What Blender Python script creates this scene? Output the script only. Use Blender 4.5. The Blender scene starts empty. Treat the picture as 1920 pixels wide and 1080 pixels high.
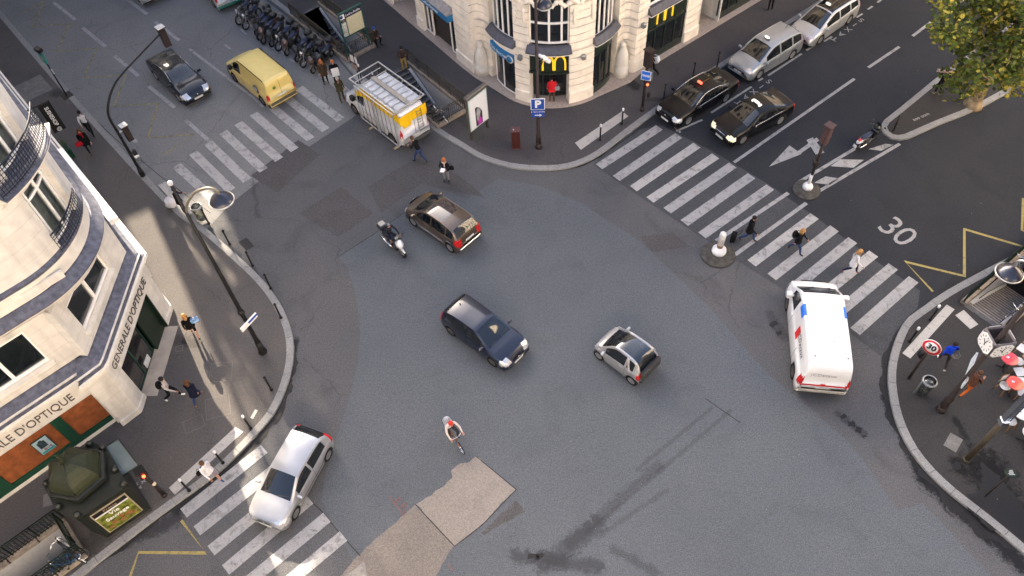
import bpy, bmesh, math, random
from mathutils import Vector, Matrix, Euler
from mathutils.geometry import tessellate_polygon
random.seed(7)
R = math.radians
C = bpy.context.scene.collection
SC = bpy.context.scene

# ------------------------------------------------------------------ camera
CAM_H = 29.8
_f, _c, _V = 1500.0, (960.0, 540.0), (1040.0, 1655.0)     # focal length in photo pixels, centre, nadir
_d = Vector((_V[0]-_c[0], _V[1]-_c[1], _f)).normalized()
_X = (Vector((1, 0, 0)) - _d[0]*_d).normalized()
_Y = Vector((0, 0, 1)) - _d[2]*_d
_Y = (_Y - _Y.dot(_X)*_X).normalized()
_Z = -_d
cam_data = bpy.data.cameras.new('camera')
cam_data.sensor_width = 36.0
cam_data.lens = _f/1920*36
cam_data.clip_start = 0.5
cam_data.clip_end = 2000
cam = bpy.data.objects.new('camera', cam_data)
C.objects.link(cam)
right = Vector((_X[0], _Y[0], _Z[0])); down = Vector((_X[1], _Y[1], _Z[1])); fwd = Vector((_X[2], _Y[2], _Z[2]))
m = Matrix.Identity(4)
for i in range(3):
    m[i][0] = right[i]; m[i][1] = -down[i]; m[i][2] = -fwd[i]
m[2][3] = CAM_H
cam.matrix_world = m
SC.camera = cam

def P(px, py, z=0.0):
    """ground (or height z) position that the photograph shows at a pixel"""
    r = Vector((px-_c[0], py-_c[1], _f))
    t = (z-CAM_H)/r.dot(_Z)
    return Vector((r.dot(_X)*t, r.dot(_Y)*t, z))

# ------------------------------------------------------------------ light
SUN_AZ = Vector((-0.52, 0.855, 0)).normalized()            # towards the sun, over the upper left street
SUN_EL = R(26)
w = bpy.data.worlds.new('World'); SC.world = w; w.use_nodes = True
nt = w.node_tree; nt.nodes.clear()
sky = nt.nodes.new('ShaderNodeTexSky'); sky.sky_type = 'NISHITA'; sky.sun_disc = False
sky.sun_elevation = SUN_EL; sky.sun_rotation = math.atan2(SUN_AZ.x, SUN_AZ.y)
sky.air_density = 0.8; sky.dust_density = 6.0; sky.ozone_density = 1.0
bg = nt.nodes.new('ShaderNodeBackground'); bg.inputs['Strength'].default_value = 0.15
ow = nt.nodes.new('ShaderNodeOutputWorld')
nt.links.new(sky.outputs[0], bg.inputs[0]); nt.links.new(bg.outputs[0], ow.inputs[0])
sd = bpy.data.lights.new('sun', 'SUN'); sd.energy = 5.0; sd.angle = R(0.6); sd.color = (1.0, 0.83, 0.62)
so = bpy.data.objects.new('sun', sd); C.objects.link(so)
sv = Vector((SUN_AZ.x*math.cos(SUN_EL), SUN_AZ.y*math.cos(SUN_EL), math.sin(SUN_EL)))
so.rotation_euler = sv.to_track_quat('Z', 'Y').to_euler()
so.location = sv*60
SC.view_settings.view_transform = 'Standard'; SC.view_settings.look = 'None'
SC.view_settings.exposure = 2.3; SC.view_settings.gamma = 1.0
SC.cycles.max_bounces = 6; SC.cycles.transparent_max_bounces = 12

# ------------------------------------------------------------------ materials
MATS = {}
def _nodes(name):
    m_ = bpy.data.materials.new(name); m_.use_nodes = True
    nt_ = m_.node_tree; b = nt_.nodes['Principled BSDF']
    return m_, nt_, b
def mat(name, col, rough=0.6, metal=0.0, coat=0.0, var=0.12, scale=8.0, emit=None, estr=1.0, bump=0.0, spec=None):
    if name in MATS: return MATS[name]
    m_, n, b = _nodes(name)
    tc = n.nodes.new('ShaderNodeTexCoord')
    nz = n.nodes.new('ShaderNodeTexNoise'); nz.inputs['Scale'].default_value = scale; nz.inputs['Detail'].default_value = 5
    n.links.new(tc.outputs['Object'], nz.inputs['Vector'])
    rp = n.nodes.new('ShaderNodeMapRange'); rp.inputs[1].default_value = 0.3; rp.inputs[2].default_value = 0.7
    rp.inputs[3].default_value = 1-var; rp.inputs[4].default_value = 1+var
    n.links.new(nz.outputs[0], rp.inputs[0])
    mx = n.nodes.new('ShaderNodeVectorMath'); mx.operation = 'SCALE'; mx.inputs[0].default_value = col[:3]
    n.links.new(rp.outputs[0], mx.inputs['Scale']); n.links.new(mx.outputs[0], b.inputs['Base Color'])
    b.inputs['Roughness'].default_value = rough; b.inputs['Metallic'].default_value = metal
    if coat: b.inputs['Coat Weight'].default_value = coat; b.inputs['Coat Roughness'].default_value = 0.04
    b.inputs['Specular IOR Level'].default_value = spec if spec is not None else (0.5 if (coat or metal > 0.5 or rough < 0.3) else (0.22 if rough < 0.7 else 0.1))
    if emit: b.inputs['Emission Color'].default_value = (*emit, 1); b.inputs['Emission Strength'].default_value = estr
    if bump:
        bp = n.nodes.new('ShaderNodeBump'); bp.inputs['Strength'].default_value = bump; bp.inputs['Distance'].default_value = 0.02
        n.links.new(nz.outputs[0], bp.inputs['Height']); n.links.new(bp.outputs[0], b.inputs['Normal'])
    MATS[name] = m_
    return m_
def glass(name, tint=(0.25, 0.28, 0.3), gloss=0.03, clear=0.55):
    if name in MATS: return MATS[name]
    m_ = bpy.data.materials.new(name); m_.use_nodes = True; n = m_.node_tree; n.nodes.clear()
    o = n.nodes.new('ShaderNodeOutputMaterial'); t = n.nodes.new('ShaderNodeBsdfTransparent'); t.inputs[0].default_value = (*tint, 1)
    d = n.nodes.new('ShaderNodeBsdfPrincipled'); d.inputs['Base Color'].default_value = (0.012, 0.016, 0.02, 1); d.inputs['Roughness'].default_value = 0.1
    g = n.nodes.new('ShaderNodeBsdfGlossy'); g.inputs['Roughness'].default_value = gloss
    fr = n.nodes.new('ShaderNodeFresnel'); fr.inputs[0].default_value = 1.7
    tc = n.nodes.new('ShaderNodeTexCoord'); nz = n.nodes.new('ShaderNodeTexNoise'); nz.inputs['Scale'].default_value = 3
    n.links.new(tc.outputs['Object'], nz.inputs['Vector'])
    mr = n.nodes.new('ShaderNodeMapRange'); mr.inputs[3].default_value = 1-clear-0.08; mr.inputs[4].default_value = 1-clear+0.08
    n.links.new(nz.outputs[0], mr.inputs[0])
    a = n.nodes.new('ShaderNodeMixShader'); n.links.new(mr.outputs[0], a.inputs[0]); n.links.new(t.outputs[0], a.inputs[1]); n.links.new(d.outputs[0], a.inputs[2])
    c = n.nodes.new('ShaderNodeMixShader'); n.links.new(fr.outputs[0], c.inputs[0]); n.links.new(a.outputs[0], c.inputs[1]); n.links.new(g.outputs[0], c.inputs[2])
    n.links.new(c.outputs[0], o.inputs[0]); MATS[name] = m_
    return m_

def ground_mat(name, base, dark, light, stains=(), speck=0.5, rough=0.82, cracks=0.0, patch=0.0):
    """asphalt: several scales of noise, stone speckle, worn lanes and stains with their own shape"""
    m_, n, b = _nodes(name)
    L = n.links.new; N = n.nodes.new
    tc = N('ShaderNodeTexCoord')
    def noise(s, det=4, dis=0.0, rgh=0.55):
        z = N('ShaderNodeTexNoise'); z.inputs['Scale'].default_value = s; z.inputs['Detail'].default_value = det
        z.inputs['Distortion'].default_value = dis; z.inputs['Roughness'].default_value = rgh
        L(tc.outputs['Object'], z.inputs['Vector']); return z.outputs[0]
    def rng(i, a, b_, c, d):
        r_ = N('ShaderNodeMapRange'); r_.inputs[1].default_value = a; r_.inputs[2].default_value = b_
        r_.inputs[3].default_value = c; r_.inputs[4].default_value = d; L(i, r_.inputs[0]); return r_.outputs[0]
    def math_(op, a, b_=None, c=None):
        q = N('ShaderNodeMath'); q.operation = op
        for i, v in enumerate((a, b_, c)):
            if v is None: continue
            if isinstance(v, (int, float)): q.inputs[i].default_value = v
            else: L(v, q.inputs[i])
        return q.outputs[0]
    def mix(f, a, b_):
        q = N('ShaderNodeMix'); q.data_type = 'RGBA'
        if isinstance(f, (int, float)): q.inputs[0].default_value = f
        else: L(f, q.inputs[0])
        for i, v in ((6, a), (7, b_)):
            if isinstance(v, tuple): q.inputs[i].default_value = (*v, 1)
            else: L(v, q.inputs[i])
        return q.outputs[2]
    col = mix(rng(noise(0.16, 3, 0.4), 0.35, 0.65, 0, 1), base, light)
    col = mix(rng(noise(0.5, 5, 1.0), 0.52, 0.72, 0, 0.55), col, dark)
    sp = rng(noise(26, 2), 0.34, 0.66, 1-speck*0.95, 1+speck*0.95)
    s2 = rng(noise(9, 3), 0.3, 0.7, 0.9, 1.1)
    sc = N('ShaderNodeVectorMath'); sc.operation = 'SCALE'; L(col, sc.inputs[0]); L(math_('MULTIPLY', sp, s2), sc.inputs['Scale'])
    col = sc.outputs[0]
    if cracks:
        v = N('ShaderNodeTexVoronoi'); v.feature = 'DISTANCE_TO_EDGE'; v.inputs['Scale'].default_value = 0.22
        nz = N('ShaderNodeTexNoise'); nz.inputs['Scale'].default_value = 1.3; nz.inputs['Detail'].default_value = 5; L(tc.outputs['Object'], nz.inputs['Vector'])
        va = N('ShaderNodeVectorMath'); va.operation = 'MULTIPLY_ADD'; va.inputs[1].default_value = (0.8, 0.8, 0)
        L(nz.outputs[1], va.inputs[0]); L(tc.outputs['Object'], va.inputs[2]); L(va.outputs[0], v.inputs['Vector'])
        col = mix(math_('MULTIPLY', rng(v.outputs[0], 0.0, 0.006, cracks, 0.0), rng(noise(0.3, 2), 0.45, 0.55, 0, 1)), col, (0.02, 0.02, 0.022))
    ragged = noise(2.2, 8, 1.2, 0.75)
    fine = noise(11, 4, 0, 0.7)
    sepn = N('ShaderNodeSeparateXYZ'); L(tc.outputs['Object'], sepn.inputs[0])
    for (p0, p1, wd, st, c_) in stains:
        d_ = Vector((p1[0]-p0[0], p1[1]-p0[1])); ln = max(d_.length, 0.01); d_ /= ln
        x = math_('SUBTRACT', sepn.outputs[0], p0[0]); y = math_('SUBTRACT', sepn.outputs[1], p0[1])
        u = math_('ADD', math_('MULTIPLY', x, d_.x), math_('MULTIPLY', y, d_.y))
        v_ = math_('SUBTRACT', math_('MULTIPLY', y, d_.x), math_('MULTIPLY', x, d_.y))
        cu = math_('MINIMUM', math_('MAXIMUM', u, 0.0), ln)
        du = math_('SUBTRACT', u, cu)
        dist = math_('SQRT', math_('ADD', math_('MULTIPLY', du, du), math_('MULTIPLY', v_, v_)))
        e = math_('ADD', math_('DIVIDE', dist, wd), math_('MULTIPLY', math_('SUBTRACT', ragged, 0.5), 3.2))
        e = math_('ADD', e, math_('MULTIPLY', math_('SUBTRACT', fine, 0.5), 0.9))
        col = mix(rng(e, 0.5, 1.15, st, 0.0), col, c_)
    L(col, b.inputs['Base Color']); b.inputs['Roughness'].default_value = rough; b.inputs['Specular IOR Level'].default_value = 0.2
    bp = N('ShaderNodeBump'); bp.inputs['Strength'].default_value = 0.35; bp.inputs['Distance'].default_value = 0.01
    L(noise(60, 2), bp.inputs['Height']); L(bp.outputs[0], b.inputs['Normal'])
    MATS[name] = m_
    return m_

def paint_mat(name, col, wear=0.5, under=(0.06, 0.06, 0.062), scale=3.0):
    """road paint worn through to the asphalt"""
    m_, n, b = _nodes(name); L = n.links.new
    tc = n.nodes.new('ShaderNodeTexCoord')
    a = n.nodes.new('ShaderNodeTexNoise'); a.inputs['Scale'].default_value = scale; a.inputs['Detail'].default_value = 10; a.inputs['Roughness'].default_value = 0.72; a.inputs['Distortion'].default_value = 0.6
    L(tc.outputs['Object'], a.inputs['Vector'])
    r_ = n.nodes.new('ShaderNodeMapRange'); r_.inputs[1].default_value = 0.60-0.18*wear; r_.inputs[2].default_value = 0.78-0.2*wear; r_.inputs[3].default_value = 0; r_.inputs[4].default_value = 0.75
    L(a.outputs[0], r_.inputs[0])
    f = n.nodes.new('ShaderNodeTexNoise'); f.inputs['Scale'].default_value = 30; f.inputs['Detail'].default_value = 3; L(tc.outputs['Object'], f.inputs['Vector'])
    g = n.nodes.new('ShaderNodeMapRange'); g.inputs[1].default_value = 0.3; g.inputs[2].default_value = 0.7; g.inputs[3].default_value = 0.82; g.inputs[4].default_value = 1.12; L(f.outputs[0], g.inputs[0])
    mx = n.nodes.new('ShaderNodeMix'); mx.data_type = 'RGBA'; mx.inputs[6].default_value = (*col, 1); mx.inputs[7].default_value = (*under, 1); L(r_.outputs[0], mx.inputs[0])
    s = n.nodes.new('ShaderNodeVectorMath'); s.operation = 'SCALE'; L(mx.outputs[2], s.inputs[0]); L(g.outputs[0], s.inputs['Scale'])
    L(s.outputs[0], b.inputs['Base Color']); b.inputs['Roughness'].default_value = 0.75
    MATS[name] = m_
    return m_

def stone_mat(name, col, joint=None, jz=0.0, stain=0.5, blocks=None):
    """cut limestone: tone changes from block to block, soot streaks running down"""
    m_, n, b = _nodes(name); L = n.links.new; N = n.nodes.new
    tc = N('ShaderNodeTexCoord')
    def noise(s, det=4, vec=None):
        z = N('ShaderNodeTexNoise'); z.inputs['Scale'].default_value = s; z.inputs['Detail'].default_value = det; L(vec or tc.outputs['Object'], z.inputs['Vector']); return z.outputs[0]
    mp = N('ShaderNodeMapping'); mp.inputs['Scale'].default_value = (1.0, 1.0, 0.18); L(tc.outputs['Object'], mp.inputs[0])
    def rng(i, a, b_, c, d):
        r_ = N('ShaderNodeMapRange'); r_.inputs[1].default_value = a; r_.inputs[2].default_value = b_; r_.inputs[3].default_value = c; r_.inputs[4].default_value = d; L(i, r_.inputs[0]); return r_.outputs[0]
    sn = N('ShaderNodeVectorMath'); sn.operation = 'SNAP'; sn.inputs[1].default_value = (0.9, 0.9, 0.45); L(tc.outputs['Object'], sn.inputs[0])
    wn = N('ShaderNodeTexWhiteNoise'); L(sn.outputs[0], wn.inputs['Vector'])
    mul = N('ShaderNodeMath'); mul.operation = 'MULTIPLY'; L(rng(wn.outputs[0], 0, 1, 0.975, 1.02) if blocks else rng(wn.outputs[0], 0, 1, 1, 1), mul.inputs[0]); L(rng(noise(2.5, 6), 0.3, 0.7, 0.9, 1.08), mul.inputs[1])
    sc = N('ShaderNodeVectorMath'); sc.operation = 'SCALE'; sc.inputs[0].default_value = col; L(mul.outputs[0], sc.inputs['Scale'])
    mx = N('ShaderNodeMix'); mx.data_type = 'RGBA'; L(rng(noise(1.9, 8, mp.outputs[0]), 0.5, 0.78, 0, stain), mx.inputs[0]); L(sc.outputs[0], mx.inputs[6]); mx.inputs[7].default_value = (col[0]*0.5, col[1]*0.5, col[2]*0.5, 1)
    out = mx.outputs[2]
    if joint:
        sz = N('ShaderNodeSeparateXYZ'); L(tc.outputs['Object'], sz.inputs[0])
        md = N('ShaderNodeMath'); md.operation = 'MODULO'; L(sz.outputs[2], md.inputs[0]); md.inputs[1].default_value = joint
        jm = N('ShaderNodeMix'); jm.data_type = 'RGBA'; L(rng(md.outputs[0], 0.012, 0.026, 0.4, 0.0), jm.inputs[0]); L(out, jm.inputs[6]); jm.inputs[7].default_value = (col[0]*0.45, col[1]*0.43, col[2]*0.4, 1); out = jm.outputs[2]
    L(out, b.inputs['Base Color']); b.inputs['Roughness'].default_value = 0.85
    bp = N('ShaderNodeBump'); bp.inputs['Strength'].default_value = 0.25; bp.inputs['Distance'].default_value = 0.02; L(noise(14, 6), bp.inputs['Height']); L(bp.outputs[0], b.inputs['Normal'])
    MATS[name] = m_
    return m_

# ------------------------------------------------------------------ mesh helpers
class MB:
    def __init__(s): s.v = []; s.f = []; s.m = []; s.sm = []
    def add(s, vs, fs, mi=0, smooth=False, M=None):
        o = len(s.v)
        s.v += [tuple(M @ Vector(p)) if M is not None else tuple(p) for p in vs]
        for f in fs: s.f.append(tuple(o+i for i in f)); s.m.append(mi); s.sm.append(smooth)
        return s
    def box(s, c, d, rz=0.0, mi=0, M=None, bev=0.0):
        x, y, z = d[0]/2, d[1]/2, d[2]/2
        if bev:
            b = min(bev, x*0.9, y*0.9, z*0.9); vs = []; 
            prof = [(-z, b), (-z+b, 0), (z-b, 0), (z, b)]
            for (zz, i) in prof:
                for (sx, sy, ax, ay) in ((-1, -1, 0, 1), (-1, -1, 1, 0), (1, -1, 1, 0), (1, -1, 0, 1), (1, 1, 0, 1), (1, 1, 1, 0), (-1, 1, 1, 0), (-1, 1, 0, 1)):
                    vs.append((sx*(x-i-(b if ax else 0)), sy*(y-i-(b if ay else 0)), zz))
            fs = [tuple(range(7, -1, -1)), tuple(range(24, 32))]
            for r_ in range(3):
                for k in range(8): fs.append((r_*8+k, r_*8+(k+1) % 8, r_*8+8+(k+1) % 8, r_*8+8+k))
        else:
            vs = [(sx*x, sy*y, sz*z) for sz in (-1, 1) for sy in (-1, 1) for sx in (-1, 1)]
            fs = [(0, 2, 3, 1), (4, 5, 7, 6), (0, 1, 5, 4), (2, 6, 7, 3), (0, 4, 6, 2), (1, 3, 7, 5)]
        T = Matrix.Translation(Vector(c)) @ Matrix.Rotation(rz, 4, 'Z')
        if M is not None: T = M @ T
        return s.add(vs, fs, mi, False, T)
    def bar(s, a, b, w_, h_=None, mi=0, up=(0, 0, 1)):
        """rectangular bar between two points"""
        a = Vector(a); b = Vector(b); h_ = h_ or w_; d = (b-a); L_ = d.length
        if L_ < 1e-6: return s
        d.normalize(); u = Vector(up)
        if abs(d.dot(u)) > 0.98: u = Vector((1, 0, 0))
        sd_ = d.cross(u).normalized(); u = sd_.cross(d)
        vs = []
        for p in (a, b):
            for (i, j) in ((-1, -1), (1, -1), (1, 1), (-1, 1)): vs.append(p + sd_*i*w_/2 + u*j*h_/2)
        return s.add(vs, [(3, 2, 1, 0), (4, 5, 6, 7), (0, 1, 5, 4), (1, 2, 6, 5), (2, 3, 7, 6), (3, 0, 4, 7)], mi)
    def tube(s, pts, rad, n=8, mi=0, cap=True, smooth=True):
        pts = [Vector(p) for p in pts]
        if not hasattr(rad, '__len__'): rad = [rad]*len(pts)
        vs = []; prev = None
        for i, p in enumerate(pts):
            d = (pts[min(i+1, len(pts)-1)] - pts[max(i-1, 0)]).normalized()
            if prev is None:
                u = Vector((0, 0, 1)) if abs(d.z) < 0.9 else Vector((1, 0, 0))
            else: u = prev
            a = (u - d*u.dot(d)).normalized(); prev = a; b = d.cross(a)
            for k in range(n):
                t = 2*math.pi*k/n; vs.append(p + (a*math.cos(t)+b*math.sin(t))*rad[i])
        fs = []
        for i in range(len(pts)-1):
            for k in range(n): fs.append((i*n+k, i*n+(k+1) % n, (i+1)*n+(k+1) % n, (i+1)*n+k))
        s.add(vs, fs, mi, smooth)
        if cap:
            o = len(s.v)-len(vs)
            s.f.append(tuple(o+k for k in range(n-1, -1, -1))); s.m.append(mi); s.sm.append(False)
            s.f.append(tuple(o+(len(pts)-1)*n+k for k in range(n))); s.m.append(mi); s.sm.append(False)
        return s
    def lathe(s, prof, c=(0, 0, 0), n=20, mi=0, M=None, smooth=True):
        vs = []; 
        for (r_, z) in prof:
            for k in range(n):
                t = 2*math.pi*k/n; vs.append((c[0]+r_*math.cos(t), c[1]+r_*math.sin(t), c[2]+z))
        fs = []
        for i in range(len(prof)-1):
            for k in range(n): fs.append((i*n+k, i*n+(k+1) % n, (i+1)*n+(k+1) % n, (i+1)*n+k))
        fs.append(tuple(range(n-1, -1, -1))); fs.append(tuple((len(prof)-1)*n+k for k in range(n)))
        return s.add(vs, fs, mi, smooth, M)
    def prism(s, poly, z0, z1, mi=0, M=None, top=True, bottom=True):
        poly = [(p[0], p[1]) for p in poly]
        ar = sum(poly[i][0]*poly[(i+1) % len(poly)][1]-poly[(i+1) % len(poly)][0]*poly[i][1] for i in range(len(poly)))
        if ar < 0: poly = poly[::-1]
        n = len(poly); vs = [(x, y, z0) for x, y in poly] + [(x, y, z1) for x, y in poly]
        fs = [(i, (i+1) % n, n+(i+1) % n, n+i) for i in range(n)]
        tri = tessellate_polygon([[Vector((x, y, 0)) for x, y in poly]])
        for t in tri:
            a, b, c = [Vector(poly[i]) for i in t]
            if (b-a).cross(c-a) < 0: t = t[::-1]
            if top: fs.append(tuple(n+i for i in t))
            if bottom: fs.append(tuple(i for i in t[::-1]))
        return s.add(vs, fs, mi, False, M)
    def ball(s, c, r_, n=12, k=8, mi=0, sc=(1, 1, 1), M=None):
        pr = [(max(0.001, math.sin(math.pi*i/k)), -math.cos(math.pi*i/k)) for i in range(k+1)]
        T = Matrix.Translation(Vector(c)) @ Matrix.Diagonal((r_*sc[0], r_*sc[1], r_*sc[2], 1))
        if M is not None: T = M @ T
        return s.lathe(pr, n=n, mi=mi, M=T)
    def obj(s, name, mats, parent=None, world=False):
        me = bpy.data.meshes.new(name); me.from_pydata(s.v, [], s.f)
        if not isinstance(mats, (list, tuple)): mats = [mats]
        for m_ in mats: me.materials.append(m_)
        me.polygons.foreach_set('material_index', s.m); me.polygons.foreach_set('use_smooth', s.sm)
        me.update()
        o = bpy.data.objects.new(name, me); C.objects.link(o)
        if parent is not None:
            o.parent = parent
            if world: o.matrix_parent_inverse = parent.matrix_basis.inverted()
        return o

def tag(o, label=None, cat=None, group=None, kind=None):
    if label: o['label'] = label
    if cat: o['category'] = cat
    if group: o['group'] = group
    if kind: o['kind'] = kind
    return o
def thing(name, label, cat, loc=(0, 0, 0), rz=0.0, group=None):
    o = bpy.data.objects.new(name, None); C.objects.link(o); o.empty_display_size = 0.2
    o.location = loc; o.rotation_euler = (0, 0, rz)
    return tag(o, label, cat, group)
def struct(name, mb, mats): return tag(mb.obj(name, mats), kind='structure')
def dup(root, loc, rz=None, label=None):
    r_ = root.copy(); C.objects.link(r_); r_.location = loc
    if rz is not None: r_.rotation_euler = (0, 0, rz)
    if label: r_['label'] = label
    for ch in list(root.children):
        c_ = ch.copy(); C.objects.link(c_); c_.parent = r_
        for g_ in ch.children:
            d_ = g_.copy(); C.objects.link(d_); d_.parent = c_
    return r_
def textmesh(name, s_, size, M, m_, parent=None, ext=0.004, space=1.0, ax='CENTER', bold=0.0, world=False):
    cu = bpy.data.curves.new('t', 'FONT'); cu.body = s_; cu.size = size; cu.extrude = ext; cu.align_x = ax; cu.align_y = 'CENTER'
    cu.space_character = space; cu.offset = bold; cu.resolution_u = 3
    t = bpy.data.objects.new('t', cu); C.objects.link(t)
    dg = bpy.context.evaluated_depsgraph_get()
    me = bpy.data.meshes.new_from_object(t.evaluated_get(dg)); bpy.data.objects.remove(t)
    me.transform(M); me.materials.clear(); me.materials.append(m_)
    o = bpy.data.objects.new(name, me); C.objects.link(o)
    if parent is not None:
        o.parent = parent
        if world: o.matrix_parent_inverse = parent.matrix_basis.inverted()
    return o
def frame(o, x, y):
    """matrix with origin o, x axis along x, y axis near y"""
    x = Vector(x).normalized(); y = Vector(y); y = (y - x*x.dot(y)).normalized(); z = x.cross(y)
    m_ = Matrix.Identity(4)
    for i in range(3): m_[i][0] = x[i]; m_[i][1] = y[i]; m_[i][2] = z[i]; m_[i][3] = o[i]
    return m_
def smooth_path(pts, n=6):
    """Catmull-Rom through 2D/3D points"""
    pts = [Vector(p) for p in pts]; out = []
    for i in range(len(pts)-1):
        a = pts[max(i-1, 0)]; b = pts[i]; c = pts[i+1]; d = pts[min(i+2, len(pts)-1)]
        for k in range(n):
            t = k/n
            out.append(0.5*((2*b)+(c-a)*t+(2*a-5*b+4*c-d)*t*t+(-a+3*b-3*c+d)*t**3))
    out.append(pts[-1]); return out
def offset_line(pts, d):
    """offset an open polyline to its left by d"""
    out = []
    for i, p in enumerate(pts):
        a = pts[max(i-1, 0)]; b = pts[min(i+1, len(pts)-1)]
        t = Vector((b[0]-a[0], b[1]-a[1])).normalized(); nrm = Vector((-t.y, t.x))
        if 0 < i < len(pts)-1:
            t1 = Vector((p[0]-a[0], p[1]-a[1])).normalized(); k = max(0.6, nrm.dot(Vector((-t1.y, t1.x))))
        else: k = 1
        out.append((p[0]+nrm.x*d/k, p[1]+nrm.y*d/k))
    return out

black_metal = mat('black_painted_metal', (0.018, 0.017, 0.018), 0.45, 0.3)
brown_metal = mat('dark_brown_painted_metal', (0.035, 0.026, 0.025), 0.5, 0.2)
grey_metal = mat('grey_metal', (0.35, 0.36, 0.37), 0.4, 0.8)
light_grey = mat('light_grey_paint', (0.5, 0.5, 0.5), 0.5)
white_paint = mat('white_paint', (0.72, 0.72, 0.72), 0.5, var=0.05)
chrome = mat('chrome', (0.75, 0.76, 0.78), 0.18, 1.0, var=0.03)
rubber = mat('tyre_rubber', (0.018, 0.018, 0.018), 0.8)
dark_plastic = mat('dark_plastic', (0.02, 0.02, 0.021), 0.5)
red_lamp = mat('red_lamp', (0.45, 0.01, 0.01), 0.2, 0, 0.5)
red_lit = mat('red_lit_signal', (0.6, 0.02, 0.01), 0.3, emit=(1.0, 0.06, 0.02), estr=2.5)
lamp_clear = mat('headlamp_glass', (0.55, 0.56, 0.58), 0.12, 0.5, 0.8, var=0.3, scale=22)
lamp_lit = mat('headlamp_lit', (0.8, 0.75, 0.6), 0.2, emit=(1.0, 0.85, 0.55), estr=1.2)
# ================================================================== GROUND
def pl(*pp, z=0.0): return [P(a, b, z) for a, b in pp]
KZ = 0.12
# kerb lines, each walked with its pavement on the left hand
uld = Vector((-0.664, 0.748)); bld = Vector((-0.70, -0.714))
k_left = [Vector((p.x, p.y)) for p in pl((5, 25), (150, 193), (318, 375), (385, 428), (440, 475), (497, 530), (533, 583), (551, 640), (547, 700), (520, 770), (480, 820), (440, 862), (390, 905), (300, 970), (180, 1062))]
k_left = [k_left[0]+uld*70] + k_left + [k_left[-1]+bld*60]
k_left = [Vector((p[0], p[1])) for p in [k_left[0]] + [q for q in smooth_path(k_left[1:-1], 5)] + [k_left[-1]]][::-1]
k_top = [Vector((p.x, p.y)) for p in pl((625, 96), (671, 149), (740, 190), (816, 248), (860, 275), (900, 299), (960, 317), (1030, 321), (1080, 313), (1125, 292), (1180, 250), (1230, 213), (1300, 162))]
k_top = [k_top[0]+Vector((-0.664, 0.748))*70] + [Vector((q[0], q[1])) for q in smooth_path(k_top, 4)] + [k_top[-1]+Vector((0.775, 0.632))*80]
k_top = k_top[::1]
k_right = [Vector((p.x, p.y)) for p in pl((1920, 470), (1850, 505), (1773, 547), (1728, 578), (1695, 604), (1675, 645), (1664, 690), (1665, 735), (1677, 789), (1702, 842), (1735, 885), (1780, 928), (1850, 983), (1920, 1042))]
k_right = [k_right[0]+Vector((0.79, 0.61))*70] + [Vector((q[0], q[1])) for q in smooth_path(k_right, 4)] + [k_right[-1]+Vector((0.62, -0.785))*60]
k_right = k_right[::1]
isl = [Vector((p.x, p.y)) for p in pl((1900, 42), (1751, 151), (1691, 200), (1652, 231), (1649, 241), (1655, 252), (1667, 261), (1683, 265), (1702, 262), (1760, 236), (1806, 218), (1846, 200), (1900, 170), (1960, 135))]
def leftside(line):  # make sure the pavement is to the left of travel
    return line
# openings of the metro stairs (cut through ground and pavement)
def quad_dir(a, b, w_):
    """rectangle from a to b (top step to closed end) of width w_, to the right of a->b"""
    a = Vector((a[0], a[1])); b = Vector((b[0], b[1])); d = (b-a).normalized(); r_ = Vector((d.y, -d.x))
    return [a, b, b+r_*w_, a+r_*w_]
M1 = quad_dir((-13.75, 45.1), (-9.75, 40.55), 1.75)          # upper street, behind the motorbikes
M2 = quad_dir((-7.5, 38.75), (-3.95, 34.5), 1.75)            # in front of the corner building
M3 = quad_dir((18.75, 20.45), (27.5, 27.3), 1.62)            # right pavement
M4 = quad_dir((-26.2, 4.2), (-18.75, 11.1), 1.6)             # lower left
MET = [M1, M2, M3, M4]

def sheet(name, outer, holes, z, mat_, z_low=None, kind='structure'):
    loops = [[Vector((p[0], p[1], 0)) for p in outer]] + [[Vector((p[0], p[1], 0)) for p in h] for h in holes]
    flat = [v for l in loops for v in l]
    tri = tessellate_polygon(loops)
    mb = MB(); fs = []
    for t in tri:
        a, b, c = [flat[i].xy for i in t]
        fs.append(t if (b-a).cross(c-a) > 0 else t[::-1])
    mb.add([(v.x, v.y, z) for v in flat], fs)
    if z_low is not None:
        n = len(outer); vs = [(p[0], p[1], z) for p in outer] + [(p[0], p[1], z_low) for p in outer]
        mb.add(vs, [(i, (i+1) % n, n+(i+1) % n, n+i) for i in range(n)])
    o = mb.obj(name, mat_); tag(o, kind=kind); return o

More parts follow.
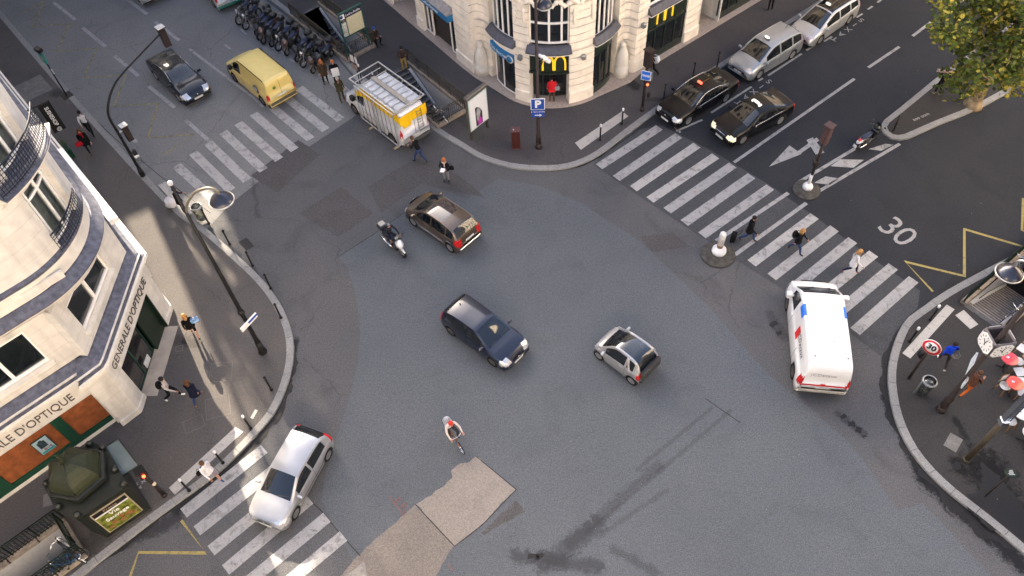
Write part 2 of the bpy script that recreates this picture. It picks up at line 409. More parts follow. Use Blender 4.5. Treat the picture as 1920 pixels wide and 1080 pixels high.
S = lambda *pp: [tuple(P(a, b).xy) for a, b in pp]
def st(a, b, w_, s_, c_=(0.022, 0.022, 0.026)): q = S(a, b); return (q[0], q[1], w_, s_, c_)
road_stains = [st((1335, 765), (1195, 880), 0.09, 0.32), st((1370, 770), (1100, 1000), 0.10, 0.3), st((1235, 870), (1070, 1020), 0.24, 0.38), st((1120, 985), (1020, 1060), 0.45, 0.5), st((970, 1042), (1120, 1062), 0.34, 0.6), st((1250, 920), (1130, 1000), 0.10, 0.28), st((1150, 1030), (1230, 1075), 0.2, 0.4),
               st((1445, 590), (1468, 630), 0.28, 0.4), st((1570, 775), (1618, 812), 0.2, 0.55),
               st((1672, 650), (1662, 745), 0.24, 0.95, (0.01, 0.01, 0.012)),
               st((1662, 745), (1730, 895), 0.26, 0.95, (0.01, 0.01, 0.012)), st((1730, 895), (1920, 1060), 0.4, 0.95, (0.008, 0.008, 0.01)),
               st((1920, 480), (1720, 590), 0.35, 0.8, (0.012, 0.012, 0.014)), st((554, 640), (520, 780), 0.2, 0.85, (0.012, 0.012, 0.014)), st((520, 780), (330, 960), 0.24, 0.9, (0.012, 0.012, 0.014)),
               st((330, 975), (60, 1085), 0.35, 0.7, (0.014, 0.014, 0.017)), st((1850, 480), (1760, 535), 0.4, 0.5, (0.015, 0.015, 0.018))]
asphalt = ground_mat('asphalt_road', (0.071, 0.074, 0.081), (0.052, 0.052, 0.057), (0.088, 0.087, 0.091), road_stains, 0.35, cracks=0.45)
cutter = [[tuple(p) for p in h] for h in MET]
big = 400
road = sheet('road', [(-big, -big), (big, -big), (big, big), (-big, big)], cutter, 0.0, asphalt)
new_coat = ground_mat('asphalt_newer_coat', (0.077, 0.086, 0.098), (0.066, 0.073, 0.083), (0.089, 0.098, 0.11), road_stains[:9], 0.33)
coat_poly = S((634, 480), (650, 500), (668, 550), (677, 610), (672, 680), (650, 760), (618, 850), (603, 940), (640, 1010), (700, 1120), (1960, 1160), (1860, 1080), (1730, 942), (1686, 957), (1590, 828), (1440, 700), (1335, 580), (1215, 465), (1100, 385), (1010, 347), (935, 335), (878, 372), (905, 385), (840, 360), (760, 395), (700, 440))
coat_w = []
for i in range(len(coat_poly)):
    a = Vector(coat_poly[i]); b = Vector(coat_poly[(i+1) % len(coat_poly)]); n_ = max(1, int((b-a).length/0.8))
    for k in range(n_):
        p = a.lerp(b, k/n_); coat_w.append((p.x+random.uniform(-.04, .04), p.y+random.uniform(-.04, .04)))
sheet('road_new_coat', coat_w, [], 0.004, new_coat)
street_m = ground_mat('asphalt_right_street_shaded', (0.0215, 0.0235, 0.029), (0.017, 0.0185, 0.023), (0.0275, 0.0295, 0.036), (), 0.3, cracks=0.3)  # darker bluish asphalt, with the street's shade put into the colour
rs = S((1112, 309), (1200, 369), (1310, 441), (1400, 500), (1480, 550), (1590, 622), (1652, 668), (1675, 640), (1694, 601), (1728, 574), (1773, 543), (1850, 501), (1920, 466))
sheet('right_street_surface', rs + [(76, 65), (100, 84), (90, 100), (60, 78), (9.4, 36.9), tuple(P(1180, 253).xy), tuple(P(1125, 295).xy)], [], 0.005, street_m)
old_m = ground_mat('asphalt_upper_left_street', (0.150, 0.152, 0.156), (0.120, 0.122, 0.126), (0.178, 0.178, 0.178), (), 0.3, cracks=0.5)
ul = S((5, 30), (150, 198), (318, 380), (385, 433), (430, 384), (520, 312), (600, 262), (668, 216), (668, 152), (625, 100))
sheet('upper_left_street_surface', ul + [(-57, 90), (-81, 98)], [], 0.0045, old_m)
mid_m = ground_mat('asphalt_half_shaded_band', (0.049, 0.052, 0.058), (0.039, 0.041, 0.046), (0.058, 0.061, 0.067), (), 0.3, cracks=0.3)  # in-between tone easing the painted shade into the junction
sheet('crossing_surface', S((1112, 309), (1200, 369), (1310, 441), (1400, 500), (1480, 550), (1590, 622), (1652, 668), (1675, 640), (1694, 601), (1720, 579), (1725, 545), (1640, 488), (1530, 408), (1440, 345), (1340, 286), (1240, 235), (1200, 243), (1125, 295)), [], 0.0075, mid_m)
patch_m = ground_mat('asphalt_old_patch', (0.062, 0.060, 0.063), (0.05, 0.048, 0.051), (0.075, 0.072, 0.075), (), 0.3)
def patch(name, poly, z, mat_):
    out_ = []
    for i in range(len(poly)):
        a, b = Vector(poly[i]), Vector(poly[(i+1) % len(poly)]); n_ = max(1, int((b-a).length/0.18))
        for k in range(n_): p = a.lerp(b, k/n_); out_.append((p.x+random.uniform(-.035, .035), p.y+random.uniform(-.035, .035)))
    return sheet(name, out_, [], z, mat_)
patch('road_patch', S((690, 350), (790, 290), (870, 335), (910, 370), (860, 362), (790, 345), (715, 400)), 0.008, patch_m)
patch('road_patch', S((470, 330), (560, 262), (600, 290), (520, 362)), 0.008, patch_m)
patch('road_patch', S((1198, 444), (1260, 436), (1296, 462), (1225, 474)), 0.008, patch_m)
patch('road_patch', S((903, 1000), (967, 938), (985, 960), (905, 1003)), 0.012, patch_m)
patch('road_patch', S((560, 400), (640, 350), (700, 400), (635, 445)), 0.008, patch_m)
conc = ground_mat('concrete_repair', (0.1875, 0.1680, 0.1500), (0.1500, 0.1350, 0.1230), (0.2175, 0.1950, 0.1755), (), 0.22)
conc2 = ground_mat('concrete_repair_older', (0.1470, 0.1305, 0.1185), (0.1200, 0.1050, 0.0960), (0.1725, 0.1530, 0.1380), (), 0.25)
patch('road_concrete_repair', S((893, 855), (967, 918), (940, 945), (903, 985), (852, 1024), (780, 945), (810, 928), (847, 897), (846, 882), (862, 868), (878, 868)), 0.010, conc)
patch('road_concrete_repair', S((779, 945), (851, 1024), (838, 1040), (812, 1090), (630, 1090), (668, 1045), (695, 1020), (735, 985), (760, 965)), 0.010, conc2)
patch('road_concrete_repair', S((683, 1052), (690, 1085), (640, 1085)), 0.014, mat('white_old_paint', (0.2, 0.19, 0.18), 0.8, var=0.3, scale=6))
# gutter strips along the kerbs, darker asphalt
pave_stains = [st((1850, 880), (1900, 1000), 0.9, 0.95, (0.006, 0.0055, 0.006)), st((1905, 985), (1920, 1060), 1.0, 0.95, (0.005, 0.005, 0.005)), st((1790, 790), (1850, 900), 0.16, 0.8, (0.008, 0.008, 0.008)),
               st((1788, 868), (1800, 885), 0.25, 0.9, (0.006, 0.006, 0.006)), st((1175, 152), (1192, 166), 0.28, 0.85, (0.014, 0.014, 0.016)), st((340, 640), (365, 645), 0.35, 0.5, (0.02, 0.02, 0.022)),
               st((105, 178), (135, 170), 0.45, 0.8, (0.03, 0.03, 0.032)), st((200, 1000), (150, 1060), 0.5, 0.5, (0.02, 0.02, 0.022)), st((870, 225), (900, 260), 0.4, 0.45, (0.03, 0.034, 0.024)), st((1240, 190), (1215, 190), 0.2, 0.6, (0.02, 0.02, 0.02))]
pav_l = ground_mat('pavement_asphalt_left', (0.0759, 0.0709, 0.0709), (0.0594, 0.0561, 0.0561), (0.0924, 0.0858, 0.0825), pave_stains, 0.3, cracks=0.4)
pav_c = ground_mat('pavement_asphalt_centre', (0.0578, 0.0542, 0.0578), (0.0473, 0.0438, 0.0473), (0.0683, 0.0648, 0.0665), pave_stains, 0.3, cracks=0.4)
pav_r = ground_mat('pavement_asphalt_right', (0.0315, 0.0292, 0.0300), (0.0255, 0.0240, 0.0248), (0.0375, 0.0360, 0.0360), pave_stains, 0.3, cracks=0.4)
kerb_m = ground_mat('granite_kerb', (0.1955, 0.1955, 0.1955), (0.1445, 0.1445, 0.1479), (0.2380, 0.2380, 0.2346), (), 0.22, 0.7)
def kerb(line, width=0.32, seg=1.05):
    """granite kerb: separate stones with joints, pavement on the left"""
    pts = [Vector((p[0], p[1])) for p in line]
    mb = MB(); inner = [Vector(q) for q in offset_line(pts, width)]
    cum = [0.0]
    for i in range(len(pts)-1): cum.append(cum[-1]+(pts[i+1]-pts[i]).length)
    def at(s_, arr):
        s_ = max(0, min(cum[-1], s_))
        for i in range(len(cum)-1):
            if s_ <= cum[i+1] or i == len(cum)-2:
                t = (s_-cum[i])/max(1e-6, cum[i+1]-cum[i]); return arr[i].lerp(arr[i+1], t)
    s_ = 0.0
    while s_ < cum[-1]-0.05:
        far = at(s_, pts).length > 75
        e = min(cum[-1], s_+(8 if far else seg)*random.uniform(0.9, 1.1)); g = 0.009
        a0, a1 = at(s_+g, pts), at(e-g, pts); b0, b1 = at(s_+g, inner), at(e-g, inner); am, bm_ = at((s_+e)/2, pts), at((s_+e)/2, inner)
        z = KZ + random.uniform(-.002, .003); c_ = 0.02
        def off(a, b, t): return a.lerp(b, t/width)
        vs = []
        for (a, b) in ((a0, b0), (am, bm_), (a1, b1)):
            q = off(a, b, c_)
            vs += [(a.x, a.y, -0.02), (a.x, a.y, z-c_), (q.x, q.y, z), (b.x, b.y, z), (b.x, b.y, -0.02)]
        fs = []
        for k in (0, 5):
            for j in range(4): fs.append((k+j, k+5+j, k+6+j, k+1+j))
        fs += [(0, 1, 2, 3, 4), (14, 13, 12, 11, 10)]
        mb.add(vs, fs); s_ = e
    return mb, inner
PAVES = []
def build_pavement(name, line, closing, holes, pav):
    mb, inner = kerb(line)
    struct(name+'_kerb', mb, kerb_m)
    outer = [tuple(p) for p in inner] + closing
    sheet(name, outer, holes, KZ-0.006, pav, z_low=-0.02); PAVES.append([tuple(q) for q in line]+closing)
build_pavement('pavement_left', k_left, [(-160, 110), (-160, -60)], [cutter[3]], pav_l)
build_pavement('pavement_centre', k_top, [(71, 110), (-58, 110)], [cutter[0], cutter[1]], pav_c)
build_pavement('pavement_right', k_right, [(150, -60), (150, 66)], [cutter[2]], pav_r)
build_pavement('traffic_island', isl, [], [], pav_r)

# damp gutters along the kerbs and wet patches: ragged thin sheets
damp = ground_mat('damp_gutter', (0.012, 0.012, 0.014), (0.009, 0.009, 0.01), (0.022, 0.021, 0.022), (), 0.3, 0.55)
def gutter(line, p0, p1, w0, w1, z=0.0125):
    a, b = P(*p0).xy, P(*p1).xy; pts = [Vector((q[0], q[1])) for q in line]
    i0 = min(range(len(pts)), key=lambda i: (pts[i]-a).length); i1 = min(range(len(pts)), key=lambda i: (pts[i]-b).length); i0, i1 = min(i0, i1), max(i0, i1)
    dens = []
    for i in range(i0, i1):
        n_ = max(1, int((pts[i+1]-pts[i]).length/0.12)); dens += [pts[i].lerp(pts[i+1], k/n_) for k in range(n_)]
    out = offset_line(dens, -0.3); mb_ = MB(); n = len(dens); ph = random.random()*9
    W_ = [max(0.02, (w0+(w1-w0)*i/n)*(0.75+0.35*math.sin(i*0.13+ph)+0.22*math.sin(i*0.71+ph*2)+random.uniform(-.16, .16))*min(1, i/8, (n-1-i)/8)) for i in range(n)]
    vs = [(p.x, p.y, z) for p in dens]+[(p.x+(q[0]-p.x)/0.3*w_, p.y+(q[1]-p.y)/0.3*w_, z) for p, q, w_ in zip(dens, out, W_)]
    mb_.add(vs, [(i, n+i, n+i+1, i+1) for i in range(n-1)]); struct('damp_gutter', mb_, damp)
gutter(k_right, (1690, 604), (1920, 1042), 0.16, 0.55); gutter(k_right, (1920, 470), (1745, 565), 0.7, 0.25)
gutter(k_left, (553, 640), (180, 1062), 0.13, 0.4); gutter(k_top, (1040, 321), (1180, 250), 0.06, 0.2)
def blot(poly, z, rag=0.09, step=0.12, name='wet_patch'):
    q = S(*poly); out_ = []
    for i in range(len(q)):
        a, b = Vector(q[i]), Vector(q[(i+1) % len(q)]); n_ = max(1, int((b-a).length/step))
        for k in range(n_): p = a.lerp(b, k/n_); out_.append((p.x+random.uniform(-rag, rag), p.y+random.uniform(-rag, rag)))
    sheet(name, out_, [], z, damp)
blot(((1836, 868), (1852, 880), (1872, 893), (1885, 915), (1900, 930), (1915, 952), (1930, 970), (1930, 1042), (1880, 1005), (1845, 985), (1812, 958), (1808, 935), (1826, 925), (1838, 905)), KZ-0.003)
for x, y, r_ in ((1792, 876, 9), (1800, 822, 5), (1812, 832, 6), (1824, 842, 6), (1806, 808, 4), (1850, 855, 4), (1868, 870, 5), (1780, 885, 5), (1836, 846, 4), (1182, 157, 9), (1195, 164, 6), (1240, 190, 5), (1795, 790, 3), (1805, 796, 3), (348, 643, 7), (362, 636, 4)):
    blot([(x+r_*math.cos(t)*random.uniform(.7, 1.2), y+0.8*r_*math.sin(t)*random.uniform(.7, 1.2)) for t in [k*0.9 for k in range(7)]], KZ-0.003, 0.025, 0.08)
for x, y, r_ in ((1596, 795, 9), (1610, 808, 8), (1582, 782, 7), (1620, 818, 5), (1450, 608, 7), (1462, 625, 6), (1001, 1043, 10), (1014, 1041, 8)):
    blot([(x+r_*math.cos(t)*random.uniform(.5, 1.4), y+0.8*r_*math.sin(t)*random.uniform(.5, 1.4)) for t in [k*0.9 for k in range(7)]], 0.0132, 0.05, 0.06, 'oil_spot')

# ------------------------------------------------------------------ painted markings
WP = paint_mat('road_paint_white', (0.28, 0.28, 0.285), 0.55)
WPW = paint_mat('road_paint_white_worn', (0.34, 0.335, 0.33), 0.55, scale=2.2)
WPP = paint_mat('pavement_paint_white', (0.3630, 0.3498, 0.3300), 0.3)
YP = paint_mat('road_paint_yellow', (0.2850, 0.2325, 0.0750), 0.5)
YPW = paint_mat('road_paint_yellow_worn', (0.27, 0.225, 0.095), 1.0, scale=4)
MZ = 0.016
def quad(mb, q, z=MZ):
    q = [Vector((p[0], p[1])) for p in q]
    ar = sum(q[i].x*q[(i+1) % 4].y-q[(i+1) % 4].x*q[i].y for i in range(4))
    if ar < 0: q = q[::-1]
    mb.add([(p.x, p.y, z) for p in q], [(0, 1, 2, 3)])
def line_m(mb, pts, w_, z=MZ):
    """painted line through pixel points"""
    pts = [Vector(p) for p in S(*pts)]
    L_ = offset_line(pts, w_/2); R_ = offset_line(pts, -w_/2)
    for i in range(len(pts)-1): quad(mb, (L_[i], L_[i+1], R_[i+1], R_[i]), z)
def stripe(mb, far, near, w_=0.5, z=MZ):
    """crosswalk bar whose first long edge runs between two pixels"""
    a, b = [Vector(p) for p in S(far, near)]; d = (b-a).normalized(); n_ = Vector((-d.y, d.x))*w_
    quad(mb, (a, b, b+n_, a+n_), z)
# right crossing
mb = MB(); mw = MB()
rows = [((1230, 235), (1117, 308)), ((1275, 255), (1148, 330)), ((1321, 280), (1180, 348)), ((1340, 295), (1212, 370)), ((1374, 312), (1243, 390)), ((1408, 330), (1275, 413)), ((1444, 352), (1310, 435))]
rows = []
a0, a1 = Vector(S((1117, 308))[0]), Vector(S((1595, 615))[0])
b0, b1 = Vector(S((1230, 235))[0]), Vector(S((1704, 519))[0])
def bars(mb_, la, lb, ns, nf):
    """bars given by their near (left) corners and far corners in pixels"""
    for a, b in zip(ns, nf): stripe(mb_, a, b)
lows = [(1117, 308), (1149, 330), (1181, 349), (1212, 370), (1244, 390), (1276, 413), (1309, 436)]
highs = [(1230, 235), (1266, 250), (1300, 268), (1335, 288), (1367, 305), (1402, 325), (1437, 346)]
for i, (a, b) in enumerate(zip(highs, lows)): stripe(mw if i in (2, 3) else mb, a, b)
lows = [(1401.5, 488), (1439, 513.5), (1475, 538), (1514, 562), (1552, 589), (1594, 615)]
highs = [(1519.5, 400), (1556.6, 423), (1590.5, 445), (1629.5, 470), (1666, 494), (1704, 518)]
for i, (a, b) in enumerate(zip(highs, lows)): stripe(mw if i in (0, 3) else mb, a, b)
line_m(mb, ((1478, 362), (1343, 452)), 0.2); line_m(mb, ((1512, 381), (1378, 478)), 0.2)
struct('crosswalk_right', mb, WP); struct('crosswalk_right_worn_bars', mw, WPW)
# upper left crossing
mw = MB()
near = [(646, 221), (618, 240), (590, 257), (560, 277), (531, 295), (502, 315), (471.3, 334), (441.3, 352.5), (412, 372)]
far = [(567.5, 161), (540, 176), (510, 191), (482.5, 209.5), (454, 227), (426, 243.8), (397.5, 263.3), (370, 282.5), (339, 306.3)]
for a, b in zip(far, near): stripe(mw, b, a, 0.5)
stripe(mw, (690, 195), (609, 133), 0.5)
struct('crosswalk_upper_left', mw, WPW)
# lower left crossing
mb = MB()
for a, b in (((502, 849), (350.7, 970.7)), ((530, 881), (375.7, 1004.3)), ((559, 913), (402.3, 1041.7)), ((588, 944.3), (430, 1078)), ((620, 978.7), (462, 1110)), ((651.3, 1014), (495, 1145))):
    stripe(mb, b, a)
struct('crosswalk_lower_left', mb, WP)
# tactile strips on the pavements (lie on the pavement)
mb = MB(); PZ = KZ+0.002
def pstripe(mb_, q): quad(mb_, S(*q), PZ)
pstripe(mb, ((1078, 271), (1089, 284), (1178, 221), (1166, 212)))
pstripe(mb, ((1690, 665), (1705, 675), (1788, 583), (1773, 574)))
pstripe(mb, ((1789, 594), (1805, 584), (1832, 611), (1817, 620)))
pstripe(mb, ((319, 917), (330, 930), (458, 812), (443, 803)))
pstripe(mb, ((297, 350), (311, 343), (347, 385), (340, 396)))
pstripe(mb, ((340, 396), (347, 385), (362, 402), (350, 409)))
pstripe(mb, ((662, 148), (671, 142), (689, 158), (680, 164)))
pstripe(mb, ((471, 786), (476, 788), (485, 772), (480, 770)))
struct('pavement_tactile_strips', mb, WPP)
# lane lines
mb = MB()
for a, b in (((101, 5), (141, 37)), ((155, 52), (198, 88)), ((215, 105), (260, 143)), ((279, 162), (328, 202)), ((348, 225), (393, 265)), ((240, 0), (276, 27)), ((291, 41), (336, 76)), ((208, -40), (232, -8)), ((60, -30), (92, -3)), ((232, 240), (256, 268))):
    line_m(mb, (a, b), 0.22)
line_m(mb, ((355, 92), (478, 185), (494, 201)), 0.16)
for a, b in (((422, 84), (432, 92)), ((451, 55), (462, 64)), ((474, 60), (484, 67)), ((505, 84), (514, 92)), ((527, 96), (535, 103)), ((543, 110), (552, 117)), ((561, 124), (571, 131))): line_m(mb, (a, b), 0.12)
# right street
line_m(mb, ((1376, 305), (1602, 148)), 0.17)
for a, b in (((1628, 127), (1686, 88)), ((1711, 68), (1745, 42)), ((1785, 15), (1825, -15))): line_m(mb, (a, b), 0.17)
for a, b in (((1268, 246), (1317, 225)), ((1333, 212), (1409, 163)), ((1422, 152), (1430, 147)), ((1440, 142), (1503, 101)), ((1512, 95), (1528, 84)), ((1545, 78), (1560, 69)), ((1606, 33), (1617, 26)), ((1627, 18), (1636, 12)), ((1645, 5), (1655, -2))): line_m(mb, (a, b), 0.13)
line_m(mb, ((1265, 238), (1276, 249)), 0.13)
line_m(mb, ((1494, 344), (1606, 277)), 0.18); line_m(mb, ((1530, 362), (1687, 270)), 0.18)
quad(mb, S((1548, 331), (1573, 335), (1556, 347), (1526, 343)))
struct('lane_lines', mb, WP)
mw = MB()
quad(mw, S((1575, 299), (1620, 300), (1600, 315), (1557, 312))); quad(mw, S((1660, 270), (1675, 272), (1652, 283), (1628, 280)))
struct('hatched_island_marking', mw, WPW)
# direction arrow
mb = MB()
for poly in (((1442, 313), (1480, 273), (1503, 289)), ((1491, 287), (1531, 258), (1536, 264), (1497, 291)), ((1512, 263), (1524, 258), (1546, 287), (1529, 290))):
    q = [Vector(p) for p in S(*poly)]
    ar = sum(q[i].x*q[(i+1) % len(q)].y-q[(i+1) % len(q)].x*q[i].y for i in range(len(q)))
    if ar < 0: q = q[::-1]
    mb.add([(p.x, p.y, MZ+0.003*poly[0][0]/1500-0.003+0.004*(len(poly)-3)) for p in q], [tuple(range(len(q)))])
struct('direction_arrow', mb, WP)
# tar sealed joints
mb = MB()
for pts in (((516, 862), (560, 915), (604, 960), (640, 1003), (676, 1043)), ((1322, 747), (1388, 793)), ((634, 482), (700, 440), (762, 396)), ((779, 946), (815, 985), (851, 1023)), ((893, 856), (968, 918), (905, 984), (852, 1025)), ((395, 400), (300, 330), (225, 268), (140, 190))):
    line_m(mb, pts, 0.035, 0.0145)
struct('tar_joint', mb, mat('tar_sealant', (0.02, 0.02, 0.022), 0.6, var=0.4, scale=5))
# yellow zigzags
mb = MB()
line_m(mb, ((84, 2), (42, 25)), 0.09); 
zz = ((84, 2), (60, 50), (131, 45), (107, 96), (182, 91), (157, 146), (236, 141), (214, 200), (297, 194), (277, 259), (364, 252), (308, 291))
line_m(mb, zz, 0.10)
struct('bus_stop_zigzag_worn', mb, YPW)
mb = MB()
line_m(mb, ((1749, 547), (1697, 491), (1808, 518), (1808, 430), (1960, 475)), 0.11)
line_m(mb, ((1918, 372), (1916, 432), (1960, 450)), 0.11)
line_m(mb, ((340, 976), (386, 1037), (260, 1036), (243, 1085)), 0.11)
struct('bus_stop_zigzag', mb, YP)
def road_text(name, s_, a, b, size, space=1.0, mt=WP, bold=0.0, flip=False):
    """lettering whose baseline runs from pixel a to pixel b"""
    A, B = [Vector(p) for p in S(a, b)]; c_ = (A+B)/2; d = (B-A).normalized()
    if isinstance(size, tuple): sx, sy = size
    else: sx = sy = size
    M_ = frame((c_.x, c_.y, MZ-0.002), (d.x, d.y, 0), (-d.y, d.x, 0)) @ Matrix.Diagonal((sx, sy, 1, 1))
    return tag(textmesh(name, s_, 1.0, M_, mt, ext=0.003, space=space, bold=bold), kind='structure')
def lane_word(word, a, b, w_, h_):
    A, B = [Vector(p) for p in S(a, b)]; d = (B-A).normalized()
    for i, ch in enumerate(word):
        c_ = A.lerp(B, i/(len(word)-1)); M_ = frame((c_.x, c_.y, MZ-0.002), (-d.y, d.x, 0), (-d.x, -d.y, 0)) @ Matrix.Diagonal((w_, h_, 1, 1))
        M_ = frame((c_.x, c_.y, MZ-0.002), (d.y, -d.x, 0), (d.x, d.y, 0)) @ Matrix.Rotation(math.pi, 4, 'Z') @ Matrix.Diagonal((w_, h_, 1, 1))
        tag(textmesh('taxi_letter', ch, 1.0, M_, WP, ext=0.003), kind='structure')
lane_word('TAXIS', (1385, 192), (1442, 153), 0.62, 0.5)
lane_word('TAXIS', (1565, 73), (1615, 38), 0.62, 0.5)
road_text('speed_lettering', '30', (1662, 420), (1702, 450), (1.7, 1.9), 0.95)
road_text('pavement_writing', 'soo oom', (1712, 228), (1738, 217), (0.3, 0.3), mt=WPP).location.z = KZ
q = textmesh('survey_mark', 'E P', 0.42, frame((*S((750, 945))[0], 0.016), (0.75, -0.66, 0), (0.66, 0.75, 0)), mat('red_chalk', (0.16, 0.085, 0.08), 0.9), ext=0.001); tag(q, kind='structure')
mb = MB(); line_m(mb, ((729, 931), (758, 966)), 0.035); line_m(mb, ((752, 966), (765, 952)), 0.035); line_m(mb, ((838, 1057), (850, 1071)), 0.04); struct('survey_mark', mb, MATS['red_chalk'])
# painted stencil squares near the newsstand, cover plates and drain grate
mb = MB()
for (x, y) in ((257, 911), (264, 917), (271, 905), (258, 919)):
    c_ = P(x, y)
    for k in (-1, 1): mb.box((c_.x, c_.y, PZ), (0.2, 0.045, 0.002), rz=0.6+k*0.6)
struct('pavement_stencil', mb, WPP)
grate = mat('cast_iron', (0.03, 0.028, 0.027), 0.6, 0.6)
mb = MB(); c_ = P(462, 458); d_ = R(-48)
for k in range(9): mb.box((c_.x+math.cos(d_)*(k-4)*0.085, c_.y+math.sin(d_)*(k-4)*0.085, MZ), (0.04, 0.45, 0.01), rz=d_)
struct('drain_grate', mb, grate)
plate = mat('paved_cover_plate', (0.15, 0.145, 0.14), 0.8, var=0.2, scale=5)
mb = MB()
def cover(x, y, w_, h_, rz, fill_=True):
    c_ = P(x, y)
    if fill_: mb.box((c_.x, c_.y, KZ-0.004), (w_, h_, 0.006), rz=rz)
cover(60, 170, 1.9, 1.9, R(-48)); cover(1785, 832, 0.5, 0.7, R(-40)); cover(97, 938, 0.55, 0.55, 0.3)
struct('pavement_cover', mb, plate)
mb = MB()
def ring(x, y, r_, t=0.02):
    c_ = P(x, y); n_ = 24
    for k in range(n_):
        a, b = 2*math.pi*k/n_, 2*math.pi*(k+1)/n_
        mb.bar((c_.x+r_*math.cos(a), c_.y+r_*math.sin(a), KZ-0.004), (c_.x+r_*math.cos(b), c_.y+r_*math.sin(b), KZ-0.004), t, 0.006)
def frame_sq(x, y, w_, h_, rz, t=0.03):
    c_ = P(x, y); cs, sn = math.cos(rz), math.sin(rz); q = [(c_.x+cs*i*w_/2-sn*j*h_/2, c_.y+sn*i*w_/2+cs*j*h_/2, KZ-0.004) for i, j in ((-1, -1), (1, -1), (1, 1), (-1, 1))]
    for k in range(4): mb.bar(q[k], q[(k+1) % 4], t, 0.006)
ring(414, 700, 0.36); frame_sq(416, 700, 0.95, 0.95, 0.1); frame_sq(410, 765, 1.0, 1.0, 0.3); frame_sq(365, 797, 0.8, 0.6, 0.5); ring(135, 192, 0.22, 0.05); frame_sq(338, 656, 0.3, 0.3, 0.2); ring(1033, 255, 0.001)
struct('pavement_cover_frames', mb, mat('cover_edge', (0.12, 0.115, 0.11), 0.7))
# small litter: chewing gum spots and scraps lying on the ground
def inside(p, poly):
    c_ = False; n = len(poly)
    for i in range(n):
        a, b = poly[i], poly[i-1]
        if (a[1] > p.y) != (b[1] > p.y) and p.x < (b[0]-a[0])*(p.y-a[1])/(b[1]-a[1])+a[0]: c_ = not c_
    return c_
mb = MB()
for k in range(90):
    x, y = random.uniform(40, 1900), random.uniform(20, 1070); c_ = P(x, y); r_ = random.uniform(0.008, 0.018)
    if any(inside(c_, h) for h in cutter): continue
    z = KZ-0.004 if any(inside(c_, o) for o in PAVES) else 0.017
    mb.prism([(c_.x+r_*math.cos(t)*random.uniform(.7, 1.2), c_.y+r_*math.sin(t)) for t in (0, 1.2, 2.5, 3.7, 5)], z-0.002, z+0.003, bottom=False)
tag(mb.obj('litter_specks', mat('gum_spots', (0.30, 0.30, 0.29), 0.8)), 'tiny pale gum spots and scraps scattered over asphalt and pavement', 'litter', kind='stuff')
# ================================================================== BUILDINGS
stone = stone_mat('limestone', (0.80, 0.73, 0.63), stain=0.35, blocks=True)
joint_m = mat('dark_joint', (0.16, 0.13, 0.11), 0.9)  # darker colour laid on the recessed groove faces
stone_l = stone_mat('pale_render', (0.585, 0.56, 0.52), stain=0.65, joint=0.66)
stone_d = stone_mat('grey_plinth_stone', (0.36, 0.32, 0.28), stain=0.5)
stone_w = stone_mat('white_stone', (0.64, 0.61, 0.55), stain=0.2)  # even pale stone for cornices, sills and guard posts
lead = mat('lead_flashing', (0.105, 0.11, 0.14), 0.55, 0.3, var=0.35, scale=5)
zinc = mat('zinc_sill', (0.09, 0.09, 0.105), 0.5, 0.4, var=0.2, scale=6)
win_glass = glass('window_glass', (0.3, 0.34, 0.35), 0.03, 0.35)
dark_room = mat('dark_interior', (0.075, 0.075, 0.068), 0.9, var=0.4, scale=2)
white_frame = mat('white_window_frame', (0.78, 0.76, 0.73), 0.5, var=0.06)
dgreen = mat('dark_green_shopfront', (0.012, 0.02, 0.014), 0.35, coat=0.3)
green_f = mat('green_shop_frame', (0.012, 0.05, 0.03), 0.4)
orange_wood = mat('orange_wood_shutter', (0.22, 0.07, 0.025), 0.55, var=0.3, scale=4)
tile = mat('beige_threshold_stone', (0.36, 0.3, 0.26), 0.7, var=0.15, scale=7)
iron = mat('balcony_ironwork', (0.02, 0.024, 0.035), 0.5, 0.4)

def courses(z0, z1, h=0.45, g=0.026, d=0.06, plinth=None):
    pr = []
    z = z0
    if plinth: pr += [(0.07, z0), (0.07, plinth-0.03), (0.0, plinth)]; z = plinth
    while z < z1-0.05:
        e = min(z+h, z1)
        pr += [(0.0, z+g), (0.0, e-g), (-d, e-g+0.004), (-d, e+g-0.004)] if e < z1 else [(0.0, z+g), (0.0, e)]
        z = e
    return pr
def strip(mb, pts, prof, thick=0.4, mi=0, cap=True):
    """wall piece: profile (offset, z) carried along an open plan line, outside on the right hand"""
    pts = [Vector((p[0], p[1])) for p in pts]; n = len(pts); k = len(prof)
    rows = []; cache = {}
    for (o, z) in prof:
        if o not in cache: cache[o] = offset_line(pts, -o) if o else [(p.x, p.y) for p in pts]
        rows.append([(x, y, z) for (x, y) in cache[o]])
    vs = [v for r_ in rows for v in r_]; fs = []; gs = []
    for j in range(k-1):
        g_ = prof[j][0] <= -0.059 and prof[j+1][0] <= -0.059 and abs(prof[j][0]+0.06) < 0.002 and thick == 0.5
        for i in range(n-1): (gs if g_ else fs).append((j*n+i, j*n+i+1, (j+1)*n+i+1, (j+1)*n+i))
    mb.add(vs, fs, mi)
    if gs: mb.add(vs, gs, 1)
    if cap:
        inn = offset_line(pts, thick)
        for e in (0, n-1):
            vs = [rows[j][e] for j in range(k)] + [(*inn[e], prof[-1][1]), (*inn[e], prof[0][1])]
            f = tuple(range(len(vs))); mb.add(vs, [f if e == n-1 else f[::-1]], mi)
        for (j, fl) in ((k-1, False), (0, True)):
            vs = rows[j] + [(*q, prof[j][1]) for q in inn]
            fs = [((i, i+1, n+i+1, n+i) if not fl else (i+1, i, n+i, n+i+1)) for i in range(n-1)]
            mb.add(vs, fs, mi)
    return mb
